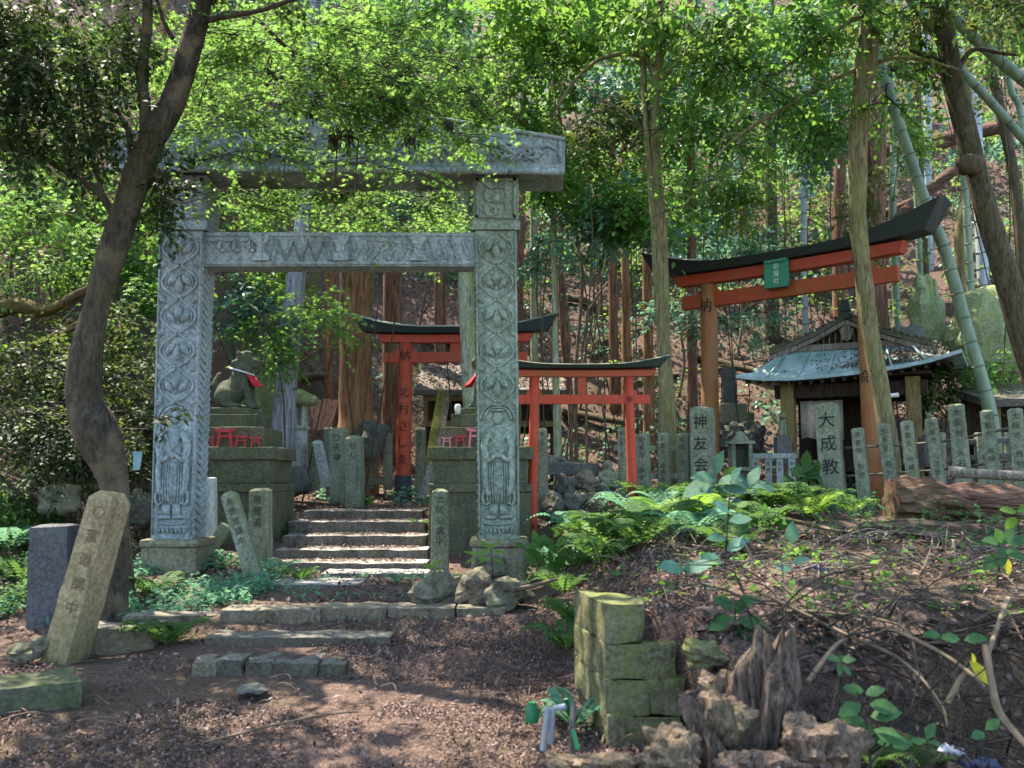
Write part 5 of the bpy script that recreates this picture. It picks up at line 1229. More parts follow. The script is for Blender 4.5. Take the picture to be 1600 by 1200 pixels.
C, D, N, L, ts, td = clouds([((4.6, 9.5, 7.6), (2.2, 2, .9), 100), ((2.6, 7.6, 8.6), (2, 2, .9), 90), ((5.2, 11.6, 8.8), (2, 2, 1), 90), ((4.2, 6.4, 7.2), (1.5, 1.6, .8), 110), ((1.5, 6.6, 7.4), (1.4, 1.4, .7), 120), ((-.4, 6.9, 7.4), (1.3, 1.2, .7), 90), ((.5, 9.0, 8.4), (1.4, 1.4, .7), 100), ((3.2, 4.6, 6.6), (1.4, 1.4, .7), 100)], 10, .6, .5, .2, .18); leaves('crown', C, D, N, L, T_LEAF, M['l_mid'], rt)  # unseen clusters above the view, several added to shade the bank
dt = tree('broadleaf_tree', 'dark leaning tree with a round burl beside the bamboo', 'tree', [(1700, 800, 24, 11.6), (1650, 680, 22), (1608, 560, 20), (1575, 440, 19), (1545, 340, 18), (1518, 240, 17), (1495, 150, 17), (1478, 60, 16), (1464, -20, 15), (1440, -200, 12), (1420, -420, 8)], 11.6, M['bark_dark'],
     [[(1490, 120, 5), (1520, 78, 4), (1570, 84, 3), (1640, 88, 2)], [(1480, 95, 4), (1450, 88, 3), (1420, 78, 2), (1390, 60, 1)], [(1490, 150, 4), (1462, 96, 3), (1440, 110, 2)]],
     [cp(x, y, Y, rx, ry, n) for x, y, Y, rx, ry, n in [(1480, 30, 11.4, 60, 30, 40), (1550, 15, 11.3, 60, 26, 30), (1430, 70, 11.6, 50, 26, 26), (1590, 20, 11.4, 40, 30, 14), (1420, 10, 11.4, 50, 30, 26), (1470, 110, 11.6, 30, 20, 8)]], M['l_olive'], .08, T_LEAF, per=9, tw=.4, flat=.6, droop=.4, seg=16, wob=.16)
bu = MB().ell(P(1514, 257, 11.45), (.16, .14, .13), None, 16, 12); bu.build('burl', M['bark_dark'], dt, smooth=True, rough=.035, cuts=.05, nscale=9)
C, D, N, L, ts, td = clouds([((6.2, 10, 7.6), (2, 2, .9), 80), ((4.8, 12.6, 9.6), (2, 2, 1), 60)], 10, .6, .5, .2, .18); leaves('crown', C, D, N, L, T_LEAF, M['l_olive'], dt)
# trunks on the slope; each carries a sparse high crown
_crown = {}
def trunk_tree(name, label, px, Y, bark, leafmat='l_mid', crown=True, group=None, seg=12, wob=.12):
    T_ = tree(name, label, 'tree', px, Y, M[bark], group=group, seg=seg, wob=wob)
    if crown:
        p, _ = trunk_pts(px[-1:], Y); c = p[0]
        if name not in _crown:
            cl = [((0, 0, .3), (1.5, 1.5, .5), 10), ((.3, .2, 1.6), (1.2, 1.2, .6), 8), ((-.2, .1, 3.0), (.9, .9, .7), 5)]
            C, D, N, L, ts, td = clouds(cl, 9, .6, .4, .3, .2); _crown[name] = leaves('crown', C+np.array(T_.location), D, N, L, T_LEAF, M[leafmat], T_)
            o = _crown[name]
        else: o = _crown[name].copy(); COL.objects.link(o); o.parent = T_
        o.location = c-Vector(T_.location)
    return T_
CT = [([(556, 690, 34), (556, 650, 27), (555, 560, 25), (553, 430, 23), (552, 200, 21), (550, -150, 17), (549, -420, 10)], 16.2, 'bark_cedar', 'giant brown cedar framed in the gate opening'),
      ([(613, 660, 17), (613, 600, 15), (614, 420, 15), (616, 150, 13), (617, -240, 8)], 18.6, 'bark_cedar_red', 'reddish cedar just beside the giant one, behind the ochre torii'),
      ([(1366, 470, 20), (1368, 360, 16), (1370, 200, 14), (1370, 20, 13), (1370, -260, 8)], 17.5, 'bark_cedar_red', 'thick red brown cedar rising behind the roof end of the big torii'),
      ([(1312, 420, 12), (1312, 300, 10), (1314, 150, 9), (1315, -200, 5)], 19.5, 'bark_cedar_red', 'grey brown cedar close to the ridged olive tree'),
      ([(1205, 470, 12), (1205, 390, 10), (1204, 200, 9), (1203, 60, 8), (1202, -200, 5)], 20.5, 'bark_dark', 'dark cedar above the middle of the big torii'),
      ([(1160, 480, 8), (1160, 300, 7), (1161, 100, 6), (1162, -180, 4)], 22.5, 'bark_cedar_red', 'thin cedar on the slope above the plaque torii'),
      ([(960, 580, 9), (958, 480, 7), (957, 300, 6), (956, 0, 5), (955, -180, 3)], 19.5, 'bark_cedar_red', 'thin reddish cedar with a sunlit foot in the leaf slope'),
      ([(980, 590, 9), (978, 480, 7), (976, 300, 6), (974, -200, 4)], 19, 'bark_cedar', 'thin cedar twin of the one with the sunlit foot'),
      ([(1014, 620, 9), (1012, 480, 8), (1008, 300, 7), (1002, 100, 6), (998, -200, 4)], 18.3, 'bark_cedar', 'brown cedar just behind the twin olive trunks'),
      ([(1082, 680, 9), (1082, 590, 8), (1081, 500, 8), (1080, 300, 7), (1078, -200, 4)], 17, 'bark_cedar_red', 'brown cedar between the twin trunks and the big torii leg'),
      ([(868, 640, 5), (868, 500, 5), (866, 330, 4), (864, -150, 3)], 18.5, 'bark_cedar_red', 'thin dark cedar above the upturned roof end of the far torii'),
      ([(893, 640, 6), (880, 520, 5), (876, 380, 5), (872, -150, 3)], 18.8, 'bark_cedar_red', 'thin crooked cedar on the litter slope beside the gate pillar'),
      ([(575, 620, 8), (572, 520, 8), (578, 430, 8), (585, 200, 7), (588, -200, 4)], 18, 'bark_olive', 'mossy olive trunk in the gap between two cedars'),
      ([(812, 560, 7), (812, 420, 6), (816, 300, 6), (820, -160, 3)], 20, 'bark_cedar_red', 'dark red trunk showing past the mossy gate pillar'),
      ([(516, 650, 7), (512, 560, 7), (515, 420, 8), (520, 100, 7), (522, -200, 4)], 18.6, 'bark_cedar', 'sunlit brown trunk beside the giant cedar, lantern side'),
      ([(380, 560, 8), (372, 470, 8), (372, 380, 8), (378, 100, 7), (380, -200, 4)], 18.5, 'bark_cedar', 'brown trunk above the bibbed lion'),
      ([(420, 560, 7), (418, 470, 7), (420, 330, 7), (422, -200, 4)], 20, 'bark_cedar_red', 'thin trunk seen between the lion and the leaning grey trunk'),
      ([(232, 520, 9), (236, 430, 9), (244, 300, 9), (252, 130, 8), (262, -200, 5)], 15.5, 'bark_cedar', 'sunlit orange trunk behind the bent dark tree'),
      ([(45, 420, 12), (48, 330, 10), (52, 100, 9), (56, -200, 5)], 15, 'bark_cedar', 'brown trunk on the high bank at the picture edge'),
      ([(120, 470, 8), (112, 380, 8), (105, 200, 7), (100, -200, 4)], 16, 'bark_olive', 'olive trunk on the high bank behind the bent tree'),
      ([(1440, 330, 7), (1436, 230, 6), (1432, 100, 6), (1430, -150, 4)], 20, 'bark_dark', 'dark thin trunk among the pale bamboo poles'),
      ([(1500, 380, 9), (1508, 300, 7), (1512, 150, 7), (1510, -150, 4)], 18, 'bark_olive', 'olive trunk behind the burl of the dark leaning tree'),
      ([(1590, 320, 8), (1560, 160, 8), (1540, 60, 7), (1515, -150, 5)], 17, 'bark_dark', 'dark slanting trunk behind the slanted bamboos'),
      ([(785, 480, 7), (786, 300, 6), (788, 100, 6), (790, -150, 4)], 22, 'bark_cedar', 'distant trunk above the mossy gate pillar'),
      ([(690, 620, 10), (688, 480, 9), (686, 300, 9), (684, -160, 5)], 21.5, 'bark_cedar_red', 'distant cedar behind the roof of the ochre torii')]
CG = 'cedars on the hillside'
for px, Y, bark, lab in CT: trunk_tree('cedar_tree', lab, px, Y, bark, 'l_mid', True, CG)
trunk_tree('pale_tree', 'pale green barked tree seen beside the mossy pillar above the hidden lion', [(742, 720, 15), (737, 640, 14), (732, 540, 13), (728, 430, 13), (722, 250, 12), (716, -150, 8)], 14.2, 'bark_pale', 'l_mid', False)
trunk_tree('pale_tree', 'slim pale bluish trunk on the slope by the far torii roof end', [(836, 620, 7), (835, 540, 6), (834, 380, 6), (832, 100, 5), (830, -150, 3)], 17, 'bark_pale', 'l_mid', False)
trunk_tree('pale_tree', 'short pale stem behind the small red torii crossbar', [(872, 720, 7), (870, 640, 6), (868, 560, 5), (865, 380, 4), (858, 100, 3)], 14.8, 'bark_pale', 'l_mid', False)
trunk_tree('leaning_tree', 'smooth grey violet trunk leaning beside the stone lantern', [(434, 770, 20), (440, 690, 19), (447, 600, 18), (456, 500, 16), (464, 420, 15), (476, 300, 12), (498, -100, 8)], 13.6, 'bark_grey', 'l_mid', False, wob=.05)
for px, Y, lab in (([(892, 640, 3), (890, 560, 3), (885, 480, 3), (872, 400, 2)], 16.5, 'thin bare pale sapling rising from the litter slope'), ([(900, 590, 3), (906, 500, 3), (910, 440, 3), (907, 390, 2)], 16.8, 'thin bare crooked sapling beside the pale one'), ([(916, 520, 2), (930, 470, 2), (950, 440, 1.5)], 16.6, 'thin bare leaning twig on the litter slope')):
    tree('bare_sapling', lab, 'sapling', px, Y, M['vine'], group='bare saplings', seg=6)
for px, Y, lab, r_ in (([(-40, 505, 11), (20, 476, 12), (70, 484, 10), (120, 462, 8), (160, 440, 5)], 10.5, 'thick mossy ochre limb lying along the bank behind the bent tree', 0), ([(-30, 568, 8), (30, 552, 7), (80, 528, 6), (128, 505, 5)], 10.0, 'straight mossy fallen branch below the thick ochre limb', 0), ([(20, 620, 6), (70, 560, 6), (110, 500, 5)], 10.3, 'thin dead branch propped on the dark bank', 0)):
    p, r = trunk_pts(px, Y); tag(MB().tube(p, r, 14, 8, wob=.5).build('fallen_branch', M['bark_root'], None, auto=.9), lab, 'branch')
rl = random.Random(4)
HLAB = ['mossy fallen trunk low on the slope behind the far torii roof end', 'fallen trunk sloping down between the two thin cedars', 'rotting trunk lying behind the rubble stones', 'fallen trunk high on the slope above the small torii', 'broken trunk lying behind the big torii leg', 'fallen trunk on the slope just above the pavilion ridge', 'grey fallen trunk half hidden by seedlings above the monument', 'thin fallen trunk pointing at the twin olive trunks', 'dark fallen trunk above the plank shed', 'short log lying above the plank fence']
for (x0, y0, x1, y1, w), lab in zip(((860, 470, 960, 500, 7), (920, 560, 1000, 520, 6), (880, 650, 990, 668, 7), (880, 400, 1020, 430, 7), (1080, 560, 1190, 590, 7), (1170, 470, 1300, 440, 7), (1080, 470, 1150, 520, 6), (960, 620, 1060, 590, 5), (620, 520, 720, 545, 7), (420, 600, 520, 590, 7)), HLAB):
    a = hit(x0, y0, 14); b = hit(x1, y1, 14); s_ = (a.y+b.y)/2/F; m_ = a.lerp(b, .5); m_.z = max(m_.z, gz(m_.x, m_.y))
    u_ = Vector((0, -.05, w*s_*.8)); tag(MB().tube([a+u_, m_+u_, b+u_], [w*s_, w*s_*.9, w*s_*.7], 10, 5, wob=.25).build('fallen_log', M['bark_dark'], None, auto=.8), lab, 'fallen trunk', 'fallen trunks on the slope behind the torii')
SLAB = ['thin bare sapling forked near the thin twin cedars', 'bare sapling leaning over the litter above the rubble', 'pale bare sapling rising behind the small torii strut', 'bare curved sapling behind the end of the small torii roof', 'bare sapling on the slope between twin trunks and big torii leg', 'thin pole-like sapling above the monument', 'bare sapling crossing behind the plaque', 'bare sapling behind the giant cedar, shed side']
for (x0, y0, x1, y1), lab in zip(((935, 560, 950, 380), (860, 640, 845, 470), (905, 640, 935, 470), (1035, 560, 1060, 430), (1060, 620, 1072, 450), (1150, 560, 1168, 400), (1235, 470, 1222, 300), (655, 560, 668, 420)), SLAB):
    a = hit(x0, y0, 14); Y_ = a.y; tree('bare_sapling', lab, 'sapling', [(x0, y0+6, 2.6), ((x0*2+x1)/3+rl.uniform(-6, 6), (y0*2+y1)/3, 2.3), ((x0+x1*2)/3+rl.uniform(-6, 6), (y0+y1*2)/3, 1.9), (x1, y1, 1.2), (x1+rl.uniform(-14, 14), y1-60, .6)], Y_, M['vine'], [[((x0+x1)/2, (y0+y1)/2, 1.4), ((x0+x1)/2+rl.choice((-1, 1))*30, (y0+y1)/2-50, .7)]], group='bare saplings', seg=6)
# bamboo
def bamboo(label, px, Y, mat, leafy=False, node=.34):
    pts, rad = trunk_pts(px, Y); b = pts[0]; g = gz(b.x, b.y)
    if b.z > g: pts = [Vector((b.x, b.y, g-.1))]+pts; rad = [rad[0]]+rad
    T_ = thing('bamboo', label, 'bamboo', pts[0], 0, 'bamboo on the slope')
    cs = catmull(pts, 8); R = list(np.interp(np.linspace(0, 1, len(cs)), np.linspace(0, 1, len(rad)), rad))
    nb = MB().tube(cs, R, 12); nf = len(nb.f); acc = 0; nxt = .2
    for i in range(1, len(cs)):
        d = (cs[i]-cs[i-1]); l = d.length
        while acc+l > nxt:
            q = cs[i-1]+d*((nxt-acc)/l); u = d.normalized(); r = R[i]
            nb.tube([q-u*.012, q-u*.004, q+u*.004, q+u*.012], [r*1.0, r*1.1, r*1.1, r*1.0], 12); nxt += node
        acc += l
    o = nb.build('culm', M[mat], T_, smooth=True); o.data.materials.append(M['bamboo_joint'])
    o.data.polygons.foreach_set('material_index', [0]*nf+[1]*(len(nb.f)-nf))
    return T_
bamboo('thickest green bamboo leaning behind the torii roof end and down to the fence', [(1560, 740, 11), (1546, 640, 10.5), (1518, 540, 10), (1476, 392, 9.5), (1440, 300, 9), (1395, 165, 8.5), (1360, 40, 8), (1310, -180, 6)], 12.9, 'bamboo')
bamboo('green bamboo slanting steeply across the upper corner', [(1800, 300, 9), (1690, 200, 9), (1600, 126, 9), (1545, 80, 9), (1485, 22, 9), (1440, -40, 8), (1340, -180, 6)], 13.4, 'bamboo')
bamboo('thinner slanted bamboo just below the steep green one', [(1800, 470, 8), (1690, 320, 8), (1600, 218, 7), (1540, 150, 7), (1498, 104, 7), (1430, 10, 6), (1330, -140, 5)], 13.0, 'bamboo')
for px, Y, mt, lab in (([(1450, 330, 6), (1450, 186, 6), (1447, 90, 6), (1440, -120, 4)], 21, 'bamboo_pale', 'pale upright bamboo with its foot behind the fallen trunk'), ([(1525, 205, 9), (1512, 120, 8), (1503, 40, 8), (1492, -120, 5)], 19.5, 'bamboo_pale', 'pale bluish bamboo behind the dark burl tree'), ([(1256, 420, 5), (1256, 300, 5), (1257, 200, 4), (1258, -120, 3)], 20, 'bamboo_pale', 'thin pale bamboo above the middle of the torii roof'), ([(1395, 330, 6), (1396, 220, 5), (1392, 100, 5), (1384, -120, 3)], 19, 'bamboo', 'short green bamboo behind the red brown cedar'), ([(1430, 250, 5), (1424, 180, 5), (1412, 60, 4), (1395, -120, 3)], 18, 'bamboo', 'thin green bamboo crossing the thickest one'), ([(1600, 230, 5), (1580, 140, 5), (1560, 60, 4), (1525, -120, 3)], 15, 'bamboo', 'thin bamboo between the two slanted ones'), ([(1515, 420, 6), (1508, 300, 5), (1500, 200, 5), (1490, -100, 3)], 17, 'bamboo', 'grey green bamboo beside the burl'), ([(1150, 300, 4), (1152, 150, 4), (1153, -100, 3)], 23, 'bamboo_pale', 'faint pale bamboo deep in the wood above the plaque')):
    bamboo(lab, px, Y, mt)
# understorey crowns: (x, y, Y, rx, ry, twigs, leaf material, leaf size, label)
U = [(60, 330, 11.5, 110, 50, 70, 'l_maple', .085, 'bright green bush on the bank beyond the bent tree'), (40, 410, 10.8, 80, 40, 36, 'l_yellow', .07, 'yellow green bush at the picture edge below the dark limb'), (190, 390, 12, 80, 60, 70, 'l_mid', .09, 'mid green bush filling the gap between bent tree and carved pillar'), (215, 300, 13, 60, 60, 50, 'l_maple', .09, 'light green crown just behind the bend of the dark tree'), (80, 180, 13.5, 140, 60, 80, 'l_maple', .1, 'bright crown glowing behind the dark foliage'), (100, 60, 15, 150, 70, 80, 'l_yellow', .11, 'yellow green crown high behind the dark foliage'),
     (250, 110, 15.5, 80, 80, 50, 'l_olive', .1, 'olive crown behind the fork of the dark tree'), (380, 30, 16, 120, 60, 70, 'l_mid', .11, 'green crown behind the high maple sprays'), (560, 20, 17, 140, 50, 80, 'l_blue', .12, 'bluish green crown above the maple sprays'), (720, 60, 16, 110, 70, 80, 'l_blue', .11, 'waxy bluish crown above the end of the lintel'), (660, 300, 14.5, 100, 50, 70, 'l_blue', .1, 'bluish bush seen between lintel and tie beam'), (480, 330, 15, 100, 40, 60, 'l_maple', .09, 'bright bush seen between lintel and tie beam, lantern side'), (350, 350, 14, 60, 50, 50, 'l_mid', .09, 'green bush seen beside the carved pillar under the lintel'),
     (360, 470, 13.6, 40, 60, 46, 'l_blue', .09, 'dark waxy bush beside the carved pillar above the lion'), (410, 500, 13.0, 46, 70, 60, 'l_maple', .09, 'young maple with luminous leaves above the bibbed lion'), (490, 500, 12.6, 40, 50, 34, 'l_maple', .085, 'young maple spray crossing the leaning grey trunk'), (440, 440, 14.4, 60, 40, 40, 'l_bright', .09, 'yellowish sprays just under the tie beam'),
     (850, 60, 14, 90, 60, 80, 'l_mid', .11, 'leafy crown above the lintel end'), (870, 20, 13, 80, 30, 40, 'l_bright', .11, 'bright leaf tips hanging at the top beside the bluish crown'), (900, 200, 15, 90, 70, 100, 'l_olive', .1, 'olive green crown hanging over the lintel end'), (930, 280, 14.5, 80, 60, 80, 'l_yellow', .1, 'yellow green bush beside the twin trunks'), (990, 320, 13.5, 70, 50, 60, 'l_mid', .11, 'mid green bush in front of the twin trunks'), (955, 340, 14, 80, 36, 60, 'l_blue', .11, 'waxy bush whose leaves shine below the twin trunk fork'),
     (1100, 180, 16, 90, 60, 80, 'l_mid', .11, 'mid green crown between twin trunks and dark cedar'), (1230, 110, 17, 100, 70, 90, 'l_blue', .12, 'bluish crown behind the upper limbs of the ridged tree'), (1260, 30, 16, 100, 40, 60, 'l_mid', .11, 'green crown at the top beside the ridged tree'), (1240, 200, 18, 80, 50, 60, 'l_blue', .12, 'bluish bush above the torii plaque'), (1125, 372, 17.5, 80, 22, 60, 'l_blue', .1, 'flat waxy spray just above the drooping end of the torii roof'), (1160, 500, 16.5, 60, 26, 40, 'l_fernblue', .09, 'pale shrub under the big torii crossbar'), (1060, 480, 16.5, 50, 40, 26, 'l_blue', .09, 'waxy shrub on the slope by the torii leg'),
     (830, 380, 15.5, 40, 50, 30, 'l_fernblue', .1, 'pale bluish shrub beside the mossy pillar top'), (1400, 40, 14, 80, 50, 60, 'l_olive', .09, 'olive crown above the thick bamboo'), (1560, 120, 17, 70, 60, 40, 'l_olive', .09, 'olive bush on the upper slope behind the slanted bamboos'), (1520, 590, 14.2, 60, 40, 40, 'l_mid', .1, 'low green bush below the broad mossy rock'), (1470, 590, 14.0, 50, 30, 30, 'l_olive', .1, 'low olive bush behind the thick bamboo foot'), (1560, 30, 15, 80, 40, 50, 'l_mid', .1, 'green crown at the top corner'),
     (700, 5, 13.5, 110, 36, 70, 'l_mid', .09, 'mid green crown filling the top above the lintel end'), (960, -5, 13.5, 110, 36, 70, 'l_mid', .09, 'green crown at the very top before the twin trunk fork'), (1540, -5, 13, 100, 34, 50, 'l_olive', .09, 'olive crown over the slanted bamboos'), (470, -5, 14, 130, 34, 70, 'l_maple', .09, 'light crown at the very top over the middle of the gate'),
     (330, 90, 13, 120, 60, 90, 'l_maple', .1, 'light green crown behind the fork, above the carved pillar'), (620, 120, 13.5, 120, 60, 100, 'l_maple', .1, 'luminous crown behind the maple sprays over the lintel'), (780, 130, 13, 70, 60, 70, 'l_yellow', .1, 'yellow green crown at the end of the maple sprays'), (470, 60, 14.5, 120, 50, 80, 'l_yellow', .1, 'yellowish crown high over the middle of the lintel'), (830, 260, 13.5, 60, 50, 60, 'l_mid', .1, 'green crown hiding the slope beside the lintel end'), (960, 120, 15.5, 90, 60, 90, 'l_blue', .11, 'waxy crown behind the arching limb of the twin trunks'), (1000, 60, 17, 130, 60, 100, 'l_mid', .12, 'large green crown at the top behind the twin trunks'), (1150, 290, 15, 70, 50, 70, 'l_yellow', .1, 'yellow green spray over the torii roof, beside the dark cedar'), (1290, 170, 16, 60, 60, 60, 'l_mid', .11, 'green crown close to the ridged tree bark'), (1340, 300, 15, 40, 60, 30, 'l_olive', .1, 'olive spray behind the ridged tree above the torii'), (1130, 50, 18, 120, 60, 100, 'l_blue', .12, 'bluish crown deep at the top of the wood'), (1400, 190, 15.5, 50, 40, 30, 'l_yellow', .1, 'yellow leaves between ridged tree and thick bamboo'),
     (20, 280, 12.5, 90, 60, 80, 'l_maple', .09, 'glowing green bush at the picture edge over the ochre limb'), (150, 310, 13.2, 80, 50, 70, 'l_yellow', .09, 'yellowish bush between the limb and the bent tree'), (300, 250, 15, 60, 60, 50, 'l_yellow', .1, 'yellowish crown behind the gate corner'),
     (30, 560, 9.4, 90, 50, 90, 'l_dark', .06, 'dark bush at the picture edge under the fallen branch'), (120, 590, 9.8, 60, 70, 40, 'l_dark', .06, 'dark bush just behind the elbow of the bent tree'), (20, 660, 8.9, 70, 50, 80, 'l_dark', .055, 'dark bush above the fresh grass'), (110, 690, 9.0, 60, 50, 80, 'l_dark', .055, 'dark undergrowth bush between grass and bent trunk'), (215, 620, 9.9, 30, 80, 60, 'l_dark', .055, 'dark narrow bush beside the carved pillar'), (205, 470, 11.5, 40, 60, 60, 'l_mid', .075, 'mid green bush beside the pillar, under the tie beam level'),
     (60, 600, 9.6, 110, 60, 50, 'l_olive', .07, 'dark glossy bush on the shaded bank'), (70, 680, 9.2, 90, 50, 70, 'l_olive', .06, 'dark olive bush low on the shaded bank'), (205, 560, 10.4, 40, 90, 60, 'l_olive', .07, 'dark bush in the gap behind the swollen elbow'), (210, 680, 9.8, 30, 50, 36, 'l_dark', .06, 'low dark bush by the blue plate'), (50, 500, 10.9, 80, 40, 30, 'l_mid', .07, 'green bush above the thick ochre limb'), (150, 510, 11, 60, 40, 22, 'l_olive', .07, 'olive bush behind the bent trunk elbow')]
for i, (x, y, Y, rx, ry, n, mt, lf, lab) in enumerate(U):
    c = P(x, y, Y); g = gz(c.x, c.y+.5); s = Y/F; top = c.z
    b = Vector((c.x+rng.normal()*.15, c.y+.4, g-.1)); nm = 'understorey_tree' if c.z-g > 1.4 else 'bush'
    T_ = thing(nm, lab, 'tree' if nm != 'bush' else 'bush', b)
    if 325 < x < 720 and Y < 16: b.x = PX(440 if x < 500 else 556, Y)+rng.normal()*.08; b.z = gz(b.x, b.y)-.1
    st_ = MB()
    for k in range(1 if nm != 'bush' else 4):
        e = c+Vector((rng.normal()*rx*s*.4, 0, rng.normal()*ry*s*.3)); md = b.lerp(e, .55)+Vector((rng.normal()*.3, rng.normal()*.2, 0))
        st_.tube([b+Vector((rng.normal()*.05, 0, 0)), md, e], [.013 if nm != 'bush' else .011, .01, .005], 7, 4)
    st_.build('stem', M['bark_dark'], T_, smooth=True)
    cl = [(tuple(c), (rx*s, rx*s*.7, ry*s), int(n*(1.7 if y < 420 else 1.3))), (tuple(c+Vector((rx*s*.4, .3, -ry*s*.3))), (rx*s*.7, rx*s*.5, ry*s*.7), int(n*.7))]
    T2 = T_MAPLE if mt == 'l_maple' else (T_BROAD if mt in ('l_blue', 'l_mid', 'l_bright') else T_LEAF)
    C, D, N, L, ts, td = clouds(cl, 10, .42, .45, .3, lf); leaves('foliage', C, D, N, L, T2, M[mt], T_)
    mb = MB(); twigs(mb, ts, td, .006, 3); mb.build('twig_sprays', M['twig_dark'], T_)
# far wood: masses of leaves on the hillside that nobody could count
def far_mass(name, label, n, mt, xr, yr, zr, leaf, T):
    x = rng.uniform(*xr, n); y = rng.uniform(*yr, n); 
    keep = vnoise(x*.45, y*.45, 31)+.6*vnoise(x*1.1, y*1.1, 32) > .02; x, y = x[keep], y[keep]
    z = ground(x, y)+rng.uniform(*zr, len(x)); cl = np.stack([x, y, z], -1)
    C, D, N, L, ts, td = clouds([(tuple(c), (.5, .5, .3), 5) for c in cl], 9, .5, .45, .3, leaf)
    return tag(leaves(name, C, D, N, L, T, M[mt], None, 'stuff'), label, 'foliage')
far_mass('far_foliage', 'bluish undergrowth and saplings covering the far hillside', 700, 'l_blue', (-14, 14), (21, 34), (.2, 3.5), .17, T_BROAD)
far_mass('far_foliage', 'green undergrowth and saplings covering the far hillside', 1000, 'l_mid', (-16, 16), (21.5, 36), (.2, 5), .17, T_LEAF)
far_mass('far_foliage', 'light green sunlit undergrowth far behind the gate', 500, 'l_maple', (-16, 3), (21.5, 32), (.2, 4), .16, T_MAPLE)
far_mass('far_foliage', 'yellowish airy sapling leaves over the slope behind the torii', 420, 'l_yellow', (-2, 12), (18.5, 27), (.3, 3.2), .12, T_LEAF)
far_mass('far_foliage', 'low ferns and seedlings growing through the litter of the slope', 900, 'l_fern', (-7, 11), (17.5, 26), (.02, .45), .1, T_LONG)
far_mass('far_foliage', 'pale waxy seedlings close to the ground of the slope', 420, 'l_blue', (-4, 11), (17.5, 25), (.05, .7), .1, T_BROAD)
far_mass('far_foliage', 'dark trailing undergrowth on the shaded bank', 520, 'l_dark', (-9, -3.9), (8.5, 13), (.02, .5), .07, T_LEAF)
# ------------------------------------------------------------------ trees standing behind the photographer (they shade the place)
for i, (x, y, h, lab) in enumerate([(-6.5, -1.5, 8.5, 'tall tree behind the viewpoint on the uphill side'), (-1.5, -4.5, 9.5, 'tall tree behind the viewpoint over the path'), (4.5, -1.0, 9, 'tall tree behind the viewpoint on the bank side')]):
    g = gz(x, y); T_ = thing('broadleaf_tree', lab, 'tree', (x, y, g))
    MB().tube([(x, y, g-.2), (x+.2, y+.1, g+3), (x-.1, y+.3, g+h)], [.24, .19, .1], 14, 6, wob=.1).build('trunk', M['bark_dark'], T_, smooth=True)
    cl = [((x+rng.normal()*1.6, y+rng.normal()*1.6, g+h+rng.normal()*.9), (1.5, 1.5, .8), 95) for _ in range(7)]
    C, D, N, L, ts, td = clouds(cl, 11, .6, .5, .2, .17); leaves('crown', C, D, N, L, T_LEAF, M['l_mid'], T_)
# ------------------------------------------------------------------ forest floor: litter, twigs, ferns, plants
def gnormal(x, y, e=.08):
    dx = (ground(x+e, y)-ground(x-e, y))/(2*e); dy = (ground(x, y+e)-ground(x, y-e))/(2*e)
    n = np.stack([-dx, -dy, np.ones_like(dx)], -1); return n/np.linalg.norm(n, axis=1, keepdims=True)
def strew(name, label, n, xr, yr, size, mat, T, mask=None, tilt=.35, lift=.012):
    x = rng.uniform(*xr, n); y = rng.uniform(*yr, n)
    if mask is not None: k = mask(x, y); x, y = x[k], y[k]
    m = len(x); N = gnormal(x, y)+rng.normal(size=(m, 3))*tilt
    C = np.stack([x, y, ground(x, y)+lift*rng.random(m)*1.6+.002], -1); D = unit(m); D = D-N*np.sum(D*N, 1, keepdims=True)
    return tag(leaves(name, C, D, N, size*(.45+.9*rng.random(m)), T, M[mat], None, 'stuff'), label, 'leaf litter')
stairs = lambda x, y: ~((x > -2.5) & (x < -.8) & (y > 9.1) & (y < 11.3))
strew('leaf_litter', 'fine brown leaf litter covering the path before the gate', 60000, (-3.0, 1.0), (3.9, 6.6), .02, 'litter', T_LEAF, lambda x, y: vnoise(x*1.3, y*1.3, 41)+.6*vnoise(x*5, y*5, 42) > -.2)
strew('leaf_litter', 'larger curled dead leaves on the path', 1600, (-3.0, 1.0), (3.9, 6.8), .05, 'litter', T_LONG, lambda x, y: vnoise(x*.9, y*.9, 43) > -.1, .5, .02)
strew('leaf_litter', 'dry leaf litter on the bank behind the wall corner', 30000, (.4, 6.5), (3.0, 8.6), .036, 'litter_bank', T_LEAF, lambda x, y: (x > .5-.1*(y-4)) )
strew('leaf_litter', 'leaf litter around the gate and the foot of the stairs', 7000, (-4.5, 1.5), (6.6, 9.3), .045, 'litter', T_LEAF, lambda x, y: vnoise(x*1.2, y*1.2, 9) > -.15)
strew('leaf_litter', 'litter on the upper terrace around the posts', 9000, (-5, 8), (9.4, 16), .06, 'litter_hill', T_LEAF, stairs)
strew('leaf_litter', 'pale dead leaves blanketing the hillside', 80000, (-11, 15), (15, 30), .085, 'litter_hill', T_LEAF, lambda x, y: vnoise(x*.8, y*.8, 51)+.5*vnoise(x*2.5, y*2.5, 52) > -.25, .45, .03)
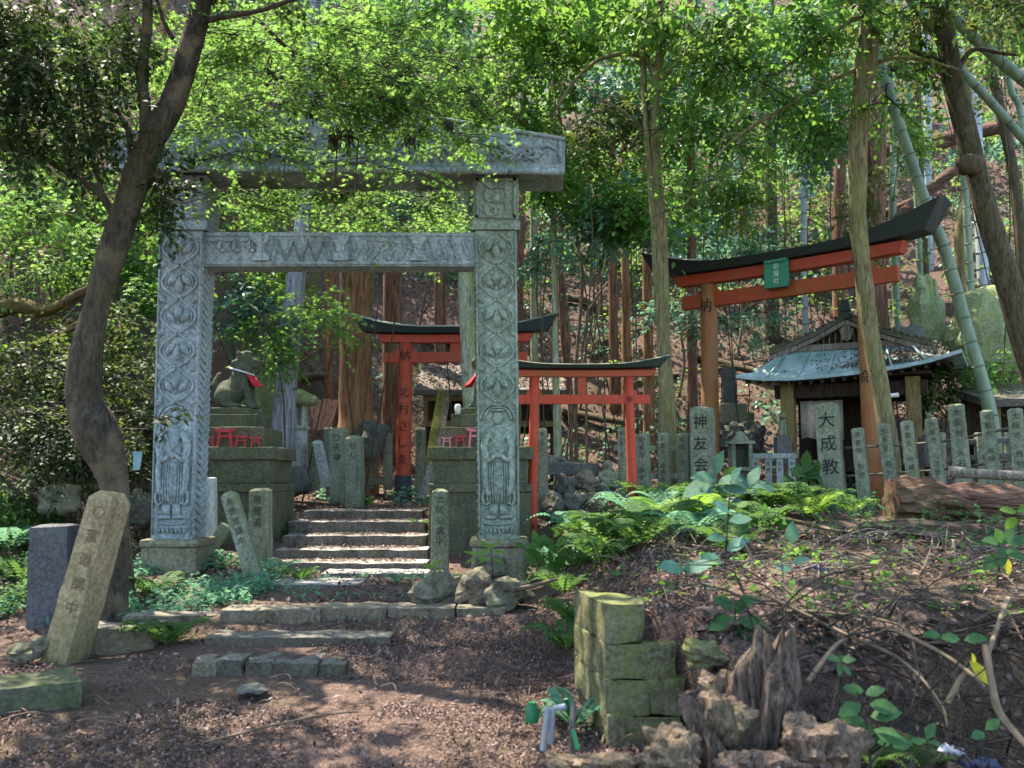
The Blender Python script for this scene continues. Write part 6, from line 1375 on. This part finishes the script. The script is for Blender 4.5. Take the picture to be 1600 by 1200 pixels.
# leaves lying on the stairs
xs = rng.uniform(-2.3, -.95, 3000); sy = rng.integers(0, 5, 3000); Cl = []
for x, k in zip(xs, sy):
    py, Y, _, _ = tops[k]; Cl.append((x, Y+.06+rng.random()*.38, P(550, py, Y).z+.012))
nn = np.tile([0, 0, 1.0], (3000, 1))+rng.normal(size=(3000, 3))*.2
tag(leaves('leaf_litter', np.array(Cl), unit(3000)*np.array([1, 1, .1]), nn, .035*(.5+rng.random(3000)), T_LEAF, M['litter_hill'], None, 'stuff'), 'scattered dead leaves lying on the stone stairs', 'leaf litter')
def twig_heap(name, label, n, xr, yr, l0, l1, r, mat, up=.25, mask=None):
    mb = MB(); k = 0
    while k < n:
        x = rng.uniform(*xr); y = rng.uniform(*yr)
        if mask and not mask(x, y): k += 1; continue
        a = rng.uniform(0, 2*PI); l = rng.uniform(l0, l1); z = gz(x, y)+.01+rng.random()*.05
        d = Vector((math.cos(a), math.sin(a), rng.normal()*up)); p = Vector((x, y, z)); q = p+d*l; m_ = p.lerp(q, .5)+Vector((rng.normal()*.12*l, rng.normal()*.12*l, abs(rng.normal())*.12*l))
        q.z = max(q.z, gz(q.x, q.y)+.005); rr = r*rng.uniform(.5, 1.3)
        mb.tube([p, m_, q], [rr, rr*.85, rr*.5], 5, 3); k += 1
    return tag(mb.build(name, M[mat], None, auto=.9), label, 'twigs', None, 'stuff')
twig_heap('twigs', 'tangle of dry twigs over the bank behind the stump', 300, (.7, 4.2), (3.2, 6.6), .12, .6, .005, 'twig', .3)
twig_heap('twigs', 'fine bleached twigs among the litter near the logs', 300, (1.0, 5.5), (5.5, 8.6), .1, .5, .005, 'wood_grey', .15)
twig_heap('twigs', 'short twigs scattered on the leafy path', 160, (-2.6, .6), (4.1, 6.6), .05, .25, .003, 'twig', .1)
twig_heap('twigs', 'fallen sticks lying over the hillside', 170, (-8, 11), (16, 25), .4, 1.6, .018, 'bark_cedar_red', .15)
twig_heap('twigs', 'dry stalks in the dark hollow of the bank', 160, (1.2, 3.2), (3.5, 4.6), .2, .6, .005, 'twig_dark', .5)
twig_heap('twigs', 'dark roots hanging over the lip of the bank', 220, (1.1, 3.0), (4.2, 4.6), .2, .7, .005, 'twig_dark', .4)
def chips(name, label, n, xr, yr, s0, s1, mat, mask=None):
    mb = MB(); k = 0
    for _ in range(n):
        x = rng.uniform(*xr); y = rng.uniform(*yr)
        if mask and not mask(x, y): continue
        l = rng.uniform(s0, s1); R = Matrix.Rotation(rng.uniform(0, 6.3), 3, 'Z') @ Matrix.Rotation(rng.normal()*.35, 3, 'Y') @ Matrix.Rotation(rng.normal()*.35, 3, 'X')
        a = [Vector((-l/2+rng.normal()*l*.1, -l*.16+rng.normal()*l*.06, 0)), Vector((l/2+rng.normal()*l*.12, -l*.12+rng.normal()*l*.06, 0)), Vector((l/2+rng.normal()*l*.12, l*.12+rng.normal()*l*.06, 0)), Vector((-l/2+rng.normal()*l*.1, l*.16+rng.normal()*l*.06, 0))]
        up = Vector((0, 0, l*rng.uniform(.06, .16))); c = Vector((x, y, gz(x, y)+l*.03))
        mb.hexa([c+R @ q for q in a], [c+R @ (q*.85+up) for q in a])
    return tag(mb.build(name, M[mat]), label, 'wood chips', None, 'stuff')
chips('wood_chips', 'broken bark and rotten wood bits around the stump and hollow', 420, (.55, 3.6), (3.2, 4.7), .04, .2, 'rot_dark')
chips('wood_chips', 'pale splinters of rotten wood in front of the crumbling stump', 260, (.2, 1.8), (3.3, 4.1), .02, .1, 'rot_pale')
chips('wood_chips', 'bark bits scattered by the fallen logs', 240, (1.5, 5.5), (6.4, 9.0), .04, .18, 'rot')
# distinct curved vines and sticks on the bank
VS = [([(1205, 935, 4.6), (1262, 962, 4.55), (1330, 995, 4.4), (1385, 1018, 4.25), (1430, 1050, 4.1), (1470, 1100, 3.95), (1480, 1130, 3.9)], 0.0083, 'long bare vine curving down the bank in front of the hollow'), ([(1130, 985, 4.6), (1180, 965, 4.6), (1240, 955, 4.6), (1320, 960, 4.5), (1400, 975, 4.4), (1425, 1000, 4.3), (1432, 1045, 4.25)], 0.0075, 'second bare vine arching above the long one and hooking down'), ([(1262, 1065, 4.0), (1300, 1015, 4.2), (1330, 990, 4.4)], 0.0105, 'short forked stick slanting up beside the stump'), ([(1540, 1010, 3.9), (1548, 1060, 3.8), (1560, 1110, 3.7), (1590, 1150, 3.6), (1630, 1190, 3.5)], 0.0150, 'pale broken branch standing at the edge of the bank'), ([(1575, 935, 4.6), (1555, 990, 4.2), (1545, 1020, 3.9)], 0.0120, 'grey stick leaning against the pale broken branch'), ([(1400, 985, 4.3), (1470, 1020, 4.1), (1520, 1055, 3.9), (1540, 1075, 3.8)], 0.0097, 'thin brown stick crossing the hollow'), ([(1230, 812, 8.4), (1300, 828, 8.2), (1330, 832, 8.0)], 0.0188, 'bleached branch lying beside the ferns below the thick post'), ([(1480, 1100, 3.9), (1500, 1060, 3.95), (1515, 1045, 3.95)], 0.0112, 'stubby stick at the rim of the hollow'),
      ([(1470, 900, 5.6), (1530, 897, 5.6), (1580, 893, 5.6)], 0.0090, 'dry stick lying on the litter under the palmate seedling'), ([(300, 1165, 4.55), (420, 1135, 4.6), (500, 1118, 4.7), (560, 1112, 4.8)], 0.0060, 'long thin root crossing the leafy path'), ([(800, 922, 6.6), (830, 916, 6.7), (870, 905, 6.8)], 0.0188, 'short dead branch beside the last boulder'), ([(1500, 765, 9.0), (1545, 780, 8.9), (1600, 790, 8.8)], 0.0090, 'thin stick resting on the big reddish log')]
for pts_, r, lab in VS:
    p = [P(*q) for q in pts_]; tag(MB().tube(p, [r, r*.9, r*.55], 8, 6, wob=.3).build('dead_stick', M['vine'], None, auto=.9), lab, 'stick')
# ferns
def fern_arrays(c, n, ln, rise=.55, az=None, spread=2*PI):
    Cs, Ds, Ns, Ls = [], [], [], []; ribs = []
    for k in range(n):
        a = (az if az is not None else 0)+spread*(k/n-.5)+rng.normal()*.2; l = ln*rng.uniform(.7, 1.15)
        h = Vector((math.cos(a), math.sin(a), 0)); prev = None; m = 17; line = []
        for i in range(m+1):
            t = i/m; p = c+h*(l*t*(1-.12*t))+Vector((0, 0, l*(rise*math.sin(t*2.3)*.85-.15*t*t))); line.append(p)
            if i > 1:
                d = (p-prev).normalized(); sd = d.cross(Vector((0, 0, 1))).normalized(); w = l*.26*math.sin(PI*min(1, .12+t*.9))**.8*(1.05-t*.7)
                for s in (-1, 1):
                    Cs.append(tuple(p)); Ds.append(tuple(sd*s+d*.45+Vector((0, 0, -.15)))); Ns.append(tuple(sd.cross(d)+Vector(rng.normal(size=3)*.12))); Ls.append(max(.012, w))
            prev = p
        ribs.append(line)
    return Cs, Ds, Ns, Ls, ribs
def fern(label, pos, n, ln, mat, rise=.55, az=None, spread=2*PI, group=None):
    T_ = thing('fern', label, 'fern', pos, 0, group)
    C, D, N, L, ribs = fern_arrays(Vector(pos), n, ln, rise, az, spread)
    leaves('fronds', C, D, N, L, T_LONG, M[mat], T_, width=1.25)
    mb = MB()
    for r in ribs: mb.tube(r, [.004, .003, .001], 4)
    mb.build('frond_stem', M['l_olive'], T_)
FL = [(870, 850, 9.3, .6, 'l_fernblue', 'grey blue fern between the two red legs of the small torii'), (915, 820, 9.9, .66, 'l_fernblue', 'grey blue fern below the rubble stones'), (1020, 875, 7.9, .6, 'l_fern', 'fern with long fronds in the middle of the bank'), (1060, 845, 8.5, .66, 'l_bright', 'yellow green fern below the bluish broad leaves'), (1110, 850, 8.3, .6, 'l_fern', 'fern on the bank beside the tall thin sapling'), (1000, 900, 7.0, .5, 'l_fern', 'fern right behind the top of the wall corner'), (940, 905, 7.0, .5, 'l_fern', 'fern hanging over the shoulder of the bank'), (925, 860, 8.3, .55, 'l_bright', 'pale yellow fern at the shoulder of the bank'), (900, 940, 6.3, .36, 'l_fern', 'small fern above the leafy path edge'), (1190, 850, 8.2, .6, 'l_fern', 'fern before the bleached branch'), (1265, 825, 8.9, .5, 'l_bright', 'sunlit fern in front of the thick painted post'), (1205, 780, 10.4, .6, 'l_fernblue', 'blue green fern before the balustrade'), (1020, 800, 10.2, .6, 'l_fern', 'fern before the weathered fence posts'), (1140, 890, 6.8, .45, 'l_fern', 'dark fern near the blue sheet'), (1355, 1150, 3.9, .3, 'l_fern', 'fern low in the bank beside the crumbling wood'), (1400, 1130, 3.95, .26, 'l_fern', 'small fern under the hollow of the bank'),
      (1050, 812, 9.6, .62, 'l_fernblue', 'bluish fern clump at the foot of the small red torii'), (1000, 838, 9.0, .6, 'l_fernblue', 'bluish fern in front of the red torii legs'), (945, 845, 9.2, .62, 'l_fern', 'green fern beside the front red leg'), (960, 880, 7.8, .45, 'l_fern', 'fern on the bank above the wall corner'), (905, 885, 7.6, .45, 'l_fern', 'light fern between gate pillar and wall corner'), (880, 915, 7.0, .38, 'l_fern', 'small fern at the edge of the litter slope'), (885, 960, 5.9, .32, 'l_fern', 'fern hanging over the path just behind the wall'), (896, 1030, 4.75, .3, 'l_fernblue', 'blue green fern growing from the side of the wall corner'), (1120, 820, 9.2, .7, 'l_fern', 'big fern below the painted post with broad leaves'), (1095, 800, 9.8, .62, 'l_bright', 'sunlit yellow green fern below the three-character post'), (1180, 815, 9.2, .7, 'l_fern', 'arching fern between the two painted posts'), (1230, 800, 9.6, .6, 'l_fern', 'fern before the low balustrade'), (1275, 805, 9.4, .55, 'l_fern', 'fern at the foot of the thick painted post'), (1150, 860, 7.6, .5, 'l_fern', 'fern on the bank in front of the arching one'), (1080, 870, 7.4, .5, 'l_fernblue', 'blue green fern on the bank behind the wall'), (1240, 770, 10.3, .5, 'l_fern', 'fern just under the pavilion post'), (1330, 812, 9.4, .4, 'l_bright', 'yellowish small fern near the end of the big log'),
      (120, 880, 7.6, .4, 'l_fern', 'fern in the gap between dark pillar and bent trunk'), (30, 880, 7.9, .5, 'l_fern', 'fern at the picture edge behind the dark pillar'), (20, 820, 8.4, .5, 'l_fernblue', 'bluish fern high on the bank at the picture edge'), (225, 985, 6.35, .32, 'l_fern', 'fern spilling over the kerb beside the bent trunk'), (260, 995, 6.2, .34, 'l_fern', 'fern with long fronds lying over the chipped kerb'), (240, 920, 7.6, .35, 'l_fern', 'fern just behind the bent trunk foot'), (120, 750, 9.2, .4, 'l_fern', 'fern on the grassy bank beside the elbow'), (470, 905, 8.3, .26, 'l_fern', 'little fern beside the stair foot'), (440, 805, 10.6, .24, 'l_fern', 'little fern on the stair side below the lion pedestal'), (655, 800, 10.8, .24, 'l_fern', 'little fern on the top step by the inscribed post'), (570, 775, 12.9, .3, 'l_fern', 'fern at the foot of the red torii sleeve'), (430, 900, 8.6, .3, 'l_fernblue', 'bluish fern beside the tilted inscribed post'), (620, 905, 8.0, .16, 'l_fernblue', 'tiny fern tuft on the path inside the gate')]
for x, y, Y, ln, mt, lab in FL:
    c = P(x, y, Y); c.z = gz(c.x, c.y)+.01
    fern(lab, c, int(rng.integers(7, 11)), ln*1.08, mt)
# low ground cover
def cover(name, label, n, region, mat, leaf, h, T=T_LEAF, mask=None):
    x0, x1, y0, y1 = region; x = rng.uniform(x0, x1, n); y = rng.uniform(y0, y1, n); k = vnoise(x*1.7, y*1.7, 21)+.5*vnoise(x*4, y*4, 22) > -.12
    if mask: k &= mask(x, y)
    x, y = x[k], y[k]; z = ground(x, y)+h*rng.random(len(x)); m = len(x); per = 7
    C = np.repeat(np.stack([x, y, z], -1), per, 0)+rng.normal(size=(m*per, 3))*leaf*.5; D = unit(m*per)*np.array([1, 1, .45]); N = np.tile([0, 0, 1.0], (m*per, 1))+rng.normal(size=(m*per, 3))*.5
    return tag(leaves(name, C, D, N, leaf*(.5+.9*rng.random(m*per)), T, M[mat], None, 'stuff'), label, 'ground cover')
cover('ground_cover', 'pale green low fern and ivy cover before the carved pillar', 1500, (-3.9, -1.9, 6.9, 9.0), 'l_fernblue', .05, .09, T_LEAF, lambda x, y: x < -1.7-.2*(y-6.9))
cover('ground_cover', 'green low cover on the bank behind the dark pillar', 1500, (-6.5, -3.4, 7.0, 9.2), 'l_fern', .055, .16)
cover('ground_cover', 'thin weeds creeping over the path inside the gate', 300, (-2.4, -.3, 7.2, 9.0), 'l_fernblue', .035, .03)
cover('ground_cover', 'undergrowth on the bank around the small torii', 800, (.1, 4.2, 7.4, 10.6), 'l_deep', .045, .2)
cover('ground_cover', 'leafy weeds on the far terrace by the litter slope', 700, (-4, 6, 13, 17.5), 'l_fernblue', .08, .2)
cover('ground_cover', 'small weeds on the top of the leafy bank', 200, (.6, 3.6, 4.6, 7.4), 'l_mid', .05, .08)
cover('moss_patch', 'moss tufts along the kerb foot', 320, (-2.7, -.3, 6.3, 6.62), 'l_olive', .018, .01)
def grass(label, n, region, mat, h):
    x0, x1, y0, y1 = region; x = rng.uniform(x0, x1, n); y = rng.uniform(y0, y1, n); C = np.stack([x, y, ground(x, y)], -1); D = rng.normal(size=(n, 3))*.4; D[:, 2] = 1
    return tag(leaves('grass', C, D, unit(n), h*(.5+rng.random(n)), T_LONG, M[mat], None, 'stuff', width=.35), label, 'grass')
grass('short fresh grass on the edge of the bank at the picture side', 3500, (-5.6, -4.0, 8.5, 9.5), 'l_fern', .12)
# broad leaved plants built leaf by leaf: (x, y, angle degrees, length px)
def plant(label, cat, stem, Y, lv, mat, T=T_BROAD, sr=.006, width=1.0, name='seedling', extra=None, tilt=.5):
    p = [P(x, y, Y) for x, y in stem]; b = p[0]; T_ = thing(name, label, cat, b); s = Y/F
    g = gz(b.x, b.y)
    if b.z > g: p = [Vector((b.x, b.y, g-.02))]+p
    MB().tube(p, [sr, sr*.8, sr*.5], 6, 4).build('stem', M['twig_dark'], T_, smooth=True)
    def put(lst, m, nm):
        C, D, N, L = [], [], [], []
        for x, y, a, l in lst:
            a = math.radians(a); C.append(tuple(P(x, y, Y))); dy = rng.uniform(-.5, .1); D.append((math.cos(a), dy, math.sin(a))); N.append((-math.sin(a)*.5+rng.normal()*.2, -tilt-.3, .8)); L.append(l*s*.95)
        leaves(nm, C, D, N, L, T, M[m], T_, width=width)
    put(lv, mat, 'leaves')
    if extra: put(extra[0], extra[1], 'yellow_leaf' if len(extra[0]) == 1 else 'yellow_leaves')
    return T_
plant('broad bluish leaved plant standing in front of the painted post', 'plant', [(1128, 830), (1124, 780), (1120, 745)], 8.8, [(1118, 742, 78, 44), (1120, 748, 175, 48), (1122, 752, 5, 40), (1116, 755, 200, 60), (1124, 760, -10, 50), (1120, 772, 160, 34), (1126, 790, 20, 36)], 'l_sasa')
plant('second bluish leaved plant closer to the pavilion', 'plant', [(1160, 840), (1162, 790), (1170, 760)], 9.0, [(1170, 760, 60, 40), (1172, 762, 150, 46), (1168, 770, 10, 50), (1165, 790, 200, 44), (1168, 800, -15, 46), (1164, 812, 170, 40)], 'l_sasa')
plant('yellow green leafy plant by the gate pillar base', 'plant', [(770, 895), (768, 870), (766, 858)], 7.4, [(766, 858, 40, 24), (766, 858, 140, 24), (764, 862, 185, 28), (768, 862, 0, 26), (766, 860, 90, 16), (768, 872, -20, 22), (764, 872, 205, 22)], 'l_bright', T_LONG)
plant('second yellow green plant with narrow leaves at the pillar base', 'plant', [(745, 898), (744, 880), (745, 868)], 7.3, [(745, 868, 30, 22), (745, 868, 160, 24), (744, 872, 200, 20), (746, 872, -5, 22)], 'l_bright', T_LONG)
plant('tall thin dark stem sapling on the bank before the ferns', 'sapling', [(1128, 985), (1132, 900), (1138, 800), (1142, 750)], 5.6, [(1130, 880, 160, 40), (1128, 905, 190, 44), (1134, 860, 30, 44), (1140, 800, 150, 36), (1138, 815, 10, 40), (1128, 940, -20, 60), (1130, 960, 200, 40), (1142, 752, 60, 30), (1136, 842, 175, 36)], 'l_blue')
plant('leafy sapling spreading over the wall corner top', 'sapling', [(1085, 985), (1078, 930), (1070, 890)], 5.3, [(1070, 890, 170, 50), (1072, 892, 20, 46), (1076, 915, 200, 46), (1078, 920, -5, 50), (1074, 900, 90, 30), (1080, 940, 160, 40), (1082, 950, 10, 40)], 'l_blue')
plant('leafy low plant beside the upright snag', 'plant', [(1160, 1010), (1150, 975), (1148, 950)], 4.5, [(1148, 950, 30, 44), (1148, 952, 150, 40), (1150, 965, 200, 50), (1152, 970, -10, 56), (1150, 960, 70, 34), (1154, 985, -30, 50), (1152, 985, 215, 40)], 'l_deep')
plant('palmate green seedling with one yellow hanging leaf on the litter', 'plant', [(1556, 925), (1562, 880), (1565, 850)], 5.2, [(1565, 848, 170, 34), (1565, 848, 10, 46), (1565, 850, 60, 34), (1565, 850, 115, 30), (1565, 852, 255, 40), (1567, 862, -15, 40), (1560, 868, 215, 40)], 'l_deep', extra=([(1571, 868, -85, 36)], 'l_gold'))
plant('bright little seedling with five oval leaves before the stump hollow', 'plant', [(1312, 1100), (1310, 1060), (1312, 1035)], 3.95, [(1312, 1030, 170, 26), (1312, 1032, 10, 26), (1310, 1034, 265, 24), (1314, 1040, -40, 24), (1312, 1034, 75, 14)], 'l_deep')
plant('low leafy weed clump at the bottom below the oval leaved seedling', 'plant', [(1360, 1190), (1355, 1140), (1350, 1110)], 3.7, [(1350, 1080, 170, 34), (1352, 1085, 20, 34), (1345, 1100, 200, 44), (1358, 1100, -10, 48), (1360, 1120, 15, 50), (1350, 1125, 180, 46), (1364, 1140, -20, 56), (1352, 1150, 200, 40), (1370, 1160, 0, 60), (1356, 1170, 170, 44), (1340, 1090, 120, 24)], 'l_deep')
plant('seedling with a large glossy leaf above a hanging yellow one', 'plant', [(1500, 1060), (1505, 1020), (1508, 1000)], 4.0, [(1506, 1000, 10, 36), (1470, 992, 180, 30), (1500, 998, 175, 34)], 'l_deep', extra=([(1515, 1032, -55, 44), (1518, 1020, -75, 26)], 'l_gold'))
plant('small heart leaved plant at the bottom edge', 'plant', [(1450, 1190), (1450, 1170), (1448, 1155)], 3.55, [(1448, 1155, 60, 30), (1446, 1160, 170, 24), (1452, 1160, -10, 22)], 'l_deep')
plant('low green leaf pair beside the pale broken branch', 'plant', [(1535, 1170), (1540, 1150), (1540, 1140)], 3.6, [(1540, 1140, 35, 30), (1538, 1145, 190, 30)], 'l_deep')
plant('leaning leafy shoot among the boulders at the path edge', 'plant', [(678, 905), (676, 895), (675, 888)], 7.6, [(675, 888, 50, 20), (675, 890, 140, 18), (676, 893, 10, 18)], 'l_bright')
plant('bluish plant on the bank beside the blue sheet', 'plant', [(1240, 985), (1238, 930), (1238, 890)], 5.4, [(1238, 850, 95, 40), (1238, 880, 20, 30), (1238, 890, 165, 30), (1240, 915, -10, 60), (1236, 925, 190, 40)], 'l_blue')
plant('leafy stems behind the dark decaying log', 'plant', [(1395, 905), (1392, 890), (1390, 880)], 6.2, [(1390, 885, 8, 30), (1350, 880, 170, 30), (1375, 870, 200, 30)], 'l_deep')
plant('big leaf cluster at the picture edge above the reddish log', 'plant', [(1592, 830), (1590, 815), (1588, 800)], 6.4, [(1588, 800, 170, 30), (1590, 800, 20, 30), (1588, 808, 220, 30)], 'l_bright')
for k, (x, y, Y, lab) in enumerate([(900, 845, 8.6, 'bright broad leaved weeds just inside the red leg'), (850, 880, 7.9, 'green broad leaved weeds beside the black torii foot'), (1010, 860, 7.6, 'broad leaved shrub in the middle of the fern bank'), (1210, 830, 8.4, 'broad leaved shrub behind the bleached branch'), (1070, 835, 8.6, 'broad leaved shrub before the sunlit fern'), (1150, 780, 10.4, 'yellow green shrub under the box shrine'), (1260, 760, 10.6, 'leafy shoot before the thick painted post')]):
    T_ = None; lv = []
    for j in range(16):
        a = rng.uniform(0, 360); r = rng.uniform(2, 26); lv.append((x+math.cos(j*2.4)*r*1.3, y-20+math.sin(j*2.4)*r*.7, a, rng.uniform(18, 34)))
    plant(lab, 'plant', [(x, y+14), (x-1, y), (x, y-25)], Y, lv, ('l_bright', 'l_mid', 'l_blue', 'l_mid', 'l_yellow', 'l_yellow', 'l_fern')[k], name='shrub')
# ------------------------------------------------------------------ camera, sky, sun
cam = bpy.data.cameras.new('camera'); CAM = bpy.data.objects.new('camera', cam); COL.objects.link(CAM)
CAM.location = EYE; CAM.rotation_euler = (PI/2+PITCH, 0, 0)
cam.sensor_width = 36; cam.lens = 36*F/1600; cam.clip_start = .05; cam.clip_end = 400
cam.dof.use_dof = True; cam.dof.focus_distance = 10.0; cam.dof.aperture_fstop = 3.2
S.camera = CAM
S.render.resolution_x = 1024; S.render.resolution_y = 768
SUN = Vector((-.34, .3, 1.0)).normalized()
W = bpy.data.worlds.new('World'); S.world = W; W.use_nodes = True; nt = W.node_tree
bg = nt.nodes.get('Background') or nt.nodes.new('ShaderNodeBackground'); sky = nt.nodes.new('ShaderNodeTexSky')
sky.sky_type = 'NISHITA'; sky.sun_disc = False; sky.sun_elevation = math.asin(SUN.z); sky.sun_rotation = math.atan2(SUN.x, SUN.y)
nt.links.new(sky.outputs[0], bg.inputs[0]); bg.inputs[1].default_value = .15
sl = bpy.data.lights.new('sun', 'SUN'); sl.energy = 3.8; sl.angle = math.radians(.5); sl.color = (1, .89, .74)
SO = bpy.data.objects.new('sun', sl); COL.objects.link(SO); SO.rotation_euler = SUN.to_track_quat('Z', 'Y').to_euler()
S.view_settings.view_transform = 'Standard'; S.view_settings.look = 'None'; S.view_settings.exposure = 2.45; S.view_settings.gamma = 1
cy = S.cycles; cy.use_denoising = True; cy.max_bounces = 6; cy.diffuse_bounces = 3; cy.glossy_bounces = 2; cy.transmission_bounces = 3; cy.transparent_max_bounces = 4
cy.sample_clamp_indirect = 6; cy.caustics_reflective = False; cy.caustics_refractive = False
